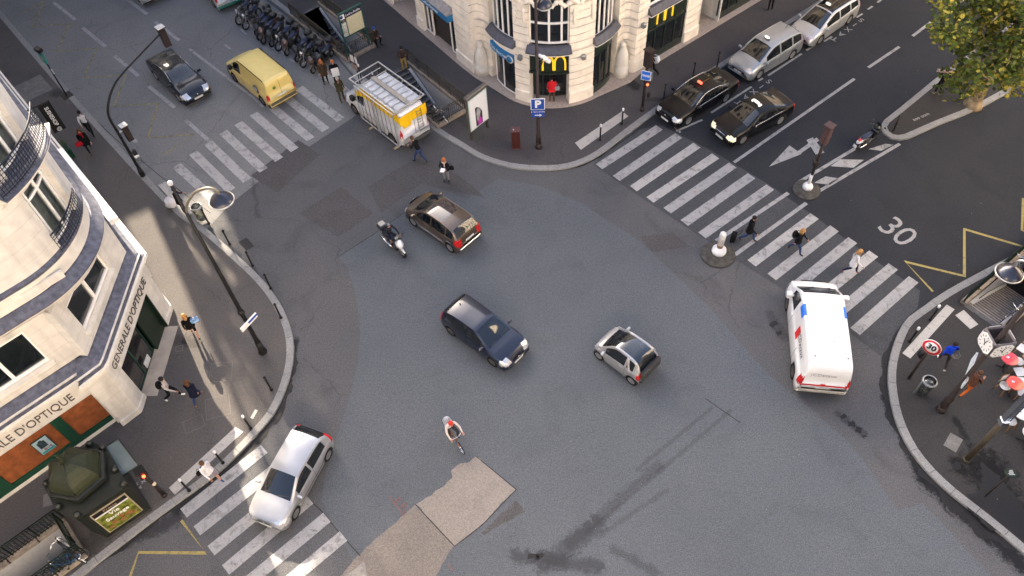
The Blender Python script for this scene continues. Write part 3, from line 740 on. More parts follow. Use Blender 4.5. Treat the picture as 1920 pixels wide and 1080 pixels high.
def seg(a, b, s0, s1, n=1):
    a = Vector(a[:2]); b = Vector(b[:2]); d = (b-a).normalized()
    return [tuple(a+d*(s0+(s1-s0)*i/n)) for i in range(n+1)]
def arc(c, r_, a0, a1, n=12):
    return [(c[0]+r_*math.sin(R(a0+(a1-a0)*i/n)), c[1]-r_*math.cos(R(a0+(a1-a0)*i/n))) for i in range(n+1)]
def flat(z0, z1, o=0.0): return [(o, z0), (o, z1)]

# ---------------------------------------------------------------- corner building at the top
TC = (1.1, 38.3); TR = 3.62
TB = thing('corner_building', 'cream stone corner building with round tower front, shops and grooved masonry', 'building', (1.1, 38.3, 0))
WL0 = Vector((-2.62, 36.58)); wld = Vector((-0.6, 0.8))          # left wing, from the tower outwards
WR0 = Vector((4.95, 36.62)); wrd = Vector((0.775, 0.632))        # right wing
def wl(s_, o=0.0): return tuple(WL0+wld*s_+Vector((-0.8, -0.6))*o)
def wr(s_, o=0.0): return tuple(WR0+wrd*s_+Vector((0.632, -0.775))*o)
wmb = MB()
GZ = 3.62
G1 = courses(KZ, GZ, plinth=0.85)
def leftpiece(s0, s1, prof, thick=0.5, mb=None): strip(mb or wmb, [wl(s1), wl(s0)], prof, thick)
def rightpiece(s0, s1, prof, thick=0.5, mb=None): strip(mb or wmb, [wr(s0), wr(s1)], prof, thick)
# tower piers at street level
strip(wmb, arc(TC, TR, -36, -22, 6), G1, 0.5)
strip(wmb, arc(TC, TR, 12.5, 36, 9), G1, 0.5)
# wing piers at street level (measured from the tower)
LP = [(1.38, 3.1), (6.6, 7.4)]
RP = [(0.93, 1.75), (4.95, 6.2)]
for a, b in LP[:2]: leftpiece(a, b, G1)
strip(wmb, [wl(30), wl(10.2)], G1, 0.5)
for a, b in RP: rightpiece(a, b, G1)
rightpiece(11.5, 12.6, G1); strip(wmb, [wr(17), wr(40)], G1, 0.5)
# everything above street level: lintel band then first floor
U = courses(GZ, 6.75)
def upper_tower(a0, a1): strip(wmb, arc(TC, TR, a0, a1, 8), U, 0.5)
for a0, a1 in ((-36, -22), (12.5, 36)): upper_tower(a0, a1)
NL = [wl(1.38), (-3.22, 37.86), (-2.95, 37.9), (-2.65, 37.72), (-2.35, 37.3)]; NR = [(4.62, 37.1), (4.95, 37.5), (5.25, 37.5), (5.5, 37.3), wr(0.93)]
strip(wmb, [wl(3.2)]+NL, U, 0.5); strip(wmb, NR+[wr(1.75)], U, 0.5)
for (a, b) in ((5.4, 7.4), (9.6, 11), (13, 14.5), (17, 30)): leftpiece(a, b, U)
for (a, b) in ((4.95, 6.2), (9.5, 11.0), (14.2, 16), (19, 40)): rightpiece(a, b, U)
for (a, b) in ((3.2, 5.4), (7.4, 9.6), (11, 13), (14.5, 17)):
    leftpiece(a, b, [(0, GZ), (0, 4.1)]); leftpiece(a, b, [(0, 6.4), (0, 6.75)])
for (a, b) in ((1.75, 4.95), (6.2, 9.5), (11, 14.2), (16, 19)):
    rightpiece(a, b, [(0, GZ), (0, 3.95)]); rightpiece(a, b, [(0, 6.4), (0, 6.75)])
strip(wmb, arc(TC, TR, -70, -36, 6), [(0, GZ-0.8), (0, 3.75)], 0.4)
strip(wmb, arc(TC, TR, 36, 66, 6), [(0, GZ-0.02), (0, 3.75)], 0.4)
# floors above the first floor band (outside the frame, seen from other positions)
allp = [wl(38), wl(1.4)] + arc(TC, TR, -70, 66, 26) + [wr(0.9), wr(38)]
CB = [(0.0, 6.75), (0.12, 6.8), (0.22, 6.95), (0.22, 7.15), (0.1, 7.3), (0.0, 7.35)]
strip(wmb, allp, CB, 0.5)
for fl in range(3):
    z = 7.35 + fl*3.3
    strip(wmb, allp, [(0, z), (0, z+0.6)], 0.5); strip(wmb, allp, [(0, z+2.7), (0, z+3.18), (0.12, z+3.22), (0.12, z+3.3)], 0.5)
    for i in range(16):
        leftpiece(0.3+i*2.35, 1.5+i*2.35, [(0, z+0.6), (0, z+2.7)]); rightpiece(0.3+i*2.35, 1.5+i*2.35, [(0, z+0.6), (0, z+2.7)])
    for a in range(-66, 60, 18): strip(wmb, arc(TC, TR, a, a+8, 3), [(0, z+0.6), (0, z+2.7)], 0.5)
strip(wmb, allp, [(0, 17.25), (0.35, 17.4), (0.35, 17.6), (0, 17.65), (-0.9, 19.8), (-1.6, 20.6)], 0.5)
wmb.obj('wall', [stone, joint_m], TB, world=True)
# roof, floor slabs and the dark rooms behind the glass
inner = offset_line([Vector(p) for p in allp], 0.52)
rm = MB(); rm.prism([tuple(p) for p in inner] + [(45, 90), (-40, 90)], 20.3, 20.6); rm.obj('roof', zinc, TB, world=True)
rm = MB()
inn2 = offset_line([Vector(p) for p in allp], 1.3)
for i in range(len(inn2)-1):
    a, b = inn2[i], inn2[i+1]; rm.add([(a[0], a[1], 0.1), (b[0], b[1], 0.1), (b[0], b[1], 20.2), (a[0], a[1], 20.2)], [(0, 1, 2, 3)])
for z in (3.66, 6.85, 10.3, 13.6, 16.9): rm.prism([tuple(p) for p in offset_line([Vector(p) for p in allp], 0.53)] + [(45, 90), (-40, 90)], z, z+0.15)
rm.obj('room_back', dark_room, TB, world=True)
gm = MB()
gi = offset_line([Vector(p) for p in allp], 0.3)
for i in range(len(gi)-1):
    a, b = gi[i], gi[i+1]; gm.add([(a[0], a[1], 7.36), (b[0], b[1], 7.36), (b[0], b[1], 17.2), (a[0], a[1], 17.2)], [(0, 1, 2, 3)])
gm.obj('upper_window_glass', win_glass, TB, world=True)
# threshold step round the building
tm = MB()
step = [wl(30, 0.28), wl(2.2, 0.28), wl(0.9, 0.2)] + arc(TC, TR+0.28, -40, 38, 14) + [wr(0.2, 0.5), wr(1.6, 0.28), wr(30, 0.28)]
back = [wr(30, -1.9), wr(1.5, -1.9), (4.0, 39), (-1.5, 39), wl(1.5, -1.9), wl(30, -1.9)]
tm.prism(step+back, 0.0, KZ+0.04); tm.obj('threshold', tile, TB, world=True)

def glazed(name, pts, z0, z1, mull, fm, parent, inset=0.22, bar=0.06, trans=(), gl=None, world=True, sides=True):
    """glazing along a plan line with posts at plan positions and rails at the given heights"""
    q = [Vector(p) for p in offset_line([Vector(p) for p in pts], inset)]
    fr = MB(); cum = [0]
    for i in range(len(q)-1): cum.append(cum[-1]+(q[i+1]-q[i]).length)
    def at(t):
        s_ = t*cum[-1]
        for i in range(len(cum)-1):
            if s_ <= cum[i+1]+1e-6: return q[i].lerp(q[i+1], (s_-cum[i])/max(1e-6, cum[i+1]-cum[i]))
        return q[-1]
    for t in mull:
        p = at(t); fr.bar((p.x, p.y, z0), (p.x, p.y, z1), bar, bar, up=(q[-1]-q[0]).to_3d())
    for z in (z0+bar/2, z1-bar/2)+tuple(trans):
        for i in range(len(q)-1): fr.bar((q[i].x, q[i].y, z), (q[i+1].x, q[i+1].y, z), bar*0.9, bar)
    f = fr.obj(name, fm, parent, world=world)
    g = MB(); 
    for i in range(len(q)-1):
        a, b = q[i], q[i+1]; g.add([(a.x, a.y, z0), (b.x, b.y, z0), (b.x, b.y, z1), (a.x, a.y, z1)], [(0, 1, 2, 3)])
    g.v = [(x, y, z) for (x, y, z) in g.v]
    o = g.obj('pane', gl or win_glass, f); o.matrix_parent_inverse = (parent.matrix_basis.inverted() if False else Matrix.Identity(4))
    if world:
        o.matrix_parent_inverse = Matrix.Identity(4)
    return f
# first floor windows of the tower
ga = [0.0, 0.18, 0.5, 0.82, 1.0]
glazed('window', arc(TC, TR, -22, 12.5, 8), 3.98, 6.75, ga, white_frame, TB, 0.28, 0.11, (5.2,))
glazed('window', arc(TC, TR, -66, -36, 8), 3.85, 6.75, [0, 0.25, 0.5, 0.75, 1], white_frame, TB, 0.2, 0.09)
glazed('window', arc(TC, TR, 36, 63, 8), 3.85, 6.75, [0, 0.25, 0.5, 0.75, 1], white_frame, TB, 0.2, 0.09)
for (a, b) in ((3.2, 5.4), (7.4, 9.6), (11, 13)): glazed('window', [wl(b), wl(a)], 4.1, 6.4, [0, .5, 1], white_frame, TB, 0.25, 0.09)
for (a, b) in ((1.75, 4.95), (6.2, 9.5), (11, 14.2)): glazed('window', [wr(a), wr(b)], 3.95, 6.4, [0, .33, .66, 1], white_frame, TB, 0.25, 0.09)
# sloping zinc sills over the shopfronts
for pts in (arc(TC, TR, -23, 13.5, 8), arc(TC, TR, -68, -34, 8), arc(TC, TR, 34, 66, 8), [wr(1.65), wr(5.1)]):
    sm_ = MB(); strip(sm_, pts, [(0.26, 3.60), (0.34, 3.64), (0.34, 3.70), (0.06, 3.97), (-0.1, 3.99)], 0.1); sm_.obj('window_sill', zinc, TB, world=True)
    sm_ = MB(); strip(sm_, pts, [(0.2, 3.52), (0.31, 3.56), (0.31, 3.595)], 0.1); sm_.obj('cornice', white_frame, TB, world=True)
# carved band over the first floor of the tower: a swag, and drops beside the windows
cm = MB(); sw_ = []
for a in range(-36, 36, 2): p = arc(TC, TR+0.06, a, a+0.1, 1)[0]; sw_.append((p[0], p[1], 6.52+0.13*math.sin(a*0.55)))
cm.tube(smooth_path(sw_, 2), [0.11+0.04*math.sin(i*1.9) for i in range(2*(len(sw_)-1)+1)], 7); cm.obj('carved_swag', stone, TB, world=True)
for a in (-33, -25, 16, 32):
    cm = MB(); p = arc(TC, TR+0.04, a, a+0.2, 1)[0]; cm.lathe([(0.03, 5.2), (0.09, 5.4), (0.06, 5.55), (0.11, 5.7), (0.07, 5.85), (0.12, 6.05), (0.04, 6.15)], (p[0], p[1], 0), 8); cm.obj('carved_drop', stone, TB, world=True)
# shopfront of the tower door: dark fascia, arches emblem, doors
sf = MB()
strip(sf, arc(TC, TR, -22, 12.5, 8), [(-0.12, 2.32), (-0.12, 3.52)], 0.15)
strip(sf, arc(TC, TR, -22, 12.5, 8), [(-0.05, 2.14), (0.05, 2.2), (0.05, 2.28), (-0.12, 2.315)], 0.1)
fascia = sf.obj('shop_fascia', dgreen, TB, world=True)
yellow = mat('yellow_sign', (0.75, 0.48, 0.02), 0.35, var=0.03, emit=(0.9, 0.55, 0.03), estr=0.12)
def arches(mb, M, s_=1.0, t=0.11):
    """two tall rounded arches side by side"""
    for sx in (-1, 1):
        pts = [(sx*0.04, 0, 0), (sx*0.04, 0.45, 0)]+[(sx*(0.32-0.28*math.cos(math.pi*k/8)), 0.45+0.45*math.sin(math.pi*k/8), 0) for k in range(1, 8)]+[(sx*0.6, 0.45, 0), (sx*0.6, 0, 0)]
        pts = [Vector(p) for p in pts]
        for i in range(len(pts)-1):
            w0 = t*s_
            mb.bar(M @ pts[i], M @ pts[i+1], w0, 0.05, up=M.to_3x3() @ Vector((0, 0, 1)))
def wall_frame(pts_mid, outward, z): return frame((pts_mid[0], pts_mid[1], z), (-outward[1], outward[0], 0), (0, 0, 1))
p = arc(TC, TR-0.09, -0.5, 0, 1)[0]; M_ = wall_frame(p, (math.sin(R(-0.5)), -math.cos(R(-0.5))), 2.42)
am = MB(); arches(am, M_, 0.66, 0.15); am.obj('arches_emblem', yellow, TB, world=True)
doorf = glazed('door', arc(TC, TR, -21.5, 12, 6), KZ+0.05, 2.14, [0, 0.28, 0.5, 0.55, 0.98, 1], dgreen, TB, 0.75, 0.09, (0.5, 1.9), glass('door_glass', (0.35, 0.25, 0.18), 0.05, 0.5))
p = arc(TC, TR-0.72, 4, 4.1, 1)[0]; am = MB(); arches(am, wall_frame(p, (math.sin(R(4)), -math.cos(R(4))), 1.85), 0.32, 0.14); am.obj('door_emblem', mat('cream_sign', (0.6, 0.55, 0.4), 0.5), TB, world=True)
wd = MB(); 
for a, b in ((-21, -15), (-14, -8), (-3, 3), (4, 11)): strip(wd, arc(TC, TR-1.05, a, b, 3), [(0, 0.2), (0, 2.3)], 0.03)
wd.obj('door_panel', mat('warm_brown_panel', (0.22, 0.09, 0.04), 0.5, var=0.4, scale=3), TB, world=True)
# side shop windows of the tower
tb = glazed('shop_window', arc(TC, TR, -66, -36.5, 6), KZ+0.12, 2.75, [0, 0.45, 1], white_frame, TB, 0.16, 0.07, (), win_glass)
blue = mat('blue_awning', (0.02, 0.16, 0.36), 0.45, var=0.12)
bm_ = MB(); strip(bm_, arc(TC, TR, -66, -36, 8), [(0.02, 2.55), (0.16, 2.6), (0.16, 3.0), (0.0, 3.02)], 0.1); bm_.obj('shop_sign', blue, TB, world=True)
wtxt = mat('white_lettering', (0.7, 0.7, 0.7), 0.5, var=0.03)
for i, ch in enumerate('Café Boutique'):
    a = -63+i*1.75; p = arc(TC, TR+0.165, a, a+.1, 1)[0]
    if ch != ' ': textmesh('sign_letter', ch, 0.25, wall_frame(p, (math.sin(R(a)), -math.cos(R(a))), 2.80), wtxt, TB, world=True)
p = arc(TC, TR+0.17, -39, -38.9, 1)[0]; bg_ = MB(); bg_.lathe([(0.24, 0), (0.24, 0.03)], n=20, M=wall_frame(p, (math.sin(R(-39)), -math.cos(R(-39))), 2.78)); bg_.obj('sign_roundel', light_grey, TB, world=True); bg_ = MB(); bg_.lathe([(0.18, 0.031), (0.18, 0.036)], n=20, M=wall_frame(p, (math.sin(R(-39)), -math.cos(R(-39))), 2.78)); bg_.obj('roundel_centre', blue, TB, world=True)
for i, (a, c1) in enumerate(((-60, (0.25, 0.45, 0.6)), (-50, (0.5, 0.3, 0.12)), (-41, (0.12, 0.3, 0.5)))):
    pm = MB(); strip(pm, arc(TC, TR-0.3, a-3, a+3, 3), [(0, 0.9), (0, 2.3)], 0.02); pm.obj('window_poster', mat('poster_%d' % i, c1, 0.5, var=0.5, scale=3), TB, world=True)
gw = glazed('shop_window', arc(TC, TR, 36.5, 63, 6), KZ+0.25, 2.7, [0, 0.33, 0.66, 1], dgreen, TB, 0.14, 0.09, (0.55,), glass('shop_glass', (0.3, 0.25, 0.2), 0.04, 0.4))
for nm, z0, z1 in (('shop_fascia', 2.7, 3.52), ('shop_base_panel', KZ, 0.5)): gf = MB(); strip(gf, arc(TC, TR, 36.5, 63, 6), [(-0.06, z0), (-0.06, z1)], 0.1); gf.obj(nm, dgreen, TB, world=True)
# stone guard posts in the corners between tower and wings
for (x, y) in (tuple(P(905, 140).xy), tuple(P(1164, 143).xy)):
    gp = MB(); gp.lathe([(0.42, KZ), (0.42, 0.75), (0.36, 0.8), (0.37, 0.95), (0.36, 1.3), (0.3, 1.65), (0.2, 1.9), (0.14, 1.98), (0.16, 2.05), (0.17, 2.15), (0.12, 2.27), (0.03, 2.32)], (x, y, 0), 20)
    gp.obj('guard_stone', stone_w, TB, world=True)
# concave wall pieces behind the guard posts
for q0 in (NL, NR): cv = MB(); strip(cv, q0, courses(KZ, GZ, plinth=0.85), 0.5); cv.obj('corner_wall', [stone, joint_m], TB, world=True)
# grey wall lamps
for a in (-29, 24):
    p = arc(TC, TR+0.14, a, a+.1, 1)[0]; lm_ = MB(); lm_.box((p[0], p[1], 3.12), (0.24, 0.24, 0.28), rz=R(a), bev=0.03); lm_.obj('wall_lamp', grey_metal, TB, world=True)
p = wr(1.25, 0.14); lm_ = MB(); lm_.box((p[0], p[1], 3.2), (0.24, 0.24, 0.28), rz=R(39), bev=0.03); lm_.obj('wall_lamp', grey_metal, TB, world=True)
# left wing: roller shutter shop with blue awning, glass sides, then a recessed entrance
shut = MB(); a_, b_ = wl(5.75, -0.35), wl(3.75, -0.35)
strip(shut, [a_, b_], [(0.0 if k % 2 else 0.03, 0.18+k*0.075) for k in range(34)], 0.05); shut.obj('roller_shutter', mat('dark_roller_shutter', (0.06, 0.05, 0.045), 0.5, 0.3, var=0.25), TB, world=True)
glazed('shop_window', [wl(6.6), wl(5.75)], KZ+0.1, 2.7, [0, 0.5, 1], white_frame, TB, 0.15, 0.09)
glazed('shop_window', [wl(3.72), wl(3.12)], KZ+0.1, 2.7, [0, 1], white_frame, TB, 0.15, 0.09)
aw = MB(); strip(aw, [wl(6.6), wl(3.12)], [(0.0, 2.68), (0.38, 2.72), (0.38, 3.12), (0.34, 3.14)], 0.1); aw.obj('shop_sign', blue, TB, world=True)
aw = MB(); strip(aw, [wl(6.65), wl(3.1)], [(0.42, 3.15), (0.42, 3.2), (0.02, 3.55)], 0.1); aw.obj('awning_top', mat('grey_awning_top', (0.25, 0.24, 0.24), 0.6, var=0.25, scale=5), TB, world=True)
M_ = wall_frame(wl(4.9, 0.39), (-0.8, -0.6), 2.92); textmesh('sign_lettering', 'Coffee Express', 0.27, M_, wtxt, TB, world=True)
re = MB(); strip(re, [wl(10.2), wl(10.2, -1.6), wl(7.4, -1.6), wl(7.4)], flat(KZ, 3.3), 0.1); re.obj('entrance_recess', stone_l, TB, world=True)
re = MB(); strip(re, [wl(10.2), wl(7.4)], flat(3.25, 3.62), 0.5); re.obj('entrance_lintel', stone, TB, world=True)
glazed('door', [wl(9.4, -1.5), wl(8.1, -1.5)], KZ+0.05, 2.8, [0, .5, 1], black_metal, TB, 0.03, 0.07)
re = MB(); strip(re, [wl(6.6), wl(3.1)], flat(3.5, 3.62, -0.02), 0.5); re.obj('shop_lintel', stone, TB, world=True)
# right wing: tall dark shopfronts with arches sign
def dark_front(s0, s1, letters):
    for nm, o_, z0, z1 in (('shop_fascia', -0.1, 2.45, 3.52), ('shop_base_panel', -0.1, KZ, 0.55), ('shop_transom', -0.06, 2.2, 2.32)): d_ = MB(); strip(d_, [wr(s0), wr(s1)], [(o_, z0), (o_, z1)], 0.1); d_.obj(nm, dgreen, TB, world=True)
    glazed('shop_window', [wr(s0), wr(s1)], 0.5, 2.75, [0, .25, .5, .75, 1], dgreen, TB, 0.14, 0.09, (2.25,), glass('shop_glass'))
dark_front(1.75, 4.95, 1); dark_front(8.0, 11.5, 0); dark_front(12.6, 17.0, 0)
am = MB(); arches(am, wall_frame(wr(3.15, -0.06), (0.632, -0.775), 2.55), 0.6, 0.15); am.obj('arches_emblem', yellow, TB, world=True)
am = MB(); c_ = wr(9.4, -0.02); am.box((c_[0], c_[1], 1.95), (0.6, 0.05, 0.42), rz=R(39.2)); am.box((c_[0], c_[1], 2.6), (0.18, 0.05, 0.7), rz=R(39.2)); am.obj('yellow_panel', yellow, TB, world=True)
M_ = wall_frame(wr(10.5, 0.0), (0.632, -0.775), 2.3); textmesh('sign_lettering', 'du lundi\nau samedi', 0.2, M_, wtxt, TB, world=True)
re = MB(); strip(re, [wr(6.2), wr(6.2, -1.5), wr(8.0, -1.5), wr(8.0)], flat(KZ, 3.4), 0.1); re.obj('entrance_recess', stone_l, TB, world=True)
re = MB(); strip(re, [wr(6.2), wr(11.5)], flat(3.5, 3.62, -0.02), 0.5); strip(re, [wr(1.75), wr(4.95)], flat(3.52, 3.62, -0.02), 0.5); re.obj('shop_lintel', stone, TB, world=True)

# ---------------------------------------------------------------- building on the left
LBt = thing('optician_building', 'pale stone building with a rounded balcony corner above an optician shop', 'building', (-19, 17, 0))
K0 = Vector((-21.61, 11.93)); kd = Vector((0.716, 0.698)); kn = Vector((0.698, -0.716))
def sw(s_, o=0.0): return tuple(K0+kd*s_+kn*o)
CH = [(-17.62, 15.45), (-17.03, 16.05)]
DA = (-17.02, 16.25); DB = (-17.05, 21.37)
sd_ = Vector((-0.664, 0.748))
def stl(s_, o=0.0): return (DB[0]+sd_.x*s_+0.748*o, DB[1]+sd_.y*s_+0.664*o)
def q_(name, pts, prof, m_, th=0.4):
    b = MB(); strip(b, pts, prof, th); return b.obj(name, m_, LBt, world=True)
base_prof = [(0.05, KZ), (0.05, 0.42), (0.0, 0.45), (0.0, 2.62)]
gw_ = MB()
strip(gw_, [sw(5.2), sw(5.7)] + CH + [DA, (-17.03, 16.75)], base_prof, 0.5)                 # solid corner
strip(gw_, [(-17.05, 20.42), DB, stl(0.9)], base_prof, 0.5)
strip(gw_, [stl(0.9), stl(60)], flat(KZ, 2.62), 0.5)
strip(gw_, [sw(-60), sw(-6.5)], base_prof, 0.5); strip(gw_, [sw(-1.6), sw(-1.1)], base_prof, 0.5)
gw_.obj('wall', stone_l, LBt, world=True)
plan0 = [sw(-60), sw(0), sw(5.75)] + CH + [DA, DB, stl(60)]
plan0[-2] = DB
q_('shop_band', plan0, [(0.0, 2.62), (0.06, 2.62), (0.06, 3.62), (0.02, 3.66)], stone_l)
q_('lower_cornice', plan0, [(0.06, 3.665), (0.16, 3.72), (0.30, 3.78), (0.30, 3.92), (0.22, 3.95)], stone_w)
q_('lower_cornice_gutter', plan0, [(0.215, 3.955), (0.22, 4.0), (0.12, 4.02)], lead)
q_('lower_cornice_top', plan0, [(0.11, 4.025), (0.16, 4.12), (0.10, 4.14)], stone_l)
q_('lead_ledge', plan0, [(0.09, 4.145), (-0.24, 4.36), (-0.3, 4.37)], lead)
# shop openings: street side
for s0, s1 in ((-1.05, 5.18), (-6.4, -1.65)):
    a, b = sw(s0, -0.12), sw(s1, -0.12)
    q_('shop_window_surround', [a, b], [(0.02, KZ), (0.02, 0.3), (-0.02, 0.32)], stone_w, 0.2)
    q_('green_base', [a, b], flat(0.3, 0.62), green_f, 0.08)
    q_('shop_shutter', [sw(s0, -0.18), sw(s1, -0.18)], flat(0.55, 2.62), orange_wood, 0.06)
    ps = []
    s_ = s1-1.35
    while s_ > s0: ps.append(s_); s_ -= 2.95
    for s_ in ps: q_('green_post', [sw(s_-0.42, -0.125), sw(s_, -0.125)], flat(0.6, 2.62), green_f, 0.08)
# the little poster on the shutter
pc = sw(2.70, -0.14); M_ = frame((pc[0], pc[1], 1.48), (kd.x, kd.y, 0), (0, 0, 1))
pb = MB(); pb.box((0, 0, 0.01), (0.62, 1.0, 0.03), M=M_); pb.box((0, 0, 0.028), (0.56, 0.94, 0.004), M=M_, mi=1); pb.box((-0.02, 0.1, 0.032), (0.3, 0.42, 0.004), M=M_, mi=2); pb.ball((-0.02, 0.3, 0.034), 0.09, 10, 6, 2, (1, 1.2, 0.1), M=M_)
pb.box((0.0, -0.38, 0.032), (0.5, 0.12, 0.004), M=M_, mi=3)
pst = pb.obj('poster', [green_f, mat('poster_pale_blue', (0.3, 0.4, 0.45), 0.5), mat('poster_figure', (0.03, 0.05, 0.06), 0.5, var=0.5, scale=15), mat('poster_teal', (0.02, 0.25, 0.28), 0.5)], LBt, world=True)
textmesh('poster_lettering', 'BVE', 0.2, M_ @ Matrix.Translation((0.06, -0.24, 0.034)), mat('poster_red', (0.25, 0.05, 0.05), 0.5), LBt, world=True)
# door face
q_('entrance_reveal', [(-17.06, 20.42), (-17.75, 20.42)][::-1], flat(KZ, 2.62), stone_d, 0.1) if False else None
dr = MB(); strip(dr, [(-17.53, 16.75), (-17.53, 20.42)], flat(KZ, 2.62), 0.05); dr.obj('entrance_back', mat('gold_brown_display', (0.3, 0.2, 0.09), 0.5, var=0.6, scale=2.5), LBt, world=True)
glazed('entrance_glazing', [(-17.28, 16.76), (-17.30, 20.41)], KZ+0.05, 2.6, [0, .3, .62, .8, 1], green_f, LBt, 0.0, 0.06, (), glass('door_glass'))
dr = MB(); dr.box((-17.16, 20.40, 1.37), (0.36, 0.05, 2.45)); dr.box((-17.18, 19.75, 1.37), (0.1, 1.2, 2.5)); dr.obj('green_entrance_panel', mat('very_dark_green', (0.008, 0.018, 0.012), 0.4), LBt, world=True)
dr = MB(); dr.box((-17.12, 18.2, 0.7), (0.04, 0.5, 0.35)); dr.obj('door_notice', light_grey, LBt, world=True)
dr = MB(); dr.box((-16.98, 18.6, KZ+0.0), (0.9, 3.6, 0.03)); dr.obj('entrance_step', stone_d, LBt, world=True)
# carved lettering on the band
engr = mat('engraved_letters', (0.09, 0.08, 0.078), 0.7)
mx_ = DA[0]+0.065
textmesh('sign_lettering', "GENERALE D'OPTIQUE", 0.56, frame((mx_, 18.58, 3.12), (0, 1, 0), (0, 0, 1)) @ Matrix.Diagonal((0.78, 1, 1, 1)), engr, LBt, ext=0.012, world=True)
c_ = sw(2.42, 0.068); textmesh('sign_lettering', "GENERALE D'OPTIQUE", 0.62, frame((c_[0], c_[1], 3.12), (kd.x, kd.y, 0), (0, 0, 1)) @ Matrix.Diagonal((0.72, 1, 1, 1)), engr, LBt, ext=0.012, world=True)
# blue street plaque with green top, stickers
c_ = sw(5.62, 0.02); M_ = frame((c_[0], c_[1], 2.02), (kd.x, kd.y, 0), (0, 0, 1))
pq = MB(); pq.box((0, 0, 0), (0.62, 0.34, 0.03), M=M_); pq.prism([(0.31*math.cos(t), 0.17+0.16*math.sin(t)) for t in [math.pi*k/10 for k in range(11)]], -0.014, 0.014, M=M_)
plq = pq.obj('street_plaque', mat('enamel_dark_blue', (0.01, 0.04, 0.06), 0.3), LBt, world=True)
textmesh('plaque_lettering', 'RUE\nDE LYON', 0.13, M_ @ Matrix.Translation((0, -0.01, 0.018)), wtxt, LBt, world=True) if False else textmesh('plaque_lettering', 'Place\nde la Bastille', 0.1, M_ @ Matrix.Translation((0, -0.01, 0.018)), wtxt, LBt, world=True)
for (s_, z, w1, h1, cc) in ((5.55, 2.95, 0.34, 0.34, (0.5, 0.5, 0.4)), (5.5, 1.45, 0.3, 0.2, (0.35, 0.42, 0.55)), (5.62, 1.2, 0.3, 0.22, (0.45, 0.5, 0.6))):
    c_ = sw(s_, 0.07 if z > 2.6 else 0.008); b = MB(); b.box((0, 0, 0), (w1, h1, 0.008), M=frame((c_[0], c_[1], z), (kd.x, kd.y, 0), (0, 0, 1))); b.obj('sticker', mat('sticker_%d' % int(s_*100), cc, 0.6, var=0.3, scale=12), LBt, world=True)
# first floor wall with windows
TCc = (-20.05, 18.83)
f1 = offset_line([Vector(p) for p in plan0], 0.32)
iA = sw(5.8, -0.34)
F1 = MB(); P1 = [(0, 4.36), (0, 7.2)]
strip(F1, [sw(4.95, -0.34), sw(5.82, -0.34), (-17.36, 16.2), (-17.36, 16.95)], P1, 0.4)
strip(F1, [(-17.36, 19.95), (-17.36, 21.35), (-17.9, 22.0)], P1, 0.4); 
strip(F1, [(-17.9, 22.0), stl(60, -0.3)], P1, 0.4)
strip(F1, [(-17.36, 16.95), (-17.36, 19.95)], [(0, 4.36), (0, 5.0)], 0.4); strip(F1, [(-17.36, 16.95), (-17.36, 19.95)], [(0, 6.55), (0, 7.2)], 0.4)
wins = []; s_ = 4.95
while s_ > -50:
    e = s_-2.55
    strip(F1, [sw(e, -0.34), sw(s_, -0.34)], [(0, 4.36), (0, 5.0)], 0.4); strip(F1, [sw(e, -0.34), sw(s_, -0.34)], [(0, 6.95), (0, 7.2)], 0.4)
    strip(F1, [sw(e-1.7, -0.34), sw(e, -0.34)], P1, 0.4); wins.append((e, s_)); s_ = e-1.7
F1.obj('first_floor_wall', stone_l, LBt, world=True)
for i, (e, s2) in enumerate(wins[:4]):
    glazed('window', [sw(e, -0.34), sw(s2, -0.34)], 5.0, 6.95, [0, .5, 1], white_frame, LBt, 0.12, 0.13, (6.15,) if False else ())
    q_('window_sill', [sw(e-0.1, -0.34), sw(s2+0.1, -0.34)], [(0.0, 4.82), (0.14, 4.84), (0.14, 4.93), (-0.1, 4.99)], stone_w, 0.1)
glazed('window', [(-17.36, 16.95), (-17.36, 19.95)], 5.0, 6.55, [0, .5, 1], white_frame, LBt, 0.12, 0.13)
q_('window_sill', [(-17.36, 16.85), (-17.36, 20.05)], [(0.0, 4.82), (0.14, 4.84), (0.14, 4.93), (-0.1, 4.99)], stone_w, 0.1)
# upper cornice sweeping round the corner
tw = arc(TCc, 3.42, 0, 0, 1)
def towerplan(r_, o):   # street wall, quarter turn, other street wall
    c_ = Vector(TCc); a0 = math.degrees(math.atan2(kn.x, -kn.y)); a1 = 90+math.degrees(math.atan2(0.664, 0.748))
    pts = arc(TCc, r_, a0, a1, 20)
    f = Vector(pts[0]); l_ = Vector(pts[-1])
    return [tuple(f-kd*60), tuple(f-kd*0.05)] + pts + [tuple(l_+sd_*60)]
tp = towerplan(3.42, 0)
q_('cove', tp, [(-0.95, 6.1), (-0.7, 6.45), (-0.4, 6.72), (-0.1, 6.9), (0.0, 7.0), (0.05, 7.2), (0.22, 7.42), (0.26, 7.5)], stone_l, 0.8)
q_('upper_cornice', tp, [(0.27, 7.505), (0.40, 7.54), (0.42, 7.6)], stone_w, 0.5)
q_('lead_cornice_top', tp, [(0.41, 7.605), (0.42, 7.66), (0.1, 7.92), (0.05, 7.93)], lead, 0.4)
q_('parapet_band', tp, [(0.03, 7.935), (0.03, 8.45), (0.10, 8.5), (0.10, 8.62)], stone_w, 0.4)
q_('lead_band', tp, [(0.11, 8.625), (0.11, 8.72), (0.0, 8.8)], lead, 0.4)
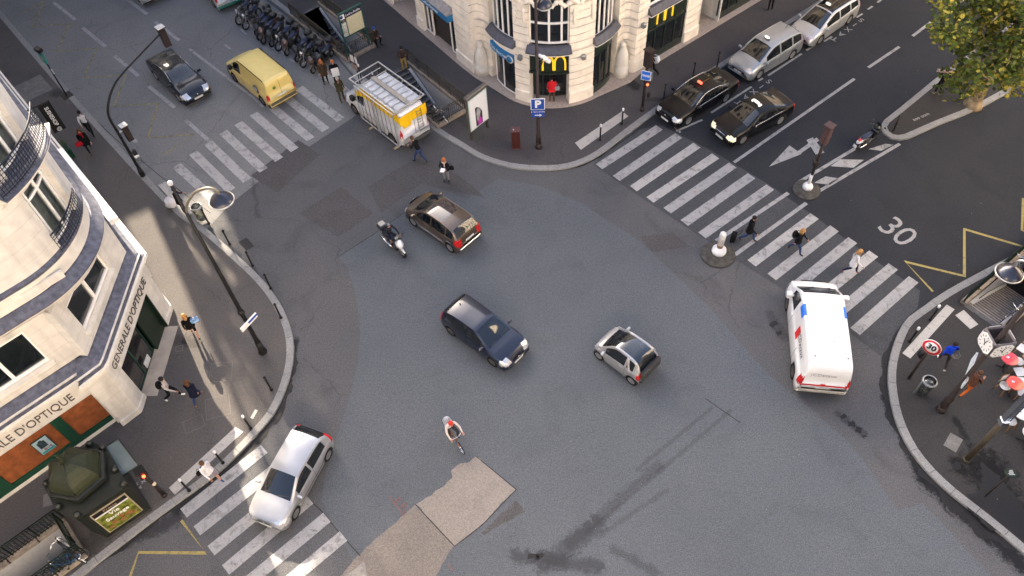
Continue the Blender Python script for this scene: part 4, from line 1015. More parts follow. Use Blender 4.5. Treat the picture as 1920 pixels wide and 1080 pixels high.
# panel pilasters on the band
for a in (63, 47):
    pts = arc(TCc, 3.42, a-4, a+4, 3) if False else None
for s_ in (0.6, 3.0, 5.4):
    f = Vector(tp[1]) - kd*(5.6-s_)
    q_('panel', [tuple(f), tuple(f+kd*1.5)], [(0.035, 8.02), (0.075, 8.04), (0.075, 8.36), (0.035, 8.38)], stone_l, 0.02)
# second floor: wall with tall window in the rounded corner, balcony rails
a0 = math.degrees(math.atan2(kn.x, -kn.y))
WA0, WA1 = 75, 105
sf_ = MB(); cu = arc(TCc, 3.40, a0, 90+math.degrees(math.atan2(0.664, 0.748)), 26)
def cut(a, b, n=8): return arc(TCc, 3.40, a, b, n)
f0 = Vector(arc(TCc, 3.40, a0, a0, 1)[0]); a_end = 90+math.degrees(math.atan2(0.664, 0.748)); fe = Vector(arc(TCc, 3.40, a_end, a_end, 1)[0])
H2 = [(0, 8.8), (0, 11.9)]
def floor_wall(z0, z1, zs, zt):
    strip(sf_, cut(a0, WA0), [(0, z0), (0, z1)], 0.4); strip(sf_, cut(WA1, a_end), [(0, z0), (0, z1)], 0.4)
    strip(sf_, cut(WA0, WA1), [(0, z0), (0, zs)], 0.4) if zs > z0 else None; strip(sf_, cut(WA0, WA1), [(0, zt), (0, z1)], 0.4)
    strip(sf_, [tuple(fe), tuple(fe+sd_*60)], [(0, z0), (0, z1)], 0.4)
    s_ = 1.9; strip(sf_, [tuple(f0-kd*1.9), tuple(f0)], [(0, z0), (0, z1)], 0.4); ws = []
    while s_ < 50:
        ws.append((f0-kd*(s_+1.5), f0-kd*s_))
        strip(sf_, [tuple(f0-kd*(s_+1.5)), tuple(f0-kd*s_)], [(0, zt), (0, z1)], 0.4)
        if zs > z0: strip(sf_, [tuple(f0-kd*(s_+1.5)), tuple(f0-kd*s_)], [(0, z0), (0, zs)], 0.4)
        strip(sf_, [tuple(f0-kd*(s_+4.0)), tuple(f0-kd*(s_+1.5))], [(0, z0), (0, z1)], 0.4); s_ += 4.0
    return ws
w2 = floor_wall(8.8, 11.9, 8.8, 11.4)
w3 = floor_wall(11.9, 15.3, 12.2, 14.9); w4 = floor_wall(15.3, 18.4, 15.6, 17.9)
sf_.obj('upper_wall', stone_l, LBt, world=True)
curt = mat('grey_curtain', (0.35, 0.38, 0.38), 0.8, var=0.25, scale=3)
for (z0, z1) in ((8.85, 11.4), (12.25, 14.9), (15.6, 17.9)):
    glazed('french_window', arc(TCc, 3.40, WA0, WA1, 6), z0, z1, [0, .12, .5, .88, 1], white_frame, LBt, 0.25, 0.1, (z1-0.55,) if z0 < 12 else (), glass('french_glass', (0.8, 0.85, 0.85), 0.03, 0.85))
    b = MB(); strip(b, arc(TCc, 3.0, WA0, WA1, 6), [(0, z0), (0, z1)], 0.02); b.obj('curtain', curt, LBt, world=True)
for ws, z0, z1 in ((w2, 8.85, 11.4), (w3, 12.25, 14.9)):
    for a, b in ws[:3]:
        glazed('window', [tuple(a), tuple(b)], z0, z1, [0, .5, 1], white_frame, LBt, 0.22, 0.11, (z1-0.6,)); 
q_('balcony_slab', arc(TCc, 3.42, 62, 116, 14), [(-0.01, 11.55), (0.1, 11.6), (0.3, 11.95), (0.55, 12.0), (0.62, 12.03), (0.62, 12.1)], stone_w, 0.4)
q_('balcony_lead', arc(TCc, 3.42, 62, 116, 14), [(0.64, 12.105), (0.64, 12.15), (0.2, 12.2), (0.0, 12.21)], lead, 0.4)
q_('roof_cornice', tp, [(0.0, 18.4), (0.5, 18.6), (0.5, 18.8), (0, 18.85), (-0.8, 21.0)], stone_w, 0.4)
q_('dark_rooms', [tuple(Vector(p)) for p in offset_line([Vector(p) for p in tp], 0.9)], flat(4.3, 18.4), dark_room, 0.1)
for z in (4.38, 7.3, 8.5, 11.95, 15.3, 18.4):
    fl_ = MB(); fl_.prism([tuple(p) for p in offset_line([Vector(p) for p in tp], 1.1 if z < 7 else 0.42)] + [(-90, 60), (-90, 0)], z-0.12, z); fl_.obj('floor_slab', dark_room, LBt, world=True)
rf = MB(); rf.prism([tuple(p) for p in offset_line([Vector(p) for p in tp], 0.95)] + [(-90, 60), (-90, 0)], 20.9, 21.1); rf.obj('roof', zinc, LBt, world=True)
def balcony(name, pts, z0, h, parent, scroll=True, step=0.13):
    pts = [Vector(p) for p in pts]; b = MB(); cum = [0]
    for i in range(len(pts)-1): cum.append(cum[-1]+(pts[i+1]-pts[i]).length)
    def at(s_):
        for i in range(len(cum)-1):
            if s_ <= cum[i+1]+1e-6: return pts[i].lerp(pts[i+1], (s_-cum[i])/max(1e-6, cum[i+1]-cum[i]))
        return pts[-1]
    b.tube([(p.x, p.y, z0+h) for p in pts], 0.03, 6); b.tube([(p.x, p.y, z0+0.08) for p in pts], 0.02, 5); b.tube([(p.x, p.y, z0+h-0.14) for p in pts], 0.014, 5)
    s_ = 0
    while s_ <= cum[-1]:
        p = at(s_); b.bar((p.x, p.y, z0), (p.x, p.y, z0+h), 0.018)
        if scroll and s_+step < cum[-1]:
            c_ = at(s_+step/2); d = (at(min(s_+step, cum[-1]))-p).normalized()
            for zc, r_ in ((z0+0.25, 0.07), (z0+0.43, 0.06), (z0+0.62, 0.07)):
                q = [(c_.x+d.x*r_*math.cos(t), c_.y+d.y*r_*math.cos(t), zc+r_*1.2*math.sin(t)) for t in [2*math.pi*k/7 for k in range(8)]]
                for k in range(7): b.bar(q[k], q[k+1], 0.013)
        s_ += step
    return b.obj(name, iron, parent, world=True)
balcony('balcony_railing', arc(TCc, 3.92, 63, 115, 16), 12.18, 0.95, LBt)
balcony('window_railing', arc(TCc, 3.60, 72, 108, 10), 8.8, 0.85, LBt, False, 0.15)
for k, zz_ in enumerate((9.0, 9.2, 9.4)): 
    b = MB(); b.tube([(x, y, zz_) for x, y in arc(TCc, 3.60, 72, 108, 10)], 0.012, 5); b.obj('railing_bar', iron, LBt, world=True)
# white ledge and downpipe on the far street side
q_('street_side_canopy', [stl(1.2), stl(7)], [(0.0, 5.1), (0.28, 5.15), (0.28, 5.35), (0, 5.4)], white_frame, 0.1)
# ================================================================== METRO STAIRS
tile_w = mat('white_wall_tiles', (0.42, 0.42, 0.43), 0.35, var=0.08)
coping = mat('stone_coping', (0.26, 0.22, 0.18), 0.8, var=0.25, scale=4)
step_m = mat('stair_stone', (0.085, 0.085, 0.09), 0.75, var=0.25, scale=4)
green_iron = mat('green_railing_iron', (0.016, 0.026, 0.02), 0.5, 0.4)
grey_iron = mat('grey_railing_iron', (0.075, 0.07, 0.062), 0.5, 0.5)
shaft_dark = mat('shaft_floor', (0.02, 0.02, 0.022), 0.9)
def metro(label, rect, rail_m, name='metro_entrance', steps=17, rise=0.16, tread=0.29, lift=0.0, gap=0.12, bars=0.13):
    a, b, c, d = [Vector((p[0], p[1])) for p in rect]      # a,d top step edge; b,c closed end
    u = (b-a).normalized(); L_ = (b-a).length; r_ = (d-a).normalized(); W_ = (d-a).length
    t = thing(name, label, 'metro entrance', (a.x, a.y, KZ), 0)
    def w(s_, q, z): return (a.x+u.x*s_+r_.x*q, a.y+u.y*s_+r_.y*q, z)
    ang = math.atan2(u.y, u.x)
    st_ = MB()
    for i in range(steps):
        z1 = KZ-rise*i; s0 = i*tread
        if s0+tread > L_-0.05: break
        st_.add([w(s0, 0, z1), w(s0+tread, 0, z1), w(s0+tread, W_, z1), w(s0, W_, z1), w(s0+tread, 0, z1-rise), w(s0+tread, W_, z1-rise)], [(3, 2, 1, 0), (1, 2, 5, 4)])
        st_.add([w(s0+tread-0.04, 0, z1+0.002), w(s0+tread, 0, z1+0.002), w(s0+tread, W_, z1+0.002), w(s0+tread-0.04, W_, z1+0.002)], [(3, 2, 1, 0)], 1)
    st_.obj('stairs', [step_m, coping], t, world=True)
    zb = KZ-rise*steps-0.5
    sh = MB(); q = [w(0, 0, 0), w(L_, 0, 0), w(L_, W_, 0), w(0, W_, 0)]
    for i in (0, 1, 2):
        p0, p1 = q[i], q[(i+1) % 4]
        sh.add([(p0[0], p0[1], zb), (p1[0], p1[1], zb), (p1[0], p1[1], KZ), (p0[0], p0[1], KZ)], [(0, 1, 2, 3)])
    sh.obj('shaft_wall', tile_w, t, world=True)
    sl = MB(); s0 = min(L_, steps*tread); sl.add([w(s0-0.3, 0, zb), w(L_, 0, zb), w(L_, W_, zb), w(s0-0.3, W_, zb)], [(3, 2, 1, 0)]); sl.obj('shaft_floor', shaft_dark, t, world=True)
    # sloping tiled side ramps under the hand rails
    for q0, q1 in ((0.0, 0.16), (W_-0.16, W_)):
        rp = MB(); e = min(L_, steps*tread)
        rp.add([w(0.4, q0, KZ-0.05), w(e, q0, KZ-rise*steps+0.25), w(e, q1, KZ-rise*steps+0.25), w(0.4, q1, KZ-0.05), w(0.4, q0, KZ-0.6), w(e, q0, KZ-rise*steps-0.3), w(e, q1, KZ-rise*steps-0.3), w(0.4, q1, KZ-0.6)],
               [(3, 2, 1, 0), (0, 1, 5, 4), (3, 7, 6, 2)]); rp.obj('side_ramp', tile_w, t, world=True)
    hr = MB(); hr.tube([w(0.1, 0.28, KZ+0.8), w(1.0, 0.28, KZ+0.5), w(L_*0.9, 0.28, KZ+0.8-L_*0.9*rise/tread)], 0.022, 6); hr.obj('handrail', rail_m, t, world=True)
    # coping on three sides and railings on it
    cw = 0.26
    for nm, p0, p1 in (('a', (0, -cw/2), (L_+cw, -cw/2)), ('b', (L_+cw/2, 0.003), (L_+cw/2, W_-0.003)), ('c', (0, W_+cw/2), (L_+cw, W_+cw/2))):
        P0, P1 = w(*p0, 0), w(*p1, 0); n_ = max(2, int((Vector(P1)-Vector(P0)).length/1.1)); cb = MB()
        for i in range(n_):
            A = Vector(P0).lerp(Vector(P1), i/n_+0.003); B = Vector(P0).lerp(Vector(P1), (i+1)/n_-0.003)
            cb.bar((A.x, A.y, KZ+0.09), (B.x, B.y, KZ+0.09), cw, 0.18)
        cb.obj('coping', coping, t, world=True)
        rl = MB(); zt = KZ+1.05; za = KZ+0.18
        rl.tube([(P0[0], P0[1], zt), (P1[0], P1[1], zt)], 0.028, 6); rl.bar((P0[0], P0[1], za+0.1), (P1[0], P1[1], za+0.1), 0.025, 0.04); rl.bar((P0[0], P0[1], zt-0.13), (P1[0], P1[1], zt-0.13), 0.02, 0.03)
        m_ = int((Vector(P1)-Vector(P0)).length/bars)
        for i in range(m_+1):
            A = Vector(P0).lerp(Vector(P1), i/m_); rl.bar((A.x, A.y, za), (A.x, A.y, zt), 0.02 if i % 8 else 0.05)
            if i < m_ and lift >= 0:
                B = Vector(P0).lerp(Vector(P1), (i+1)/m_); rl.bar((A.x, A.y, za+0.12), (B.x, B.y, za+0.35), 0.012); rl.bar((A.x, A.y, zt-0.15), (B.x, B.y, zt-0.38), 0.012)
        rl.obj('railing', rail_m, t, world=True)
    return t, w, L_, W_
mt1 = metro('metro stairs with grey railings behind the parked motorbikes, topped by a lit map board', M1, grey_iron)
mt2 = metro('metro stairs in front of the round corner building, beside the white rack van', M2, grey_iron)
mt3 = metro('metro stairs with green railings beside the cafe terrace on the right', M3, green_iron)
mt4 = metro('metro stairs with green railings beside the dark newsstand', M4, green_iron)

# map board at the closed end of the first stairs
def board_frame(a, b): a = Vector(a); b = Vector(b); return (a+b)/2, (b-a).normalized(), (b-a).length
bt = thing('map_board', 'green framed metro map board with a name strip above the upper stairs', 'map board', (*P(684, 112).xy, KZ))
_, w1, L1, W1 = mt1
A = Vector(w1(L1+0.13, W1+0.05, 0)); B = Vector(w1(L1+0.13, 0.15, 0)); mid = (A+B)/2; dx = (B-A).normalized()
M_ = frame((mid.x, mid.y, KZ+1.15), dx, (0, 0, 1))
b = MB(); b.box((-0.75, 0.55, 0), (0.07, 1.6+1.1, 0.09), M=M_); b.box((0.75, 0.55, 0), (0.07, 1.6+1.1, 0.09), M=M_); b.box((0, 1.92, 0), (1.64, 0.08, 0.14), M=M_); b.box((0, 0.36, 0), (1.43, 0.06, 0.1), M=M_); b.box((-0.38, 1.0, 0), (0.05, 1.2, 0.08), M=M_)
b.obj('frame', mat('green_enamel', (0.01, 0.07, 0.055), 0.35, coat=0.3), bt, world=True)
b = MB(); b.box((0.18, 0.97, 0.01), (1.05, 1.1, 0.06), M=M_); b.obj('map_panel', mat('map_paper', (0.5, 0.47, 0.33), 0.5, var=0.25, scale=25), bt, world=True)
b = MB(); b.box((-0.56, 0.85, 0.01), (0.3, 0.85, 0.06), M=M_); b.obj('notice_panel', mat('notice_paper', (0.42, 0.43, 0.4), 0.5, var=0.5, scale=12), bt, world=True)
b = MB(); b.box((0.15, 1.7, 0.01), (1.12, 0.3, 0.06), M=M_); b.obj('name_strip', mat('navy_strip', (0.03, 0.02, 0.06), 0.4), bt, world=True)
textmesh('name_lettering', 'Ledru-Rollin', 0.2, M_ @ Matrix.Translation((0.15, 1.7, 0.045)), wtxt, bt, world=True)
b = MB(); b.box((-0.56, 1.7, 0.01), (0.28, 0.3, 0.06), M=M_); b.lathe([(0.1, 0.0), (0.1, 0.05)], (0, 0, 0), 14, 1, M=M_ @ Matrix.Translation((-0.62, 1.7, 0))); b.obj('emblem', [white_paint, mat('emblem_blue', (0.03, 0.06, 0.2), 0.4)], bt, world=True)

# ================================================================== STREET FURNITURE
def furn(name, label, cat, px, py, z=KZ, group=None, rz=0):
    p = P(px, py, z); return thing(name, label, cat, (p.x, p.y, z), rz, group)
def signal_head(parent, c, rz, s_=(0.34, 0.3, 0.95), m_=brown_metal, lamps=True, name='signal_head', lit=0):
    b = MB(); b.box((0, 0, 0), s_, bev=0.03, M=Matrix.Translation(c) @ Matrix.Rotation(rz, 4, 'Z')); b.box((0, 0, s_[2]/2+0.03), (s_[0]+0.08, s_[1]+0.08, 0.05), M=Matrix.Translation(c) @ Matrix.Rotation(rz, 4, 'Z'))
    h = b.obj(name, m_, parent)
    if lamps:
        for k, col in enumerate(((0.25, 0.01, 0.01), (0.2, 0.1, 0.0), (0.01, 0.12, 0.04))):
            l_ = MB(); M2_ = Matrix.Translation(c) @ Matrix.Rotation(rz, 4, 'Z') @ Matrix.Translation((s_[0]/2, 0, (1-k)*s_[2]*0.3)) @ Matrix.Rotation(R(90), 4, 'Y')
            l_.lathe([(0.10, 0.0), (0.10, 0.03), (0.05, 0.045)], n=14, M=M2_); l_.add([(-0.11*math.cos(t), 0.11*math.sin(t), 0.02) for t in [math.pi*(i/8)-math.pi/2 for i in range(9)]] + [(-0.11*math.cos(t), 0.11*math.sin(t), 0.18) for t in [math.pi*(i/8)-math.pi/2 for i in range(9)]], [(i, i+1, i+10, i+9) for i in range(8)], 1, M=M2_)
            l_.obj('lens', [mat('signal_lens_%d' % k, col, 0.2, coat=0.5), m_], h)
    return h
# left arched signal pole
p0 = P(268, 329, KZ); t = thing('arched_signal_pole', 'tall black curved pole hanging a traffic signal over the road', 'traffic light', (p0.x, p0.y, KZ))
hd = P(309, 72, 5.6); hx, hy = hd.x-p0.x, hd.y-p0.y
pts = [(0, 0, 0), (0, 0, 1.5), (0, 0, 3.0), (0.0, 0.0, 4.0), (0.06*hx, 0.06*hy, 4.6), (0.2*hx, 0.2*hy, 5.15), (0.4*hx, 0.4*hy, 5.45), (hx*0.99, hy*0.99, 5.85)]
b = MB(); b.tube(smooth_path(pts, 5), [0.085-0.045*i/35 for i in range(36)], 10); b.lathe([(0.14, 0), (0.14, 0.25), (0.09, 0.6)]); b.obj('pole', black_metal, t)
az = math.atan2(-0.75, 0.66)+math.pi
signal_head(t, (hx, hy, 5.55), R(135), (0.3, 0.34, 1.05)); 
b = MB(); b.box((0, 0, 0), (0.36, 0.4, 0.1), M=Matrix.Translation((hx, hy, 6.13)) @ Matrix.Rotation(R(135), 4, 'Z')); b.obj('cap', light_grey, t)
h2 = signal_head(t, (0.28, 0.25, 2.75), R(135), (0.28, 0.3, 0.9)); b = MB(); b.box((0.28, 0.25, 3.27), (0.32, 0.36, 0.08), rz=R(135)); b.box((0.1, 0.1, 3.0), (0.3, 0.05, 0.05), rz=R(40)); b.obj('bracket', light_grey, t)
b = MB(); b.box((0.17, 0.14, 1.55), (0.18, 0.22, 0.3), rz=R(40), bev=0.02); b.obj('push_button_box', black_metal, t)
signal_head(t, (0.16, 0.16, 1.05), R(-45), (0.14, 0.16, 0.3), grey_metal, False, 'small_repeater')
# teal headed bus stop pole
t = furn('bus_stop_pole', 'thin black pole with a teal sign head on a square base plate', 'bus stop', 125, 179)
b = MB(); b.tube([(0, 0, 0), (0, 0, 2.5)], [0.045, 0.035], 8); b.obj('pole', black_metal, t)
b = MB(); b.box((0, 0, 0.01), (0.6, 0.6, 0.02), rz=R(-45)); b.obj('base_plate', grate, t)
b = MB(); M_ = Matrix.Rotation(R(-35), 4, 'Z') @ Matrix.Translation((0, -0.03, 2.65)); b.prism([(-0.28, 0.38), (0.28, 0.38), (0.24, -0.18), (0.0, -0.42), (-0.24, -0.18)], -0.03, 0.03, M=M_ @ Matrix.Rotation(R(90), 4, 'X')); sg = b.obj('sign_plate', mat('teal_enamel', (0.01, 0.28, 0.23), 0.35, coat=0.3), t)
b = MB(); b.box((0, -0.04, 0.05), (0.2, 0.02, 0.25), M=M_); b.obj('sign_symbol', mat('pale_green', (0.35, 0.4, 0.33), 0.5), sg)
b = MB(); b.box((0, 0, 3.2), (0.45, 0.3, 0.22), rz=R(-35), bev=0.03); b.obj('lamp_head', black_metal, t); b = MB(); b.box((0.03, 0, 1.75), (0.2, 0.06, 0.3), rz=R(-35)); b.obj('timetable', light_grey, t)
# street lamps -------------------------------------------------------
def lamp_head(parent, c, r_=0.42):
    b = MB(); b.lathe([(0.02, 0.32), (0.1, 0.27), (0.22, 0.2), (0.36, 0.08), (r_, 0.0), (r_, -0.05), (r_-0.05, -0.06)], c, 24); h = b.obj('lamp_shade', mat('lamp_shade_metal', (0.03, 0.03, 0.042), 0.3, 0.5, 0.5), parent)
    b = MB(); b.lathe([(r_-0.06, -0.055), (0.25, -0.17), (0.05, -0.21)], c, 20); b.obj('diffuser', mat('lamp_diffuser', (0.55, 0.55, 0.52), 0.3), h)
    b = MB(); b.tube([(c[0]+(r_+0.0)*math.cos(2*math.pi*k/24), c[1]+(r_+0.0)*math.sin(2*math.pi*k/24), c[2]-0.03) for k in range(25)], 0.03, 6); b.obj('rim', mat('pale_rim', (0.5, 0.49, 0.44), 0.3, 0.6), h)
    return h
p0 = P(493, 660, KZ); t = thing('street_lamp', 'tall black lamp post with a round shade on a curved arm over the left pavement', 'street lamp', (p0.x, p0.y, KZ))
hd = P(418, 381, 9.9); dx_, dy_ = hd.x-p0.x, hd.y-p0.y
b = MB(); b.tube([(0, 0, 0), (0, 0, 0.9), (0, 0, 1.0), (0, 0, 4.4), (0, 0, 10.6)], [0.13, 0.12, 0.1, 0.085, 0.05], 12); b.lathe([(0.19, 0), (0.19, 0.1), (0.14, 0.3), (0.13, 0.8)]); b.lathe([(0.13, 3.0), (0.15, 3.1), (0.1, 3.25)]); b.obj('pole', black_metal, t)
b = MB(); b.tube(smooth_path([(0, 0, 9.2), (dx_*0.15, dy_*0.15, 9.7), (dx_*0.45, dy_*0.45, 10.25), (dx_*0.8, dy_*0.8, 10.5), (dx_, dy_, 10.42), (dx_, dy_, 10.2)], 6), 0.05, 8); b.obj('arm', mat('weathered_arm', (0.22, 0.2, 0.16), 0.4, 0.5), t)
lamp_head(t, (dx_, dy_, 9.95))
b = MB(); b.ball((0, 0, 10.68), 0.1, 10, 6); b.obj('finial', light_grey, t)
pa, pb_ = P(453, 620, 2.7), P(481, 590, 2.7); sg = thing('street_sign', 'white and blue direction plate fixed low on the left lamp post', 'sign', (pa.x, pa.y, 2.7))
b = MB(); b.bar((pa.x, pa.y, 2.72), (pb_.x, pb_.y, 2.72), 0.06, 0.26); b.obj('plate', white_paint, sg, world=True); b = MB(); b.bar((pa.lerp(pb_, .45).x, pa.lerp(pb_, .45).y, 2.75), (pb_.x, pb_.y, 2.75), 0.068, 0.12); b.obj('blue_band', mat('sign_blue', (0.015, 0.06, 0.32), 0.4), sg, world=True)
sign_blue = MATS['sign_blue']
# parking post
p0 = P(1010, 276, KZ); t = thing('parking_lamp_post', 'tall brown lamp post carrying a blue P sign in front of the corner building', 'street lamp', (p0.x, p0.y, KZ))
b = MB(); b.tube([(0, 0, 0), (0, 0, 1.0), (0, 0, 1.05), (0, 0, 9.5)], [0.14, 0.13, 0.10, 0.06], 12); b.lathe([(0.19, 0), (0.18, 0.12), (0.14, 0.3)]); b.obj('pole', brown_metal, t)
hd = P(1020, 14, 8.4); dx_, dy_ = hd.x-p0.x, hd.y-p0.y
b = MB(); b.tube(smooth_path([(0, 0, 7.6), (dx_*0.3, dy_*0.3, 8.4), (dx_*0.7, dy_*0.7, 8.95), (dx_, dy_, 8.9), (dx_, dy_, 8.7)], 5), 0.045, 8); b.obj('arm', brown_metal, t); lamp_head(t, (dx_, dy_, 8.4), 0.36)
sp_ = P(1019, 112, 5.0); sx_, sy_ = sp_.x-p0.x, sp_.y-p0.y
b = MB(); b.bar((0, 0, 5.6), (sx_, sy_, 4.9), 0.05); b.bar((0, 0, 4.6), (sx_, sy_, 4.9), 0.04); b.obj('spotlight_bracket', black_metal, t)
b = MB(); M_ = Matrix.Translation((sx_, sy_, 5.0)) @ Matrix.Rotation(R(-40), 4, 'Y') @ Matrix.Rotation(R(20), 4, 'X'); b.lathe([(0.12, -0.3), (0.13, 0.05), (0.09, 0.1), (0.08, 0.35)], M=M_, n=14); b.lathe([(0.1, 0.1), (0.12, 0.3), (0.02, 0.32)], (0.05, -0.1, -0.5), M=M_, n=12); b.obj('spotlight', white_paint, t)
M_ = frame((0, -0.14, 3.05), (1, 0, 0), (0, 0, 1))
b = MB(); b.box((0, 0, 0), (0.72, 0.72, 0.03), M=M_, bev=0.01); b.obj('sign_border', white_paint, t); b = MB(); b.box((0, 0, 0.018), (0.64, 0.64, 0.01), M=M_); b.obj('sign_face', sign_blue, t)
textmesh('sign_letter', 'P', 0.62, M_ @ Matrix.Translation((0, 0, 0.026)), wtxt, t, bold=0.025)
b = MB(); b.box((0, -0.48, 0), (0.66, 0.17, 0.03), M=M_); b.obj('sign_face', sign_blue, t); b = MB(); b.box((0, -0.70, 0), (0.66, 0.24, 0.03), M=M_); b.obj('sign_face', sign_blue, t)
textmesh('sign_lettering', 'à 1ère droite', 0.13, M_ @ Matrix.Translation((0, -0.48, 0.02)), wtxt, t)
b = MB(); b.box((-0.03, -0.7, 0.02), (0.26, 0.045, 0.012), M=M_); b.prism([(0.2, -0.7), (0.07, -0.61), (0.1, -0.7), (0.07, -0.79)], 0.016, 0.03, M=M_); b.obj('arrow', wtxt, t)
# advertising panel
pa, pb_ = P(884, 262, KZ), P(914, 238, KZ); t = thing('advertising_panel', 'grey framed white poster panel with a dark and purple picture beside the metro stairs', 'advertising panel', ((pa.x+pb_.x)/2, (pa.y+pb_.y)/2, KZ))
dx = (pb_-pa).normalized(); mid = (pa+pb_)/2; M_ = frame((mid.x, mid.y, KZ), dx, (0, 0, 1)); Wd = (pb_-pa).length+0.05
b = MB(); 
for s_ in (-1, 1): b.box((s_*Wd/2, 0.2, 0), (0.12, 0.6, 0.1), M=M_)
b.obj('post', grey_iron, t, world=True) if False else None
for s_ in (-1, 1): b = MB(); b.box((s_*Wd*0.47, 0.27, 0), (0.11, 0.54, 0.1), M=M_); b.obj('post', grey_iron, t, world=True)
b = MB(); b.box((0, 1.68, 0), (Wd+0.2, 2.24, 0.16), M=M_, bev=0.03); b.box((0, 2.84, 0.0), (Wd+0.28, 0.16, 0.26), M=M_, bev=0.04); b.obj('case', mat('grey_case', (0.13, 0.12, 0.11), 0.4, 0.5), t, world=True)
b = MB(); b.box((0, 1.66, 0.09), (Wd+0.06, 2.06, 0.01), M=M_); b.obj('border', mat('pale_aqua', (0.4, 0.52, 0.54), 0.3), t, world=True)
b = MB(); b.box((0, 1.66, 0.098), (Wd-0.06, 1.94, 0.01), M=M_); b.obj('poster', mat('poster_white', (0.62, 0.64, 0.68), 0.3, var=0.03), t, world=True)
b = MB(); b.prism([(-0.26, 0.72), (0.24, 0.72), (0.24, 1.5), (0.1, 1.78), (-0.14, 1.98), (-0.26, 1.95)], 0.104, 0.112, M=M_); b.obj('poster_shape', mat('poster_dark', (0.05, 0.05, 0.06), 0.2, var=0.6, scale=2), t, world=True)
b = MB(); b.prism([(-0.15, 0.76), (0.2, 0.76), (0.2, 1.0), (0.06, 1.25), (-0.05, 1.1)], 0.113, 0.118, M=M_); b.obj('poster_flower', mat('poster_purple', (0.4, 0.03, 0.35), 0.4, var=0.4, scale=9), t, world=True)
b = MB(); b.prism([(-0.14, 1.0), (0.06, 1.28), (0.16, 1.72), (-0.1, 1.86), (-0.2, 1.5)], 0.1125, 0.117, M=M_); b.obj('poster_highlight', mat('poster_grey', (0.3, 0.31, 0.33), 0.2, var=0.4, scale=3), t, world=True)
# small cabinet
t = furn('street_cabinet', 'dark red metal street cabinet standing alone in front of the corner building', 'cabinet', 968, 276)
b = MB(); b.box((0, 0, 0.62), (0.44, 0.34, 1.2), rz=R(0), bev=0.02); b.obj('body', mat('oxide_red_metal', (0.05, 0.014, 0.012), 0.5, var=0.2), t)
b = MB(); b.box((0, 0, 1.24), (0.5, 0.4, 0.05)); b.box((0, 0, 0.03), (0.48, 0.38, 0.06)); b.obj('lid', mat('dull_red_lid', (0.10, 0.05, 0.05), 0.5), t); b = MB(); b.ball((-0.1, -0.05, 1.28), 0.04, 8, 5); b.obj('lock', light_grey, t)
# bollards
def bollard(px, py, h=1.15, tilt=0, label='', ball=True):
    t = furn('bollard', label, 'bollard', px, py, group='thin black bollards along the kerbs')
    b = MB(); b.tube([(0, 0, 0), (0, 0, h*0.86)], [0.045, 0.04], 10); b.lathe([(0.075, 0), (0.075, 0.05), (0.05, 0.1)]); b.obj('post', black_metal, t)
    b = MB(); b.lathe([(0.045, h*0.84), (0.05, h*0.86), (0.06, h*0.9), (0.062, h*0.95), (0.04, h)], n=12); b.obj('cap', mat('white_cap', (0.65, 0.65, 0.65), 0.35) if ball else black_metal, t)
    return t
BL = [(392, 420, 0, 'black bollard nearest the litter bin on the left pavement'), (431, 459, 0, 'second black bollard below the litter bin, level with the drain grate'), (474, 499, 0, 'third black bollard down the left kerb, below the drain grate'),
      (508, 541, 0, 'fourth black bollard down the left kerb from the litter bin'), (527, 596, 0, 'black bollard on the left kerb just above the lamp post foot'), (509, 731, 0, 'black bollard on the left kerb just below the lamp post foot'),
      (470, 803, 1, 'dark tipped bollard above the white tactile strip by the lower left crossing'), (418, 868, 1, 'white capped bollard just right of the person in white at the lower left crossing'), (355, 920, 1, 'white capped bollard left of the person in white, at the tactile strip end'),
      (1125, 263, 1, 'white capped bollard on the tactile strip nearest the centre of the road'), (1166, 233, 1, 'white capped bollard at the taxi end of the upper tactile strip'), (1244, 187, 0, 'black bollard beside the bonnet of the first black taxi'),
      (1299, 147, 0, 'black bollard behind the first black taxi near the building'), (1344, 127, 0, 'black bollard beside the silver taxi on the building side'), (1744, 600, 1, 'white capped bollard on the right corner nearest the yellow zigzag'),
      (1706, 641, 1, 'white capped bollard on the right corner next to the 30 sign'), (678, 150, 1, 'white capped bollard on the upper kerb under the thin pole'), (704, 165, 1, 'white capped bollard behind the cab of the rack van')]
for (x, y, wcap, lb) in BL: bollard(x, y, 1.12, 0, lb, bool(wcap))
t = furn('marker_post', 'plain dark post standing on the tip of the traffic island', 'post', 1675, 245); b = MB(); b.tube([(0, 0, 0), (0, 0, 1.0)], [0.05, 0.045], 10); b.lathe([(0.08, 0), (0.07, 0.05)]); b.obj('post', brown_metal, t); b = MB(); b.ball((0, 0, 1.0), 0.05, 8, 5); b.obj('cap', brown_metal, t)
# thin pole with grey plate by the upper stairs
t = furn('sign_pole', 'thin black pole with a grey square plate seen from behind, beside the map board', 'sign', 680, 176); b = MB(); b.tube([(0, 0, 0), (0, 0, 3.3)], 0.035, 8); b.obj('pole', black_metal, t)
b = MB(); b.box((-0.05, 0.05, 2.35), (0.55, 0.03, 0.45), rz=R(-42), bev=0.01); b.obj('plate', light_grey, t); b = MB(); b.box((-0.1, 0.0, 1.9), (0.4, 0.03, 0.35), rz=R(-42)); b.obj('plate', mat('dull_pink_plate', (0.22, 0.16, 0.14), 0.6), t)
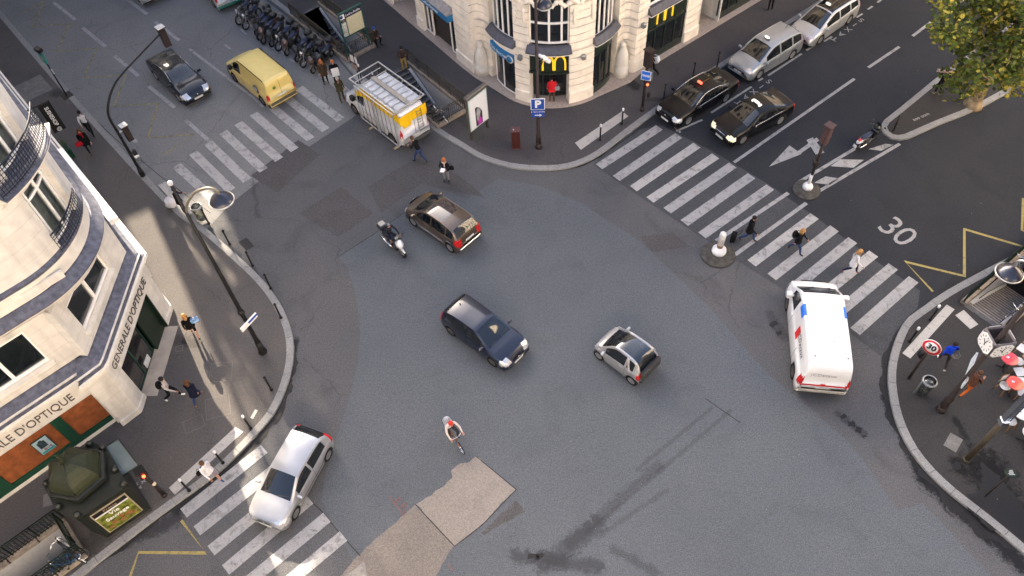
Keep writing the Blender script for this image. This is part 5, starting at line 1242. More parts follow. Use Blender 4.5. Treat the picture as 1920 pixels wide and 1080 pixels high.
# taxi signal pole
p0 = P(1204, 207, KZ); t = thing('taxi_rank_signal', 'brown signal pole with a blue TAXIS plate at the start of the rank', 'traffic light', (p0.x, p0.y, KZ))
b = MB(); b.tube([(0, 0, 0), (0, 0, 3.4)], [0.09, 0.07], 10); b.lathe([(0.13, 0), (0.12, 0.1), (0.09, 0.3)]); b.obj('pole', brown_metal, t)
signal_head(t, (0.05, 0.12, 3.35), R(40), (0.34, 0.42, 1.0))
M_ = frame((-0.02, -0.12, 2.45), (0.9, -0.35, 0), (0, 0, 1)); b = MB(); b.box((0, 0, 0), (0.52, 0.6, 0.03), M=M_, bev=0.01); b.obj('sign_border', white_paint, t); b = MB(); b.box((0, 0, 0.018), (0.45, 0.53, 0.01), M=M_); b.obj('sign_face', mat('bright_blue_sign', (0.03, 0.14, 0.6), 0.35), t); textmesh('sign_lettering', 'TAXIS', 0.15, M_ @ Matrix.Translation((0, 0, 0.026)), wtxt, t, bold=0.01)
b = MB(); b.box((0.22, 0.0, 2.45), (0.06, 0.4, 0.62), rz=R(30), bev=0.02); b.obj('back_plate', grey_metal, t)
h = signal_head(t, (0.06, -0.05, 1.85), R(-60), (0.2, 0.24, 0.28), brown_metal, False, 'pedestrian_signal')
b = MB(); b.ball((0.1, -0.17, 1.9), 0.07, 10, 6); b.obj('lit_lens', red_lit, h); b = MB(); b.box((0.25, -0.02, 1.1), (0.18, 0.16, 0.32), bev=0.02); b.obj('control_box', brown_metal, t)
# round refuge with big white bollard, and refuge with signal pole
def refuge(px, py, rad, name, label, cat):
    p = P(px, py); t = thing(name, label, cat, (p.x, p.y, 0))
    b = MB(); b.lathe([(rad, 0), (rad, 0.07), (rad-0.06, 0.1), (rad-0.2, 0.11), (rad-0.24, 0.17), (rad-0.45, 0.2), (0.1, 0.21)], n=32); b.obj('round_base', mat('grimy_concrete', (0.07, 0.066, 0.06), 0.85, var=0.35, scale=6), t); return t
t = refuge(1346, 478, 0.80, 'refuge_bollard', 'fat white lit bollard on a round grimy concrete base in the crossing', 'bollard')
b = MB(); b.lathe([(0.3, 0.2), (0.34, 0.3), (0.33, 0.42), (0.22, 0.55), (0.14, 0.6)], n=20); b.obj('ball_base', white_paint, t); b = MB(); b.lathe([(0.14, 0.6), (0.15, 0.75), (0.13, 0.76), (0.13, 0.8)], n=16); b.obj('collar', mat('rusty_collar', (0.2, 0.13, 0.09), 0.6), t)
b = MB(); b.lathe([(0.15, 0.8), (0.155, 1.45), (0.14, 1.55), (0.06, 1.6)], n=18); b.obj('lamp_tube', mat('milky_tube', (0.62, 0.6, 0.58), 0.4), t)
p0 = P(1512, 357); t = refuge(1512, 357, 0.68, 'refuge_signal', 'brown signal pole on a round grimy base between the crossing bars', 'traffic light')
b = MB(); b.lathe([(0.24, 0.2), (0.26, 0.3), (0.2, 0.42), (0.1, 0.5)], n=18); b.obj('ball_base', white_paint, t); b = MB(); b.tube([(0, 0, 0.45), (0, 0, 1.15)], 0.075, 10); b.obj('white_sleeve', white_paint, t)
b = MB(); b.tube([(0, 0, 1.1), (0, 0, 3.6)], 0.075, 10); b.obj('pole', brown_metal, t)
signal_head(t, (0.05, 0.1, 3.65), R(40), (0.34, 0.34, 1.05), mat('rust_brown_head', (0.075, 0.045, 0.043), 0.5)); signal_head(t, (-0.05, -0.05, 1.9), R(-80), (0.24, 0.2, 0.3), brown_metal, False, 'pedestrian_signal')
# lower left signal
p0 = P(308, 928, KZ); t = thing('pedestrian_signal_pole', 'short dark brown signal pole with a lit red lamp beside the newsstand', 'traffic light', (p0.x, p0.y, KZ))
b = MB(); b.tube([(0, 0, 0), (0, 0, 2.2)], [0.085, 0.07], 10); b.lathe([(0.12, 0), (0.1, 0.12)]); b.obj('pole', brown_metal, t); h = signal_head(t, (-0.02, 0, 2.1), R(-50), (0.26, 0.3, 0.42), black_metal, False, 'signal_head'); b = MB(); b.ball((0.1, -0.14, 2.12), 0.065, 10, 6); b.obj('lit_lens', red_lit, h)
b = MB(); b.ball((0.06, -0.02, 1.15), 0.09, 10, 6); b.obj('push_button', mat('cream_button', (0.5, 0.42, 0.32), 0.4), t)
# 30 sign
p0 = P(1704, 709, KZ); t = thing('speed_limit_sign', 'round red rimmed 30 sign on a brown pole at the right corner', 'sign', (p0.x, p0.y, KZ))
b = MB(); b.tube([(0, 0, 0), (0, 0, 2.2)], 0.06, 10); b.obj('pole', brown_metal, t); b = MB(); b.box((-0.04, 0.1, 1.75), (0.28, 0.22, 0.4), bev=0.03); b.obj('control_box', black_metal, t)
sp = P(1746, 645, 2.55); n_ = Vector((-0.62, -0.60, 0.5)); cc = Vector((sp.x-p0.x, sp.y-p0.y, 2.42)); cc = Vector((0.0, -0.06, 2.5)); xx = Vector((0.72, -0.70, 0)); M_ = frame(cc, xx, (0.12, 0.1, 1))
b = MB(); b.lathe([(0.36, 0), (0.36, 0.03)], n=32, M=M_); b.obj('sign_rim', mat('white_reflective', (0.7, 0.7, 0.7), 0.35), t); b = MB(); b.lathe([(0.345, 0.031), (0.345, 0.034)], n=32, M=M_); b.obj('red_ring', mat('sign_red', (0.55, 0.015, 0.02), 0.35), t); b = MB(); b.lathe([(0.255, 0.035), (0.255, 0.038)], n=32, M=M_); b.obj('sign_face', MATS['white_reflective'], t)
textmesh('sign_number', '30', 0.36, M_ @ Matrix.Translation((0, 0, 0.042)), mat('black_letters', (0.01, 0.01, 0.01), 0.5), t, bold=0.012)
# clear bag litter bins
bagm = glass('clear_bag', (0.75, 0.78, 0.76), 0.25, 0.75)
def litter_bin(px, py, lb):
    t = furn('litter_bin', lb, 'litter bin', px, py); b = MB(); b.tube([(0.26*math.cos(2*math.pi*k/16), 0.26*math.sin(2*math.pi*k/16), 1.0) for k in range(17)], 0.022, 6)
    b.tube([(0.29*math.cos(2*math.pi*k/16), 0.29*math.sin(2*math.pi*k/16), 0.96) for k in range(17)], 0.012, 6); b.obj('hoop', grey_metal, t)
    b = MB(); b.bar((-0.3, 0, 0), (-0.3, 0, 1.0), 0.05); b.obj('stand', grey_metal, t)
    b = MB(); b.lathe([(0.15, 0.05), (0.2, 0.08), (0.23, 0.3), (0.22, 0.5), (0.25, 0.75), (0.26, 0.98)], n=14); b.v = [(x*(1+0.08*math.sin(z*19+x*30)), y*(1+0.08*math.cos(z*23+y*25)), z) for x, y, z in b.v]; b.obj('bag', bagm, t)
    b = MB(); 
    for k in range(14): b.box((random.uniform(-.12, .12), random.uniform(-.12, .12), random.uniform(.1, .35)), (0.1, 0.07, 0.05), rz=random.uniform(0, 3))
    b.obj('rubbish', mat('rubbish_paper', (0.3, 0.3, 0.27), 0.8, var=0.6, scale=12), t)
litter_bin(380, 412, 'hoop litter bin with a clear bag behind the tall left lamp post'); litter_bin(1727, 737, 'hoop litter bin with a clear bag near the 30 sign')
t = furn('white_sack', 'white sack left on the pavement beside the tactile strip', 'sack', 323, 388); b = MB(); b.ball((0, 0, 0.3), 0.27, 14, 9, sc=(1, 0.9, 1.15)); b.v = [(x+0.03*math.sin(z*20), y+0.03*math.cos(x*25), z) for x, y, z in b.v]; b.obj('sack_body', mat('white_plastic_bag', (0.6, 0.6, 0.66), 0.4), t); b = MB(); b.lathe([(0.05, 0.58), (0.1, 0.68)], n=8); b.obj('knot', MATS['white_plastic_bag'], t)
# clock and lamp post on the right corner
p0 = P(1764, 768, KZ); t = thing('clock_lamp_post', 'brown post carrying a white four sided clock and a lamp by the cafe terrace', 'clock', (p0.x, p0.y, KZ))
b = MB(); b.tube([(0, 0, 0), (0, 0, 1.0), (0, 0, 1.05), (0, 0, 9.0)], [0.16, 0.15, 0.11, 0.07], 12); b.lathe([(0.2, 0), (0.19, 0.1), (0.16, 0.3)]); b.obj('pole', brown_metal, t)
clm = mat('clock_case', (0.11, 0.1, 0.105), 0.45, 0.3); wface = mat('clock_face', (0.7, 0.7, 0.68), 0.3, var=0.02)
cz = 5.1
for k in range(4):
    a = R(-83+90*k); M_ = Matrix.Translation((0.0, 0.0, cz)) @ Matrix.Rotation(a, 4, 'Z') @ Matrix.Translation((0.36, 0, 0))
    Mf = M_ @ Matrix(((0, 0, 1, 0), (1, 0, 0, 0), (0, 1, 0, 0), (0, 0, 0, 1)))
    b = MB(); b.box((0, 0, 0), (0.78, 0.78, 0.1), M=Mf, bev=0.04); cs = b.obj('clock_case', clm, t)
    b = MB(); b.prism([(-0.36, -0.2), (-0.2, -0.36), (0.2, -0.36), (0.36, -0.2), (0.36, 0.2), (0.2, 0.36), (-0.2, 0.36), (-0.36, 0.2)], 0.051, 0.06, M=Mf); fc = b.obj('clock_face', wface, cs)
    b = MB()
    for h_ in range(12):
        q = R(30*h_); b.box((0.28*math.sin(q), 0.28*math.cos(q), 0.064), (0.03, 0.07, 0.004), rz=-q, M=Mf)
    b.bar(Mf @ Vector((0, 0, 0.068)), Mf @ Vector((-0.13, 0.1, 0.068)), 0.035, 0.008, up=Mf.to_3x3() @ Vector((0, 0, 1))); b.bar(Mf @ Vector((0, 0, 0.07)), Mf @ Vector((0.06, 0.23, 0.07)), 0.028, 0.008, up=Mf.to_3x3() @ Vector((0, 0, 1))); b.bar(Mf @ Vector((0, 0, 0.07)), Mf @ Vector((0.02, -0.1, 0.07)), 0.04, 0.008, up=Mf.to_3x3() @ Vector((0, 0, 1))); b.obj('hands', MATS['black_letters'], cs)
hd = P(1890, 515, 8.2); dx_, dy_ = hd.x-p0.x, hd.y-p0.y
b = MB(); b.tube(smooth_path([(0, 0, 8.2), (dx_*0.3, dy_*0.3, 8.7), (dx_*0.7, dy_*0.7, 8.95), (dx_, dy_, 8.8), (dx_, dy_, 8.5)], 5), 0.045, 8); b.obj('arm', grey_metal, t); lamp_head(t, (dx_, dy_, 8.2), 0.42)
pa, pb_ = P(1807, 722, 2.6), P(1827, 668, 2.6); sg = thing('street_sign', 'pale plate seen edge on, fixed to the clock post above the orange clad person', 'sign', (pa.x, pa.y, 2.6)); b = MB(); b.bar(pa, pb_, 0.05, 0.5); b.obj('plate', mat('pale_plate', (0.5, 0.58, 0.6), 0.4), sg, world=True); b = MB(); b.bar(pa+Vector((0, 0, 0.27)), pb_+Vector((0, 0, 0.27)), 0.07, 0.03); b.obj('plate_rim', grey_metal, sg, world=True)
# silver topped post further down
p0 = P(1811, 863, KZ); t = thing('silver_topped_post', 'thick brown post with a silver glazed upper part leaning out of frame on the right', 'street lamp', (p0.x, p0.y, KZ))
b = MB(); b.tube([(0, 0, 0), (0, 0, 3.15)], 0.11, 12); b.lathe([(0.16, 0), (0.14, 0.15)]); b.obj('pole', mat('olive_brown_metal', (0.055, 0.045, 0.032), 0.5), t)
b = MB(); b.box((0, 0, 3.3), (0.3, 0.3, 0.3), bev=0.03); b.box((-0.1, 0, 4.3), (0.06, 0.2, 2.0)); b.box((0.1, 0, 4.3), (0.06, 0.2, 2.0)); b.box((0, 0, 4.3), (0.1, 0.1, 2.0)); b.obj('silver_section', chrome, t)
t = furn('small_round_sign', 'thin brown pole with a small dark green round sign over the wet patch', 'sign', 1848, 930); b = MB(); b.tube([(0, 0, 0), (0, 0, 2.0)], 0.03, 8); b.obj('pole', brown_metal, t); b = MB(); M_ = Matrix.Translation((0.02, 0, 2.05)) @ Matrix.Rotation(R(-20), 4, 'X'); b.lathe([(0.22, 0.0), (0.25, 0.03), (0.2, 0.06)], n=8, M=M_); b.obj('sign_plate', green_iron, t)
for k in range(5): b = MB(); b.box((random.uniform(-.05, .05), -0.1+0.05*k, 0.066), (0.2-0.02*k, 0.02, 0.004), M=M_); b.obj('sign_mark', light_grey, t)
# hanging black shop banner on the left, flower boxes
pa = P(98, 216, 3.0); pc_ = P(80, 196, 3.6)
bn = thing('shop_banner', 'black hanging banner with white lettering on the left street wall', 'banner', (pa.x, pa.y, 3.0))
A_, B_ = P(119, 236, 2.4), P(93, 193, 3.6)
A1, A2, B1, B2 = P(88, 193, 3.9), P(119, 237, 2.5), P(103, 245, 2.5), P(77, 201, 3.9)
ux = Vector((0.748, 0.664, 0)); M_ = frame(((A2.x+B1.x)/2, (A2.y+B1.y)/2, 3.25), ux, (0, 0, 1))
b = MB(); b.box((0, 0, 0), (0.62, 1.75, 0.05), M=M_); b.obj('cloth', mat('banner_black', (0.01, 0.01, 0.01), 0.6), bn, world=True)
textmesh('banner_lettering', 'SUSHISHOP', 0.28, M_ @ Matrix.Translation((0, 0.08, 0.03)) @ Matrix.Rotation(R(-90), 4, 'Z') @ Matrix.Diagonal((0.82, 1, 1, 1)), wtxt, bn, bold=0.005, world=True); textmesh('banner_symbol', '@', 0.26, M_ @ Matrix.Translation((0, -0.74, 0.03)), wtxt, bn, world=True)
b = MB(); b.bar(M_ @ Vector((-0.9, 0.92, 0)), M_ @ Vector((0.33, 0.92, 0)), 0.04); b.obj('bracket', black_metal, bn, world=True)
ld = thing('menu_stand', 'dark green planter box with dark leaves against the left street wall', 'planter', (*P(131, 292).xy, KZ), R(-48)); b = MB(); b.box((0, 0, 0.3), (1.0, 0.4, 0.6), bev=0.02); b.obj('box', green_f, ld); b = MB()
for k in range(80): x, y, z = random.uniform(-.45, .45), random.uniform(-.18, .18), random.uniform(.6, .95); b.add([(x, y, z), (x+.07, y+.04, z+.05), (x+.02, y+.1, z+.07)], [(0, 1, 2)])
b.obj('leaves', mat('dark_leaves', (0.02, 0.05, 0.02), 0.7), ld); ld.name = 'planter'

# ================================================================== NEWSSTAND
kb0, kb1 = P(205, 1010, KZ), P(284, 956, KZ); kc = (kb0+kb1)/2; kx = (kb1-kb0).normalized(); ky = Vector((-kx.y, kx.x, 0))
kt = thing('newsstand', 'dark green newsstand kiosk with an umbrella shaped roof and a bright poster on its side', 'newsstand', (kc.x, kc.y, KZ))
Mk = frame((kc.x, kc.y, KZ), kx, ky)     # x along the kerb, y towards the shop
kg = mat('kiosk_dark_green', (0.009, 0.011, 0.007), 0.45, coat=0.1, var=0.25); kz = mat('kiosk_zinc_roof', (0.035, 0.04, 0.022), 0.5, 0.3, var=0.15)
hw = (kb1-kb0).length/2
b = MB(); foot = [(-hw, 0), (hw, 0), (hw-0.02, 0.75), (hw-0.02, 1.9), (hw-0.35, 2.35), (-hw+0.25, 2.35), (-hw-0.4, 1.9), (-hw-0.4, 0.75)]
b.prism([Vector(p) for p in foot], 0.0, 2.3, M=Mk); b.obj('body', kg, kt, world=True)
b = MB(); b.prism([(p[0]*1.06, 1.3+(p[1]-1.3)*1.06) for p in foot], 2.3, 2.42, M=Mk); b.prism([(p[0]*1.13, 1.3+(p[1]-1.3)*1.12) for p in foot], 2.42, 2.5, M=Mk); b.obj('cornice', kg, kt, world=True)
b = MB(); b.prism([(p[0]*1.03, 1.3+(p[1]-1.3)*1.03) for p in foot], 0.0, 0.14, M=Mk); b.obj('plinth', mat('kiosk_plinth', (0.05, 0.048, 0.045), 0.7), kt, world=True)
dc = Vector((-0.25, 1.4)); b = MB(); nn = 6; prof = [(0.98, 2.5), (1.02, 2.56), (1.02, 2.66), (0.95, 2.68)]
def hexr(r_, z, n_=6, rot=R(10)): return [(dc.x+r_*math.cos(rot+2*math.pi*k/n_), dc.y+r_*math.sin(rot+2*math.pi*k/n_), z) for k in range(n_)]
def hexloft(b, prof, mi=0, cap=True):
    vs = []; 
    for r_, z in prof: vs += hexr(r_, z)
    fs = [(j*6+k, j*6+(k+1) % 6, (j+1)*6+(k+1) % 6, (j+1)*6+k) for j in range(len(prof)-1) for k in range(6)]
    if cap: fs.append(tuple((len(prof)-1)*6+k for k in range(6)))
    b.add(vs, fs, mi, M=Mk)
hexloft(b, [(1.0, 2.5), (1.0, 2.56), (1.14, 2.6), (1.14, 2.78), (1.04, 2.8)]); b.obj('roof_gallery', kg, kt, world=True)
b = MB(); pr = [(1.0, 2.8), (0.97, 3.0), (0.88, 3.2), (0.72, 3.4), (0.5, 3.56), (0.25, 3.68), (0.07, 3.74), (0.05, 3.95)]; hexloft(b, pr); b.obj('dome', kz, kt, world=True)
b = MB()
for k in range(6):
    pts = [Mk @ Vector(hexr(r_+0.012, z+0.012)[k]) for r_, z in pr[:-1]]; b.tube(pts, 0.022, 5)
b.obj('dome_rib', kg, kt, world=True); b = MB(); b.lathe([(0.06, 3.9), (0.1, 4.0), (0.03, 4.1), (0.01, 4.35)], (dc.x, dc.y, 0), 10, M=Mk)
for k in range(6): a = 2*math.pi*k/6; b.bar(Mk @ Vector((dc.x, dc.y, 4.05)), Mk @ Vector((dc.x+0.2*math.cos(a), dc.y+0.2*math.sin(a), 4.18)), 0.02)
b.obj('finial', kz, kt, world=True)
for k, (x, y) in enumerate(foot):
    b = MB(); b.lathe([(0.12, 2.5), (0.14, 2.62), (0.06, 2.72)], (x*1.02, 1.3+(y-1.3)*1.02, 0), 8, M=Mk); b.obj('corner_knob', kg, kt, world=True)
Mp = Mk @ Matrix(((1, 0, 0, 0), (0, 0, -1, -0.03), (0, 1, 0, 0), (0, 0, 0, 1)))
b = MB(); b.box((0, 1.22, 0), (1.36, 1.62, 0.05), M=Mp); b.obj('poster_frame', mat('poster_rim', (0.35, 0.3, 0.22), 0.4), kt, world=True)
b = MB(); b.box((0, 1.06, 0.03), (1.28, 1.2, 0.01), M=Mp); post = b.obj('poster', mat('poster_jungle', (0.12, 0.14, 0.02), 0.5, var=0.9, scale=4.5), kt, world=True)
b = MB(); b.box((0, 1.70, 0.03), (1.28, 0.07, 0.01), M=Mp); b.obj('poster_white_strip', mat('poster_white', (0.6, 0.6, 0.6), 0.5), kt, world=True)
b = MB(); b.box((0, 1.88, 0.03), (1.28, 0.24, 0.01), M=Mp); b.obj('header_strip', mat('header_black', (0.012, 0.01, 0.01), 0.4), kt, world=True)
textmesh('header_lettering', 'Presse', 0.2, Mp @ Matrix.Translation((0, 1.88, 0.04)), mat('gold_letters', (0.3, 0.22, 0.15), 0.5), kt, world=True)
textmesh('poster_lettering', 'Vie\nSauvage', 0.28, Mp @ Matrix.Translation((0.0, 1.36, 0.04)), wtxt, kt, world=True, bold=0.004)
for (x, y, r_) in ((-0.25, 0.86, 0.13), (0.05, 0.98, 0.11), (0.3, 0.84, 0.14), (0.02, 0.72, 0.12), (0.45, 0.7, 0.09), (-0.45, 0.68, 0.09)):
    b = MB(); b.lathe([(r_, 0.036), (r_*0.8, 0.041)], (x, y, 0), 10, M=Mp); b.obj('poster_animal', mat('poster_tawny', (0.22, 0.1, 0.035), 0.5, var=0.5, scale=14), kt, world=True)
# raised glass flap
q = [P(183, 846, 2.45), P(222, 823, 2.6), P(260, 873, 2.5), P(223, 897, 2.35)]
b = MB(); b.add([tuple(v) for v in q]+[(v.x, v.y, v.z-0.02) for v in q], [(0, 1, 2, 3), (7, 6, 5, 4), (0, 4, 5, 1), (1, 5, 6, 2), (2, 6, 7, 3), (3, 7, 4, 0)]); b.obj('glass_flap', mat('blue_grey_glass', (0.09, 0.125, 0.14), 0.15, coat=0.5, var=0.15, scale=1.5), kt, world=True)
b = MB()
for i in range(4): b.bar(q[i], q[(i+1) % 4], 0.05)
b.obj('flap_frame', kg, kt, world=True)

# ================================================================== CAFE TERRACE
red_top = mat('red_table_top', (0.5, 0.025, 0.035), 0.22, coat=0.6, var=0.08); wood_leg = mat('rattan_wood', (0.25, 0.12, 0.05), 0.5, var=0.2, scale=10); white_weave = mat('white_woven_seat', (0.58, 0.58, 0.58), 0.5, var=0.1, scale=30)
def cafe_table(px, py, r_, m_, lb, z=0.74):
    p = P(px, py, z+KZ); t = thing('cafe_table', lb, 'table', (p.x, p.y, KZ), 0, 'round cafe tables on the right'); b = MB(); b.lathe([(r_-0.02, z-0.03), (r_, z-0.02), (r_, z-0.005), (r_-0.015, z)], n=28); b.obj('table_top', m_, t)
    b = MB(); b.tube([(0, 0, 0.05), (0, 0, z-0.03)], 0.03, 8)
    for k in range(3): a = 2.1*k+0.4; b.bar((0, 0, 0.08), (0.26*math.cos(a), 0.26*math.sin(a), 0.02), 0.05, 0.03)
    b.obj('pedestal', black_metal, t); b = MB(); b.lathe([(0.05, z), (0.055, z+0.03), (0.04, z+0.03)], (-0.08, 0.05, 0), 12); thing_ = tag(b.obj('ashtray', chrome), lb.replace('round', 'ashtray on the round') if False else 'small glass ashtray on the '+lb.split(' ', 1)[0]+' cafe table '+lb.split(' table ', 1)[1], 'ashtray', 'ashtrays on the cafe tables'); thing_.location = (p.x, p.y, KZ+0.001); return t
def cafe_chair(px, py, rz, lb, rnd=False):
    p = P(px, py, 0.46+KZ); t = thing('cafe_chair', lb, 'chair', (p.x, p.y, KZ), rz, 'white woven cafe chairs')
    b = MB()
    if rnd: b.lathe([(0.2, 0.43), (0.215, 0.45), (0.2, 0.475)], n=20)
    else: b.box((0, 0, 0.455), (0.42, 0.42, 0.04), bev=0.015)
    b.obj('seat', white_weave, t)
    for sx in (-1, 1):
        for sy in (-1, 1): b = MB(); b.tube([(sx*0.16, sy*0.16, 0.44), (sx*0.21, sy*0.21, 0)], 0.018, 6); b.obj('leg', wood_leg, t)
    b = MB(); b.tube([(-0.18, -0.19, 0.44), (-0.19, -0.24, 0.85), (0, -0.27, 0.9), (0.19, -0.24, 0.85), (0.18, -0.19, 0.44)], 0.017, 6); b.obj('back_frame', wood_leg, t)
    b = MB(); b.box((0, -0.235, 0.68), (0.34, 0.02, 0.3)); b.obj('backrest', white_weave, t); return t
cafe_table(1894, 672, 0.33, red_top, 'red round table nearest the clock post'); cafe_table(1904, 718, 0.33, mat('orange_red_table_top', (0.55, 0.05, 0.02), 0.22, coat=0.6, var=0.1), 'orange table with a warm glint, second down'); cafe_table(1918, 774, 0.33, white_weave, 'white round table behind the silver topped post'); cafe_table(1935, 812, 0.33, white_weave, 'pale round table at the frame edge')
for (x, y, a, rn, lb) in ((1885, 723, 200, True, 'round white chair left of the orange topped table'), (1910, 677, 100, True, 'white chair tucked behind the red table'), (1913, 697, 95, False, 'white chair between the red table and the orange table'), (1919, 654, 130, False, 'white chair above the red table at the edge'),
                          (1919, 716, 80, False, 'white chair right of the orange topped table'), (1919, 735, 70, False, 'white chair below the orange topped table'), (1896, 789, 200, True, 'round white chair beside the silver topped post')): cafe_chair(x, y, R(a), lb, rn)
# ================================================================== VEHICLES
def paint(name, col, metal=0.35, rough=0.32, coat=1.0): return mat(name, col, rough, metal, coat, var=0.04, scale=3)
car_glass = glass('car_window_glass', (0.2, 0.22, 0.23), 0.02, 0.5)
wind_glass = glass('windscreen_glass', (0.34, 0.37, 0.38), 0.02, 0.62)
seat_m = mat('seat_fabric', (0.05, 0.05, 0.052), 0.9, var=0.2); cabin_m = mat('cabin_dark', (0.02, 0.02, 0.02), 0.9)
rim_m = mat('alloy_rim', (0.45, 0.45, 0.46), 0.3, 0.8); cap_m = mat('steel_wheel', (0.12, 0.12, 0.12), 0.5, 0.5)
plate_m = mat('number_plate', (0.6, 0.6, 0.58), 0.4, var=0.05)
def lerp_tab(tab, x):
    if x <= tab[0][0]: return tab[0][1]
    for i in range(len(tab)-1):
        if x <= tab[i+1][0]:
            (x0, y0), (x1, y1) = tab[i], tab[i+1]; t = (x-x0)/(x1-x0)
            # soft monotone blend
            m0 = (tab[i+1][1]-tab[i-1][1])/(tab[i+1][0]-tab[i-1][0]) if i > 0 else (y1-y0)/(x1-x0)
            m1 = (tab[i+2][1]-y0)/(tab[i+2][0]-x0) if i+2 < len(tab) else (y1-y0)/(x1-x0)
            h = x1-x0; s_ = (y1-y0)/h
            if s_ == 0: m0 = m1 = 0
            else:
                if m0/s_ < 0: m0 = 0
                if m1/s_ < 0: m1 = 0
                m0 = s_*min(m0/s_, 2.0); m1 = s_*min(m1/s_, 2.0)
            t2, t3 = t*t, t*t*t
            return (2*t3-3*t2+1)*y0+(t3-2*t2+t)*h*m0+(-2*t3+3*t2)*y1+(t3-t2)*h*m1
    return tab[-1][1]
def wheel(parent, x, y, r_, wd, spokes=5, rm=None, side=1):
    w_ = thing('wheel', None, None, (x, y, r_)); w_.parent = parent
    del_ = w_
    Mw = Matrix.Rotation(R(-90)*side, 4, 'X')
    b = MB(); h = wd/2; pr = [(r_*0.66, -h), (r_*0.93, -h), (r_, -h*0.7), (r_, h*0.7), (r_*0.93, h), (r_*0.66, h*0.9)]
    n = 22; vs = [(a*math.cos(2*math.pi*k/n), a*math.sin(2*math.pi*k/n), z) for a, z in pr for k in range(n)]
    fs = [(j*n+k, j*n+(k+1) % n, (j+1)*n+(k+1) % n, (j+1)*n+k) for j in range(len(pr)-1) for k in range(n)]
    b.add(vs, fs, 0, True, M=Mw); b.obj('tyre', rubber, w_)
    b = MB(); b.lathe([(r_*0.67, h*0.86), (r_*0.62, h*0.9), (r_*0.57, h*0.6)], n=20, M=Mw); b.lathe([(0.05, h*0.62), (0.05, h*0.86), (0.02, h*0.9)], n=10, M=Mw)
    for k in range(spokes):
        a = 2*math.pi*k/spokes+0.3; b.bar(Mw @ Vector((0.03*math.cos(a), 0.03*math.sin(a), h*0.78)), Mw @ Vector((r_*0.6*math.cos(a), r_*0.6*math.sin(a), h*0.82)), 0.30*r_ if spokes == 5 else 0.16*r_, 0.03, up=Mw.to_3x3() @ Vector((0, 0, 1)))
    b.obj('rim', rm or rim_m, w_)
    b = MB(); b.lathe([(r_*0.68, h*0.45), (0.01, h*0.5)], n=18, M=Mw); b.obj('brake_disc', cabin_m, w_)
    return w_
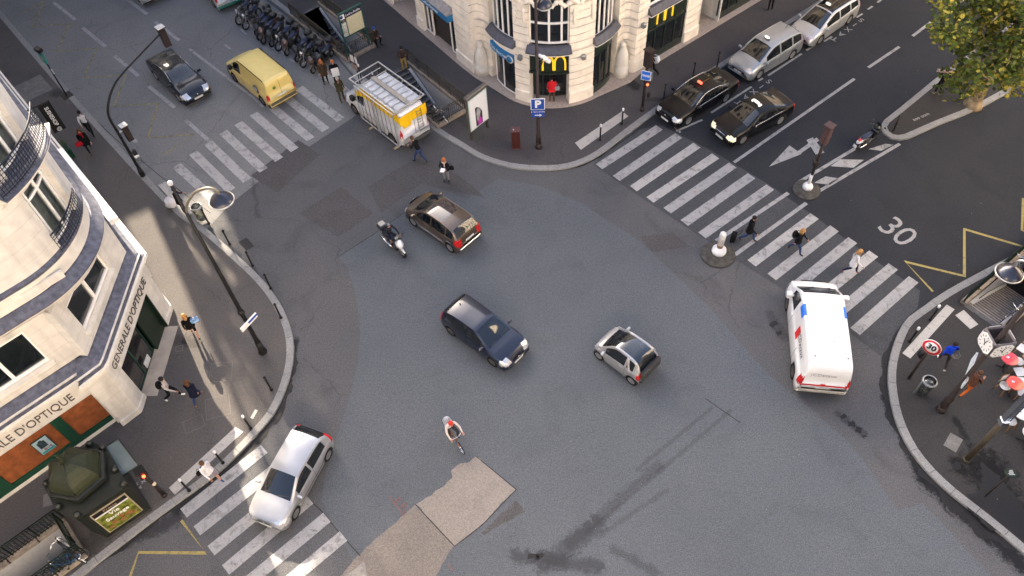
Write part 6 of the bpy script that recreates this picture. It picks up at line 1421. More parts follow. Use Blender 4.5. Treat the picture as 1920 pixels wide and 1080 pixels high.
def vehicle(name, label, cat, px_f, px_r, side, sp, body, roofm=None, group=None, fwd_shift=0.0):
    """sp: shape table. px_f, px_r: pixels where the visible front and rear wheels touch the road; side +1 left wheels visible, -1 right"""
    F = P(*px_f); Rr = P(*px_r); d = (F-Rr).normalized(); mid = (F+Rr)/2
    lft = Vector((-d.y, d.x, 0)); tr = sp['track']/2+0.08
    # axle midpoint on the centre line
    c0 = mid - lft*tr*side
    t = thing(name, label, cat, (c0.x, c0.y, 0), math.atan2(d.y, d.x), group)
    wb = sp['wb']; xf, xr = wb/2, -wb/2; front = xf+sp['fo']; rear = xr-sp['ro']; W_ = sp['w']/2
    top = [(x+0.0, z) for x, z in sp['top']]; belt = sp['belt']; wr_ = sp['wr']; rw = sp.get('arch', wr_+0.05)
    wsb, wst = sp['ws']; rst, rsb = sp['rs']
    marks = {front, rear, wsb, wst, rst, rsb, xf, xr, xf-rw, xf+rw, xr-rw, xr+rw}
    for a, b_ in sp['side']: marks |= {a, b_}
    for e, sgn in ((front, 1), (rear, -1)):
        for q in (0.01, 0.03, 0.07, 0.13, 0.2, 0.3): marks.add(e-sgn*q)
    xs = sorted(x for x in marks if rear <= x <= front); out = []
    for i in range(len(xs)-1):
        g = xs[i+1]-xs[i]
        if g < 0.004: continue
        n = max(1, int(g/0.085)); out += [xs[i]+g*k/n for k in range(n)]
    xs = out+[front]
    NS, NT, NB = 6, 8, 6
    def section(x):
        ef = max(0, 1-(front-x)/sp.get('nose_r', 0.35)); er = max(0, 1-(x-rear)/sp.get('tail_r', 0.3))
        pinch = 1-sp.get('nose_p', 0.20)*ef**2.2-sp.get('tail_p', 0.10)*er**2.2
        taper = 1-0.035*max(0, (x-0.5)/front)**2-0.03*max(0, (-x-0.5)/-rear)**2
        w_ = W_*pinch*taper
        zt = lerp_tab(top, x); zb = min(lerp_tab(belt, x), zt-0.035)
        bot = sp.get('sill', 0.2)+0.12*ef**2+0.12*er**2
        for xw in (xf, xr):
            dd = rw**2-(x-xw)**2
            if dd > 0: bot = max(bot, wr_*0.92+math.sqrt(dd)*0.98)
        bot = min(bot, zb-0.1); pts = []
        hh = zb-bot
        prof = sp.get('sideprof', [(0.0, 0.955), (0.12, 0.985), (0.35, 1.0), (0.62, 1.0), (0.85, 0.985), (0.96, 0.965), (1.0, 0.94)])
        for f_, k in prof: pts.append((w_*k, bot+hh*f_))
        wbelt = w_*prof[-1][1]; up = zt-zb; tum = sp.get('tumble', 0.36)
        crown = min(sp.get('crown', 0.07), up*0.45); zr = zt-crown
        wr2 = max(wbelt*0.55, wbelt-(zr-zb)*tum-0.03)
        for j in range(1, NS+1):
            f_ = j/NS; y = wbelt+(wr2-wbelt)*(f_**1.15); pts.append((y, zb+(zr-zb)*(1-(1-f_)**1.12)))
        for j in range(1, NT+1):
            f_ = j/NT; pts.append((wr2*(1-f_), zr+crown*(1-(1-f_)**2.2)))
        return pts
    secs = [section(x) for x in xs]; n = len(secs[0])
    ring = lambda s_: [(y, z) for y, z in s_] + [(-y, z) for y, z in s_[-2::-1]]
    vs = []; m_ = 2*n-1
    for x, s_ in zip(xs, secs): vs += [(x, y, z) for y, z in ring(s_)]
    NPF = len(sp.get('sideprof', [0]*7)); regions = {}
    hl = sp.get('head', (0.35, 0.5, 0.55, 0.85)); tl = sp.get('tail', (0.25, 0.5, 0.75, 1.1))
    for i in range(len(xs)-1):
        xm = (xs[i]+xs[i+1])/2
        for j in range(m_-1):
            a, b_, c_, d_ = i*m_+j, (i+1)*m_+j, (i+1)*m_+j+1, i*m_+j+1
            jj = j if j < n-1 else 2*(n-1)-1-j       # row index from the bottom
            cy = (vs[a][1]+vs[b_][1]+vs[c_][1]+vs[d_][1])/4; cz = (vs[a][2]+vs[b_][2]+vs[c_][2]+vs[d_][2])/4
            up = lerp_tab(top, xm)-lerp_tab(belt, xm)
            reg = 'body'
            if jj >= NPF-1+NS:                          # top rows
                if wst < xm < wsb and jj >= NPF+NS: reg = 'windscreen'
                elif rsb < xm < rst and jj >= NPF+NS and sp.get('rearglass', True): reg = 'rear_window'
                elif sp.get('pano') and sp['pano'][0] < xm < sp['pano'][1] and jj >= NPF+NS: reg = 'roof_glass'
                elif wst >= xm >= rst: reg = 'roof'
            elif jj >= NPF-1:
                k = jj-(NPF-1)
                if 1 <= k <= NS-2 or (k == 0 and up > 0.3):
                    for (q0, q1) in sp['side']:
                        if q0 < xm < q1 and up > 0.16: reg = 'side_window'
            if xm > front-hl[0] and abs(cy) > W_*hl[1] and hl[2] < cz < hl[3]: reg = 'headlight'
            if xm < rear+tl[0] and abs(cy) > W_*tl[1] and tl[2] < cz < tl[3]: reg = 'tail_light'
            if sp.get('bumper') and (xm > front-0.45 or xm < rear+0.3) and cz < sp['bumper'] and reg == 'body': reg = 'bumper'
            if sp.get('lowtrim') and cz < sp['lowtrim'] and reg == 'body': reg = 'bumper'
            sidekey = reg
            if reg in ('headlight', 'tail_light', 'side_window'): sidekey = reg+('L' if cy > 0 else 'R')
            if reg == 'bumper': sidekey = 'bumperF' if xm > front-0.45 else ('bumperB' if xm < rear+0.3 else 'bumper')
            if reg == 'side_window':
                for q, (q0, q1) in enumerate(sp['side']):
                    if q0 < xm < q1: sidekey += str(q)
            regions.setdefault(sidekey, []).append((d_, c_, b_, a))
    # end caps
    e = (len(xs)-1)*m_; regions['body'].append(tuple(e+k for k in range(m_-1, -1, -1))); regions['body'].append(tuple(range(m_)))
    mats_ = dict(body=body, roof=roofm or body, windscreen=wind_glass, rear_window=car_glass, side_window=car_glass, roof_glass=sp.get('panom', MATS.get('black_gloss')), headlight=sp.get('headm', lamp_clear), tail_light=red_lamp, bumper=sp.get('bumperm', dark_plastic))
    for key, fl in regions.items():
        base = key.rstrip('LR0123456789FB') if key not in ('body',) else key
        if key.startswith('bumper'): base = 'bumper'
        if key == 'roof' and (roofm is None): regions['body'] and None
        idx = sorted({v for f_ in fl for v in f_}); mp = {v: k for k, v in enumerate(idx)}
        b = MB(); b.add([vs[v] for v in idx], [tuple(mp[v] for v in f_) for f_ in fl], 0, True); o = b.obj(base, mats_[base], t)
    # underside, cabin tub and seats
    b = MB(); b.box(((front+rear)/2, 0, sp.get('sill', 0.2)-0.01), (front-rear-0.35, sp['w']*0.9, 0.1)); b.box((xf, 0, wr_*1.15), (rw*2, sp['w']*0.62, wr_*1.3)); b.box((xr, 0, wr_*1.15), (rw*2, sp['w']*0.62, wr_*1.3))
    b.obj('underbody', cabin_m, t)
    bl = lerp_tab(belt, 0)
    b = MB(); b.box(((wsb+max(rsb, rear+0.3))/2, 0, bl*0.55), (abs(wsb-max(rsb, rear+0.3))-0.1, sp['w']*0.8, 0.1)); b.box((wsb-0.25, 0, bl-0.06), (0.55, sp['w']*0.78, 0.1)); b.obj('dashboard', cabin_m, t)
    for sy in (-1, 1):
        b = MB(); sx = sp.get('seatx', wst-0.55); b.box((sx, sy*0.36, bl*0.72), (0.5, 0.48, 0.2), bev=0.05); b.box((sx-0.3, sy*0.36, bl+0.02), (0.16, 0.46, 0.6), bev=0.05); b.box((sx-0.33, sy*0.36, bl+0.38), (0.1, 0.24, 0.18), bev=0.03); b.obj('seat', seat_m, t)
    if len(sp['side']) > 1:
        b = MB(); b.box((sx-1.2, 0, bl-0.05), (0.18, 1.2, 0.5), bev=0.05); b.obj('rear_seat', seat_m, t)
    # wheels
    yo = sp['w']/2-0.12
    for x in (xf, xr):
        for s_ in (-1, 1): wheel(t, x, s_*yo, wr_, 0.2, sp.get('spokes', 5), sp.get('rimm'), s_)
    # mirrors, plates, handles, grille
    mz = lerp_tab(belt, wsb-0.2)+0.06; my = W_*0.97
    if 'mirror' in sp: mxx, mz, ms = sp['mirror']
    else: mxx, ms = wsb-0.28, 0.0
    for s_ in (-1, 1): b = MB(); b.box((mxx, s_*(my+0.11), mz+0.03), (0.12+ms, 0.22, 0.14+ms), bev=0.03); b.box((mxx, s_*(my-0.02), mz-0.01), (0.06, 0.12, 0.05)); b.obj('mirror', sp.get('mirrorm', body), t)
    b = MB(); b.box((front+0.012, 0, sp.get('plz', 0.42)), (0.02, 0.52, 0.11)); b.obj('number_plate', plate_m, t)
    b = MB(); b.box((rear-0.012, 0, sp.get('plr', 0.62)), (0.02, 0.52, 0.11)); b.obj('number_plate', plate_m, t)
    gz, gh, gwd = sp.get('grille', (0.6, 0.1, 0.5)); b = MB(); b.box((front+0.006, 0, gz), (0.02, gwd, gh), bev=0.008); g = b.obj('grille', sp.get('grillem', dark_plastic), t)
    b = MB(); b.lathe([(0.055, 0.0), (0.05, 0.015)], n=12, M=Matrix.Translation((front+0.015, 0, gz+gh*0.2)) @ Matrix.Rotation(R(90), 4, 'Y')); b.obj('emblem', chrome, g)
    for x in sp.get('handles', ()):
        for s_ in (-1, 1): b = MB(); b.box((x, s_*(W_*0.985), bl-0.1), (0.17, 0.04, 0.03), bev=0.008); b.obj('door_handle', body if not sp.get('chromeh') else chrome, t)
    # door seams: thin dark grooves laid just proud of the flank
    for x in sp.get('seams', ()):
        s_ = section(x)
        for sg in (-1, 1):
            b = MB()
            for (y0, z0), (y1, z1) in zip(s_[1:NPF-1], s_[2:NPF]): b.bar((x, sg*(y0+0.001), z0), (x, sg*(y1+0.001), z1), 0.008, 0.008)
            b.obj('door_gap', cabin_m, t)
    if sp.get('wiper', True):
        b = MB(); zt0, zt1 = lerp_tab(top, wsb-0.05)+0.02, lerp_tab(top, wsb-0.25)+0.02
        b.bar((wsb-0.03, 0.1, zt0-0.02), (wsb-0.12, 0.6, zt0-0.02), 0.02); b.bar((wsb-0.03, -0.5, zt0-0.02), (wsb-0.12, 0.0, zt0-0.02), 0.02); b.obj('wiper', dark_plastic, t)
    return t, section, (front, rear, xf, xr, W_, top, belt)
mat('black_gloss', (0.004, 0.005, 0.007), 0.08, 0, 0.5, spec=0.2)
def prof_trim(t, section, x0, x1, row, m_, w_=0.03, name='chrome_strip'):
    for sg in (-1, 1):
        b = MB(); q = [x0+(x1-x0)*k/14 for k in range(15)]; p = [section(x)[row] for x in q]
        b.tube([(x, sg*(y+0.006), z) for x, (y, z) in zip(q, p)], w_/2, 5); b.obj(name, m_, t)
def taxi_light(t, x, z, m_, wide=0.34):
    b = MB(); b.box((x, 0, z+0.03), (0.1, wide+0.1, 0.05), bev=0.01); o = b.obj('taxi_sign_base', dark_plastic, t); b = MB(); b.box((x, 0, z+0.12), (0.13, wide, 0.13), bev=0.03); b.obj('taxi_sign', m_, t)
white_lit = mat('taxi_sign_white', (0.6, 0.58, 0.52), 0.4, emit=(0.9, 0.85, 0.7), estr=0.25); red_taxi = mat('taxi_sign_red', (0.6, 0.05, 0.03), 0.4, emit=(1, 0.1, 0.05), estr=0.8)

# silver-white hatchback, lower left
sp = dict(wb=2.575, fo=0.82, ro=0.62, w=1.72, track=1.48, wr=0.30, top=[(-1.91, 0.62), (-1.88, 0.95), (-1.78, 1.12), (-1.45, 1.40), (-0.8, 1.49), (0.0, 1.49), (0.28, 1.45), (1.12, 1.02), (1.5, 0.94), (1.9, 0.80), (2.05, 0.68), (2.11, 0.55)],
          belt=[(-1.91, 0.6), (-1.8, 0.98), (-0.8, 0.96), (0.9, 0.90), (1.2, 0.88), (1.9, 0.72), (2.11, 0.5)], ws=(1.12, 0.3), rs=(-1.42, -1.82), side=[(-1.35, -0.35), (-0.25, 0.72)], head=(0.42, 0.5, 0.58, 0.8), tail=(0.2, 0.62, 0.75, 1.12), handles=(-0.05,), seams=(-0.32, 0.85), grille=(0.66, 0.06, 0.6), spokes=9)
v, sc_, _ = vehicle('parked_car', 'silver white hatchback driving over the lower left crossing', 'car', (560, 966), (618, 861), 1, sp, paint('silver_white_paint', (0.30, 0.31, 0.335), 0.4)); v.name = 'hatchback_car'
b = MB(); b.tube([(-1.25, 0.0, 1.47), (-1.35, 0, 1.5)], 0.012, 6); b.obj('aerial', dark_plastic, v); prof_trim(v, sc_, -1.0, 1.0, 2, dark_plastic, 0.02, 'side_trim')
# tiny two-seater
silver = paint('silver_paint', (0.42, 0.42, 0.43), 0.6)
sp = dict(wb=1.81, fo=0.36, ro=0.34, w=1.52, track=1.3, wr=0.28, top=[(-1.245, 0.75), (-1.2, 1.0), (-1.02, 1.38), (-0.7, 1.52), (-0.1, 1.54), (0.22, 1.48), (0.85, 1.0), (1.08, 0.9), (1.2, 0.78), (1.265, 0.6)],
          belt=[(-1.245, 0.72), (-1.15, 0.98), (-0.5, 0.95), (0.5, 0.86), (0.9, 0.84), (1.15, 0.75), (1.265, 0.55)], ws=(0.88, 0.25), rs=(-0.98, -1.18), side=[(-0.45, 0.58), (-0.9, -0.55)], pano=(-0.98, 0.22), panom=glass('dark_roof_glass', (0.1, 0.12, 0.15), 0.03, 0.2), head=(0.28, 0.5, 0.6, 0.82), tail=(0.16, 0.66, 0.6, 0.95), nose_p=0.22, seams=(0.62, -0.5), handles=(-0.3,), grille=(0.5, 0.08, 0.4), seatx=-0.1, spokes=6, sill=0.22, plr=0.55)
v, sc_, _ = vehicle('microcar', 'tiny silver two seat car with a dark glass roof in the road centre', 'car', (1120.5, 673), (1183, 721), 1, sp, silver)
for sg in (-1, 1):
    b = MB(); q = [-1.02+2.0*k/16 for k in range(17)]; b.tube([(x, sg*(sc_(x)[12][0]), sc_(x)[12][1]+0.01) for x in q], 0.05, 7); b.obj('roof_pillar', silver, v)
    b = MB(); b.tube([(x, sg*(sc_(x)[k][0]+0.002), sc_(x)[k][1]) for x, k in ((-0.5, 12), (-0.56, 10), (-0.62, 8), (-0.7, 6), (-0.78, 4), (-0.7, 2), (-0.5, 1))], 0.05, 7); b.obj('side_hoop', silver, v)
# brown compact
sp = dict(wb=2.57, fo=0.74, ro=0.57, w=1.76, track=1.52, wr=0.31, top=[(-1.855, 0.65), (-1.82, 1.0), (-1.7, 1.2), (-1.42, 1.50), (-0.7, 1.60), (0.1, 1.58), (0.5, 1.50), (1.35, 1.04), (1.7, 0.93), (1.92, 0.78), (2.025, 0.6)],
          belt=[(-1.855, 0.62), (-1.75, 1.06), (-0.8, 1.02), (0.9, 0.93), (1.4, 0.88), (1.85, 0.75), (2.025, 0.55)], ws=(1.35, 0.5), rs=(-1.42, -1.74), side=[(-1.5, -1.1), (-1.0, -0.1), (0.0, 0.95)], pano=(-0.75, 0.4), panom=mat('sunroof_dark', (0.03, 0.02, 0.02), 0.08, 0, 1), head=(0.3, 0.55, 0.6, 0.85), tail=(0.22, 0.6, 0.66, 1.08), tumble=0.3, handles=(-0.75, 0.25), seams=(-0.95, -0.02, 1.0), grille=(0.68, 0.1, 0.6), plr=0.8)
v, sc_, _ = vehicle('compact_car', 'brown compact car with a dark sunroof crossing behind the scooter', 'car', (775.5, 423), (845.5, 473), 1, sp, paint('bronze_brown_paint', (0.085, 0.06, 0.042), 0.55))
prof_trim(v, sc_, -1.4, 1.0, 2, chrome, 0.015, 'side_trim'); prof_trim(v, sc_, -1.5, 0.5, 12, mat('beige_trim', (0.3, 0.25, 0.2), 0.3, 0.5), 0.02, 'roof_edge'); b = MB(); b.box((-1.86, 0, 0.42), (0.06, 1.4, 0.1), bev=0.02); b.obj('bumper_strip', chrome, v)
# navy hatchback in the middle
sp = dict(wb=2.48, fo=0.82, ro=0.68, w=1.72, track=1.48, wr=0.30, top=[(-1.92, 0.6), (-1.9, 0.95), (-1.8, 1.15), (-1.5, 1.40), (-0.8, 1.47), (0.0, 1.47), (0.2, 1.44), (1.0, 1.0), (1.4, 0.93), (1.85, 0.78), (1.98, 0.66), (2.06, 0.52)],
          belt=[(-1.92, 0.58), (-1.8, 0.97), (-0.8, 0.94), (0.9, 0.88), (1.2, 0.86), (1.8, 0.72), (2.06, 0.5)], ws=(1.02, 0.2), rs=(-1.5, -1.84), side=[(-1.55, -1.25), (-1.15, -0.3), (-0.2, 0.65)], head=(0.36, 0.5, 0.56, 0.8), tail=(0.2, 0.62, 0.75, 1.12), handles=(-0.9, 0.0), seams=(-0.25, 0.75), grille=(0.62, 0.08, 0.5), spokes=7, rimm=cap_m)
v, sc_, _ = vehicle('hatchback_car', 'dark navy hatchback in the middle of the junction, bonnet towards lower right', 'car', (922.5, 685), (847.5, 629), -1, sp, paint('navy_paint', (0.004, 0.007, 0.022), 0.2, 0.3, 0.8))
b = MB(); b.ball((-1.3, 0, 1.47), 0.035, 8, 5); b.obj('aerial', dark_plastic, v)
# black fastback, upper left
sp = dict(wb=2.77, fo=0.95, ro=0.92, w=1.81, track=1.55, wr=0.32, top=[(-2.305, 0.6), (-2.28, 0.9), (-2.1, 1.04), (-1.6, 1.16), (-0.75, 1.42), (0.0, 1.45), (0.35, 1.40), (1.25, 1.02), (1.7, 0.93), (2.1, 0.78), (2.25, 0.65), (2.335, 0.5)],
          belt=[(-2.305, 0.58), (-2.2, 0.98), (-1.0, 0.97), (0.9, 0.90), (1.4, 0.87), (2.1, 0.7), (2.335, 0.46)], ws=(1.25, 0.35), rs=(-0.95, -1.75), side=[(-1.3, -0.45), (-0.35, 0.85)], head=(0.42, 0.5, 0.56, 0.78), tail=(0.2, 0.5, 0.75, 1.0), handles=(-1.0, 0.0), seams=(-0.4, 0.9, -1.3), grille=(0.62, 0.05, 0.5))
v, sc_, _ = vehicle('saloon_car', 'shiny black saloon coming down the upper left street under the hanging signal', 'car', (338, 191), (296, 150), -1, sp, mat('black_blue_paint', (0.006, 0.008, 0.014), 0.3, 0.0, 0.7, var=0.04, spec=0.2))
prof_trim(v, sc_, -1.5, 0.9, 12, chrome, 0.03)
# yellow van
sp = dict(wb=3.0, fo=0.87, ro=0.93, w=1.9, track=1.6, wr=0.33, top=[(-2.43, 0.75), (-2.42, 1.4), (-2.36, 1.85), (-2.2, 1.93), (0.2, 1.96), (0.75, 1.90), (1.5, 1.30), (1.9, 1.16), (2.25, 0.95), (2.37, 0.6)],
          belt=[(-2.43, 0.72), (-2.38, 1.12), (0.6, 1.12), (1.5, 1.05), (2.1, 0.92), (2.37, 0.55)], ws=(1.55, 0.78), rs=(-2.2, -2.44), rearglass=False, side=[(0.35, 1.15)], head=(0.4, 0.5, 0.7, 0.95), tail=(0.16, 0.82, 0.8, 1.15), tumble=0.13, crown=0.05, tail_p=0.05, seams=(0.25, 1.2, -0.9), handles=(0.4,), bumper=0.62, grille=(0.75, 0.12, 0.8), seatx=0.4, mirror=(1.2, 1.25, 0.12), mirrorm=dark_plastic, rimm=cap_m, plr=0.85, tail_r=0.15)
yv = paint('yellow_van_paint', (0.68, 0.53, 0.165), 0.0, 0.4)
v, sc_, _ = vehicle('delivery_van', 'yellow delivery van with black roof rails stopped on the upper left crossing', 'van', (441, 151), (498, 199), 1, sp, yv)
for sg in (-1, 1): b = MB(); b.tube([(x, sg*0.76, lerp_tab(sp['top'], x)+0.0) for x in (-2.1, -1.0, 0.0, 0.5)], 0.022, 6); b.obj('roof_rail', dark_plastic, v)
b = MB(); b.lathe([(0.1, 0), (0.1, 0.01)], n=14, M=Matrix.Translation((-2.435, 0.35, 1.45)) @ Matrix.Rotation(R(-90), 4, 'Y')); b.obj('door_badge', mat('badge_green', (0.12, 0.2, 0.02), 0.4), v)
b = MB(); M_ = Matrix.Translation((-1.35, 0.955, 1.1)) @ Matrix.Rotation(R(-90), 4, 'X'); b.lathe([(0.26, 0), (0.26, 0.012)], n=18, M=M_); b.obj('side_badge', mat('badge_navy', (0.04, 0.06, 0.14), 0.4, var=0.9, scale=6), v); b = MB(); b.lathe([(0.14, 0.013), (0.14, 0.02)], n=14, M=M_); b.obj('side_badge_centre', light_grey, v)
b = MB(); b.box((-2.44, 0, 0.5), (0.08, 1.7, 0.18), bev=0.03); b.obj('rear_bumper', mat('grey_bumper', (0.08, 0.08, 0.075), 0.6), v); b = MB(); b.bar((-2.446, 0, 0.75), (-2.44, 0, 1.8), 0.012); b.obj('door_gap', cabin_m, v)
# white glazier van with frame racks
sp = dict(wb=3.4, fo=0.95, ro=1.0, w=1.95, track=1.66, wr=0.34, top=[(-2.7, 0.8), (-2.69, 1.6), (-2.64, 2.25), (-2.45, 2.4), (0.2, 2.42), (0.75, 2.32), (1.5, 1.55), (2.0, 1.28), (2.45, 1.0), (2.55, 0.9), (2.65, 0.55)],
          belt=[(-2.7, 0.78), (-2.65, 1.2), (0.9, 1.2), (1.6, 1.14), (2.3, 0.95), (2.65, 0.5)], ws=(1.6, 0.85), rs=(-2.45, -2.7), rearglass=False, side=[(0.55, 1.35)], head=(0.4, 0.55, 0.7, 0.98), tail=(0.14, 0.85, 0.95, 1.3), tumble=0.10, crown=0.05, tail_p=0.05, seams=(0.45, 1.4, -1.0), handles=(0.6,), bumper=0.5, grille=(0.75, 0.14, 0.8), seatx=0.5, mirror=(1.4, 1.35, 0.16), mirrorm=dark_plastic, rimm=cap_m, plr=0.7, tail_r=0.15, sill=0.3)
wv = paint('white_van_paint', (0.60, 0.60, 0.61), 0.0, 0.35)
v, sc_, _ = vehicle('glazier_van', 'white and yellow van with a tall metal frame rack on its side', 'van', (667.5, 213), (738, 268), 1, sp, wv)
yb = mat('yellow_band', (0.75, 0.46, 0.01), 0.4, var=0.06)
W2 = 0.975
def flank(x0, x1, k0, k1, m_, name='side_band'):
    for sg in (-1, 1):
        b = MB(); n_ = 12; rows = range(k0, k1+1)
        vs = []; 
        for i in range(n_+1):
            x = x0+(x1-x0)*i/n_; s_ = sc_(x); vs += [(x, sg*(s_[r_][0]+0.006), s_[r_][1]) for r_ in rows]
        m2 = len(list(rows)); fs = [((i*m2+j, (i+1)*m2+j, (i+1)*m2+j+1, i*m2+j+1) if sg < 0 else (i*m2+j+1, (i+1)*m2+j+1, (i+1)*m2+j, i*m2+j)) for i in range(n_) for j in range(m2-1)]
        b.add(vs, fs, 0, True); b.obj(name, m_, v)
flank(-2.6, 1.3, 9, 12, yb); 
b = MB(); b.box((-2.70, 0, 2.0), (0.03, 1.76, 0.55)); b.obj('rear_band', yb, v); b = MB(); b.box((-2.70, 0.45, 1.62), (0.028, 0.5, 0.25)); b.obj('rear_band_drip', yb, v); b = MB(); b.box((-2.702, -0.65, 1.68), (0.028, 0.4, 0.14)); b.obj('rear_band_drip', yb, v)
b = MB(); b.box((-2.72, 0, 0.42), (0.3, 1.7, 0.12), bev=0.02); b.obj('rear_step', mat('grey_bumper', (0.1, 0.1, 0.1), 0.6), v)
b = MB(); b.bar((-2.705, 0, 0.75), (-2.7, 0, 1.7), 0.014); b.obj('door_gap', cabin_m, v)
b = MB()
for s_ in (-0.15, 0.15): b.bar((-2.76, -0.35+s_, 0.9), (-2.76, -0.35+s_, 2.2), 0.025)
for k in range(7): b.bar((-2.76, -0.5, 1.0+0.18*k), (-2.76, -0.2, 1.0+0.18*k), 0.02)
b.obj('rear_ladder', grey_metal, v)
rk = mat('rack_aluminium', (0.4, 0.41, 0.42), 0.4, 0.6)
b = MB(); yo = 1.13; z0, z1 = 0.45, 2.62; x0, x1 = -2.55, 0.75
for z in (z0, z1): b.bar((x0, yo, z), (x1, yo, z), 0.055)
for z in (1.2, ): b.bar((x0, yo, z), (x1, yo, z), 0.04)
for x in (x0, x1, -0.85): b.bar((x, yo, z0), (x, yo, z1), 0.05)
b.obj('side_rack_frame', rk, v); b = MB()
for k in range(1, 9):
    x = x0+(x1-x0)*k/9; b.bar((x, yo+0.01, z0), (x, yo+0.01, z1), 0.02)
b.obj('side_rack_bars', mat('dark_rack_bar', (0.09, 0.09, 0.09), 0.5, 0.5), v)
b = MB()
for x in (x0, -0.85, x1): b.bar((x, 0.9, 0.5), (x, yo, 0.46), 0.06); b.bar((x, 0.75, 2.5), (x, yo, 2.6), 0.05)
b.obj('rack_bracket', rk, v)
b = MB(); 
for s_ in (-1, 1): b.bar((x0, s_*0.98, 2.66), (1.35, s_*0.98, 2.66), 0.06)
for x in (x0, 1.35): b.bar((x, -0.98, 2.66), (x, 0.98, 2.66), 0.05)
for k in range(9):
    x = x0+0.2+k*0.42; b.bar((x, -0.85, 2.54), (x, 0.85, 2.54), 0.035)
for x in (-2.3, -0.8, 0.6):
    for s_ in (-1, 1): b.bar((x, s_*0.8, 2.4), (x, s_*0.98, 2.66), 0.04)
b.obj('roof_rack', rk, v)
b = MB()
for sy in (-0.55, 0.38): b.box((-0.95, sy, 2.49), (3.0, 0.62, 0.012))
b.obj('roof_sheet', mat('pale_sheet', (0.5, 0.52, 0.56), 0.35, 0.2, var=0.2, scale=5), v); b = MB(); b.box((-0.9, -0.03, 2.59), (3.1, 0.26, 0.03)); b.obj('plank', mat('grey_plank', (0.3, 0.28, 0.25), 0.8), v)
for x in (x0+0.05, -0.3): b = MB(); b.box((x, yo+0.12, 0.42), (0.12, 0.3, 0.06)); b.obj('rack_foot', mat('wood_block', (0.3, 0.25, 0.15), 0.8), v)
# white courier van on the right
sp = dict(wb=3.1, fo=0.88, ro=0.80, w=1.86, track=1.6, wr=0.33, top=[(-2.35, 0.7), (-2.34, 1.2), (-2.28, 1.72), (-2.1, 1.90), (0.4, 1.93), (1.0, 1.84), (1.75, 1.22), (2.1, 1.05), (2.33, 0.85), (2.43, 0.55)],
          belt=[(-2.35, 0.68), (-2.3, 1.08), (0.8, 1.08), (1.6, 1.02), (2.2, 0.85), (2.43, 0.5)], ws=(1.78, 1.02), rs=(-2.1, -2.36), rearglass=False, side=[(0.65, 1.4)], head=(0.4, 0.5, 0.68, 0.92), tail=(0.22, 0.8, 0.75, 1.25), tumble=0.14, crown=0.05, tail_p=0.06, seams=(0.5, 1.45, -1.0), handles=(0.6,), grille=(0.72, 0.1, 0.8), seatx=0.7, mirror=(1.3, 1.2, 0.1), rimm=cap_m, plr=0.62, bumper=0.48, bumperm=mat('silver_bumper', (0.4, 0.38, 0.33), 0.4, 0.3), tail_r=0.2, nose_p=0.26)
wv2 = paint('bright_white_paint', (0.74, 0.74, 0.735), 0.0, 0.3)
v, sc_, _ = vehicle('courier_van', 'bright white van with blue and red squares, seen from above by the right crossing', 'van', (1478, 578), (1489, 706), 1, sp, wv2)
v.scale = (1.13, 1.15, 1.15); bl_, rd_ = mat('decal_blue', (0.03, 0.16, 0.65), 0.35), mat('decal_red', (0.6, 0.02, 0.02), 0.35)
def decal(x0, x1, k0, k1, m_, sgs, name):
    for sg in sgs:
        b = MB(); n_ = 4; rows = range(k0, k1+1); vs = []
        for i in range(n_+1):
            x = x0+(x1-x0)*i/n_; s_ = sc_(x); vs += [(x, sg*(s_[r_][0]+0.004), s_[r_][1]+0.004) for r_ in rows]
        m2 = len(list(rows)); b.add(vs, [((i*m2+j, (i+1)*m2+j, (i+1)*m2+j+1, i*m2+j+1) if sg < 0 else (i*m2+j+1, (i+1)*m2+j+1, (i+1)*m2+j, i*m2+j)) for i in range(n_) for j in range(m2-1)], 0, True); b.obj(name, m_, v)
decal(-0.1, 0.42, 10, 13, bl_, (1, -1), 'blue_square'); decal(-0.62, -0.3, 5, 9, rd_, (1, -1), 'red_square')
M_ = Matrix.Translation((-1.15, 0.80, 1.70)) @ Matrix.Rotation(R(180), 4, 'Z') @ Matrix.Rotation(R(45), 4, 'X') 
textmesh('side_lettering', 'JCDecaux', 0.24, frame((-1.2, 0.885, 1.55), (-1, 0, 0), (0, -0.35, 1)), mat('grey_letters', (0.12, 0.12, 0.12), 0.5), v, ext=0.004, space=1.15); textmesh('rear_lettering', 'JCDecaux', 0.2, frame((-2.34, 0.15, 1.45), (0, -1, 0), (0.08, 0, 1)), mat('faint_letters', (0.35, 0.35, 0.33), 0.5), v, space=1.1)
b = MB(); b.box((-1.0, -0.05, 1.925), (0.36, 0.36, 0.03), bev=0.01); b.obj('roof_hatch', mat('pale_grey_plastic', (0.5, 0.52, 0.55), 0.5), v)
b = MB()
for k in range(5): b.box((-0.7, -0.5+k*0.25, 1.93), (2.4, 0.02, 0.012))
b.obj('roof_rib', wv2, v); b = MB(); b.box((-2.37, 0, 0.83), (0.02, 1.5, 0.06)); b.obj('red_stripe', rd_, v); b = MB(); b.box((-2.37, 0.05, 0.9), (0.03, 0.16, 0.05)); b.obj('rear_handle', rd_, v)
b = MB(); b.box((-2.39, 0, 0.52), (0.1, 1.6, 0.2), bev=0.04); b.obj('rear_bumper', mat('silver_bumper', (0.4, 0.38, 0.33)), v)
for s_ in (-1, 1): b = MB(); b.ball((-1.85, s_*0.55-0.02, 1.93), 0.03, 6, 4); b.obj('roof_bolt', dark_plastic, v)
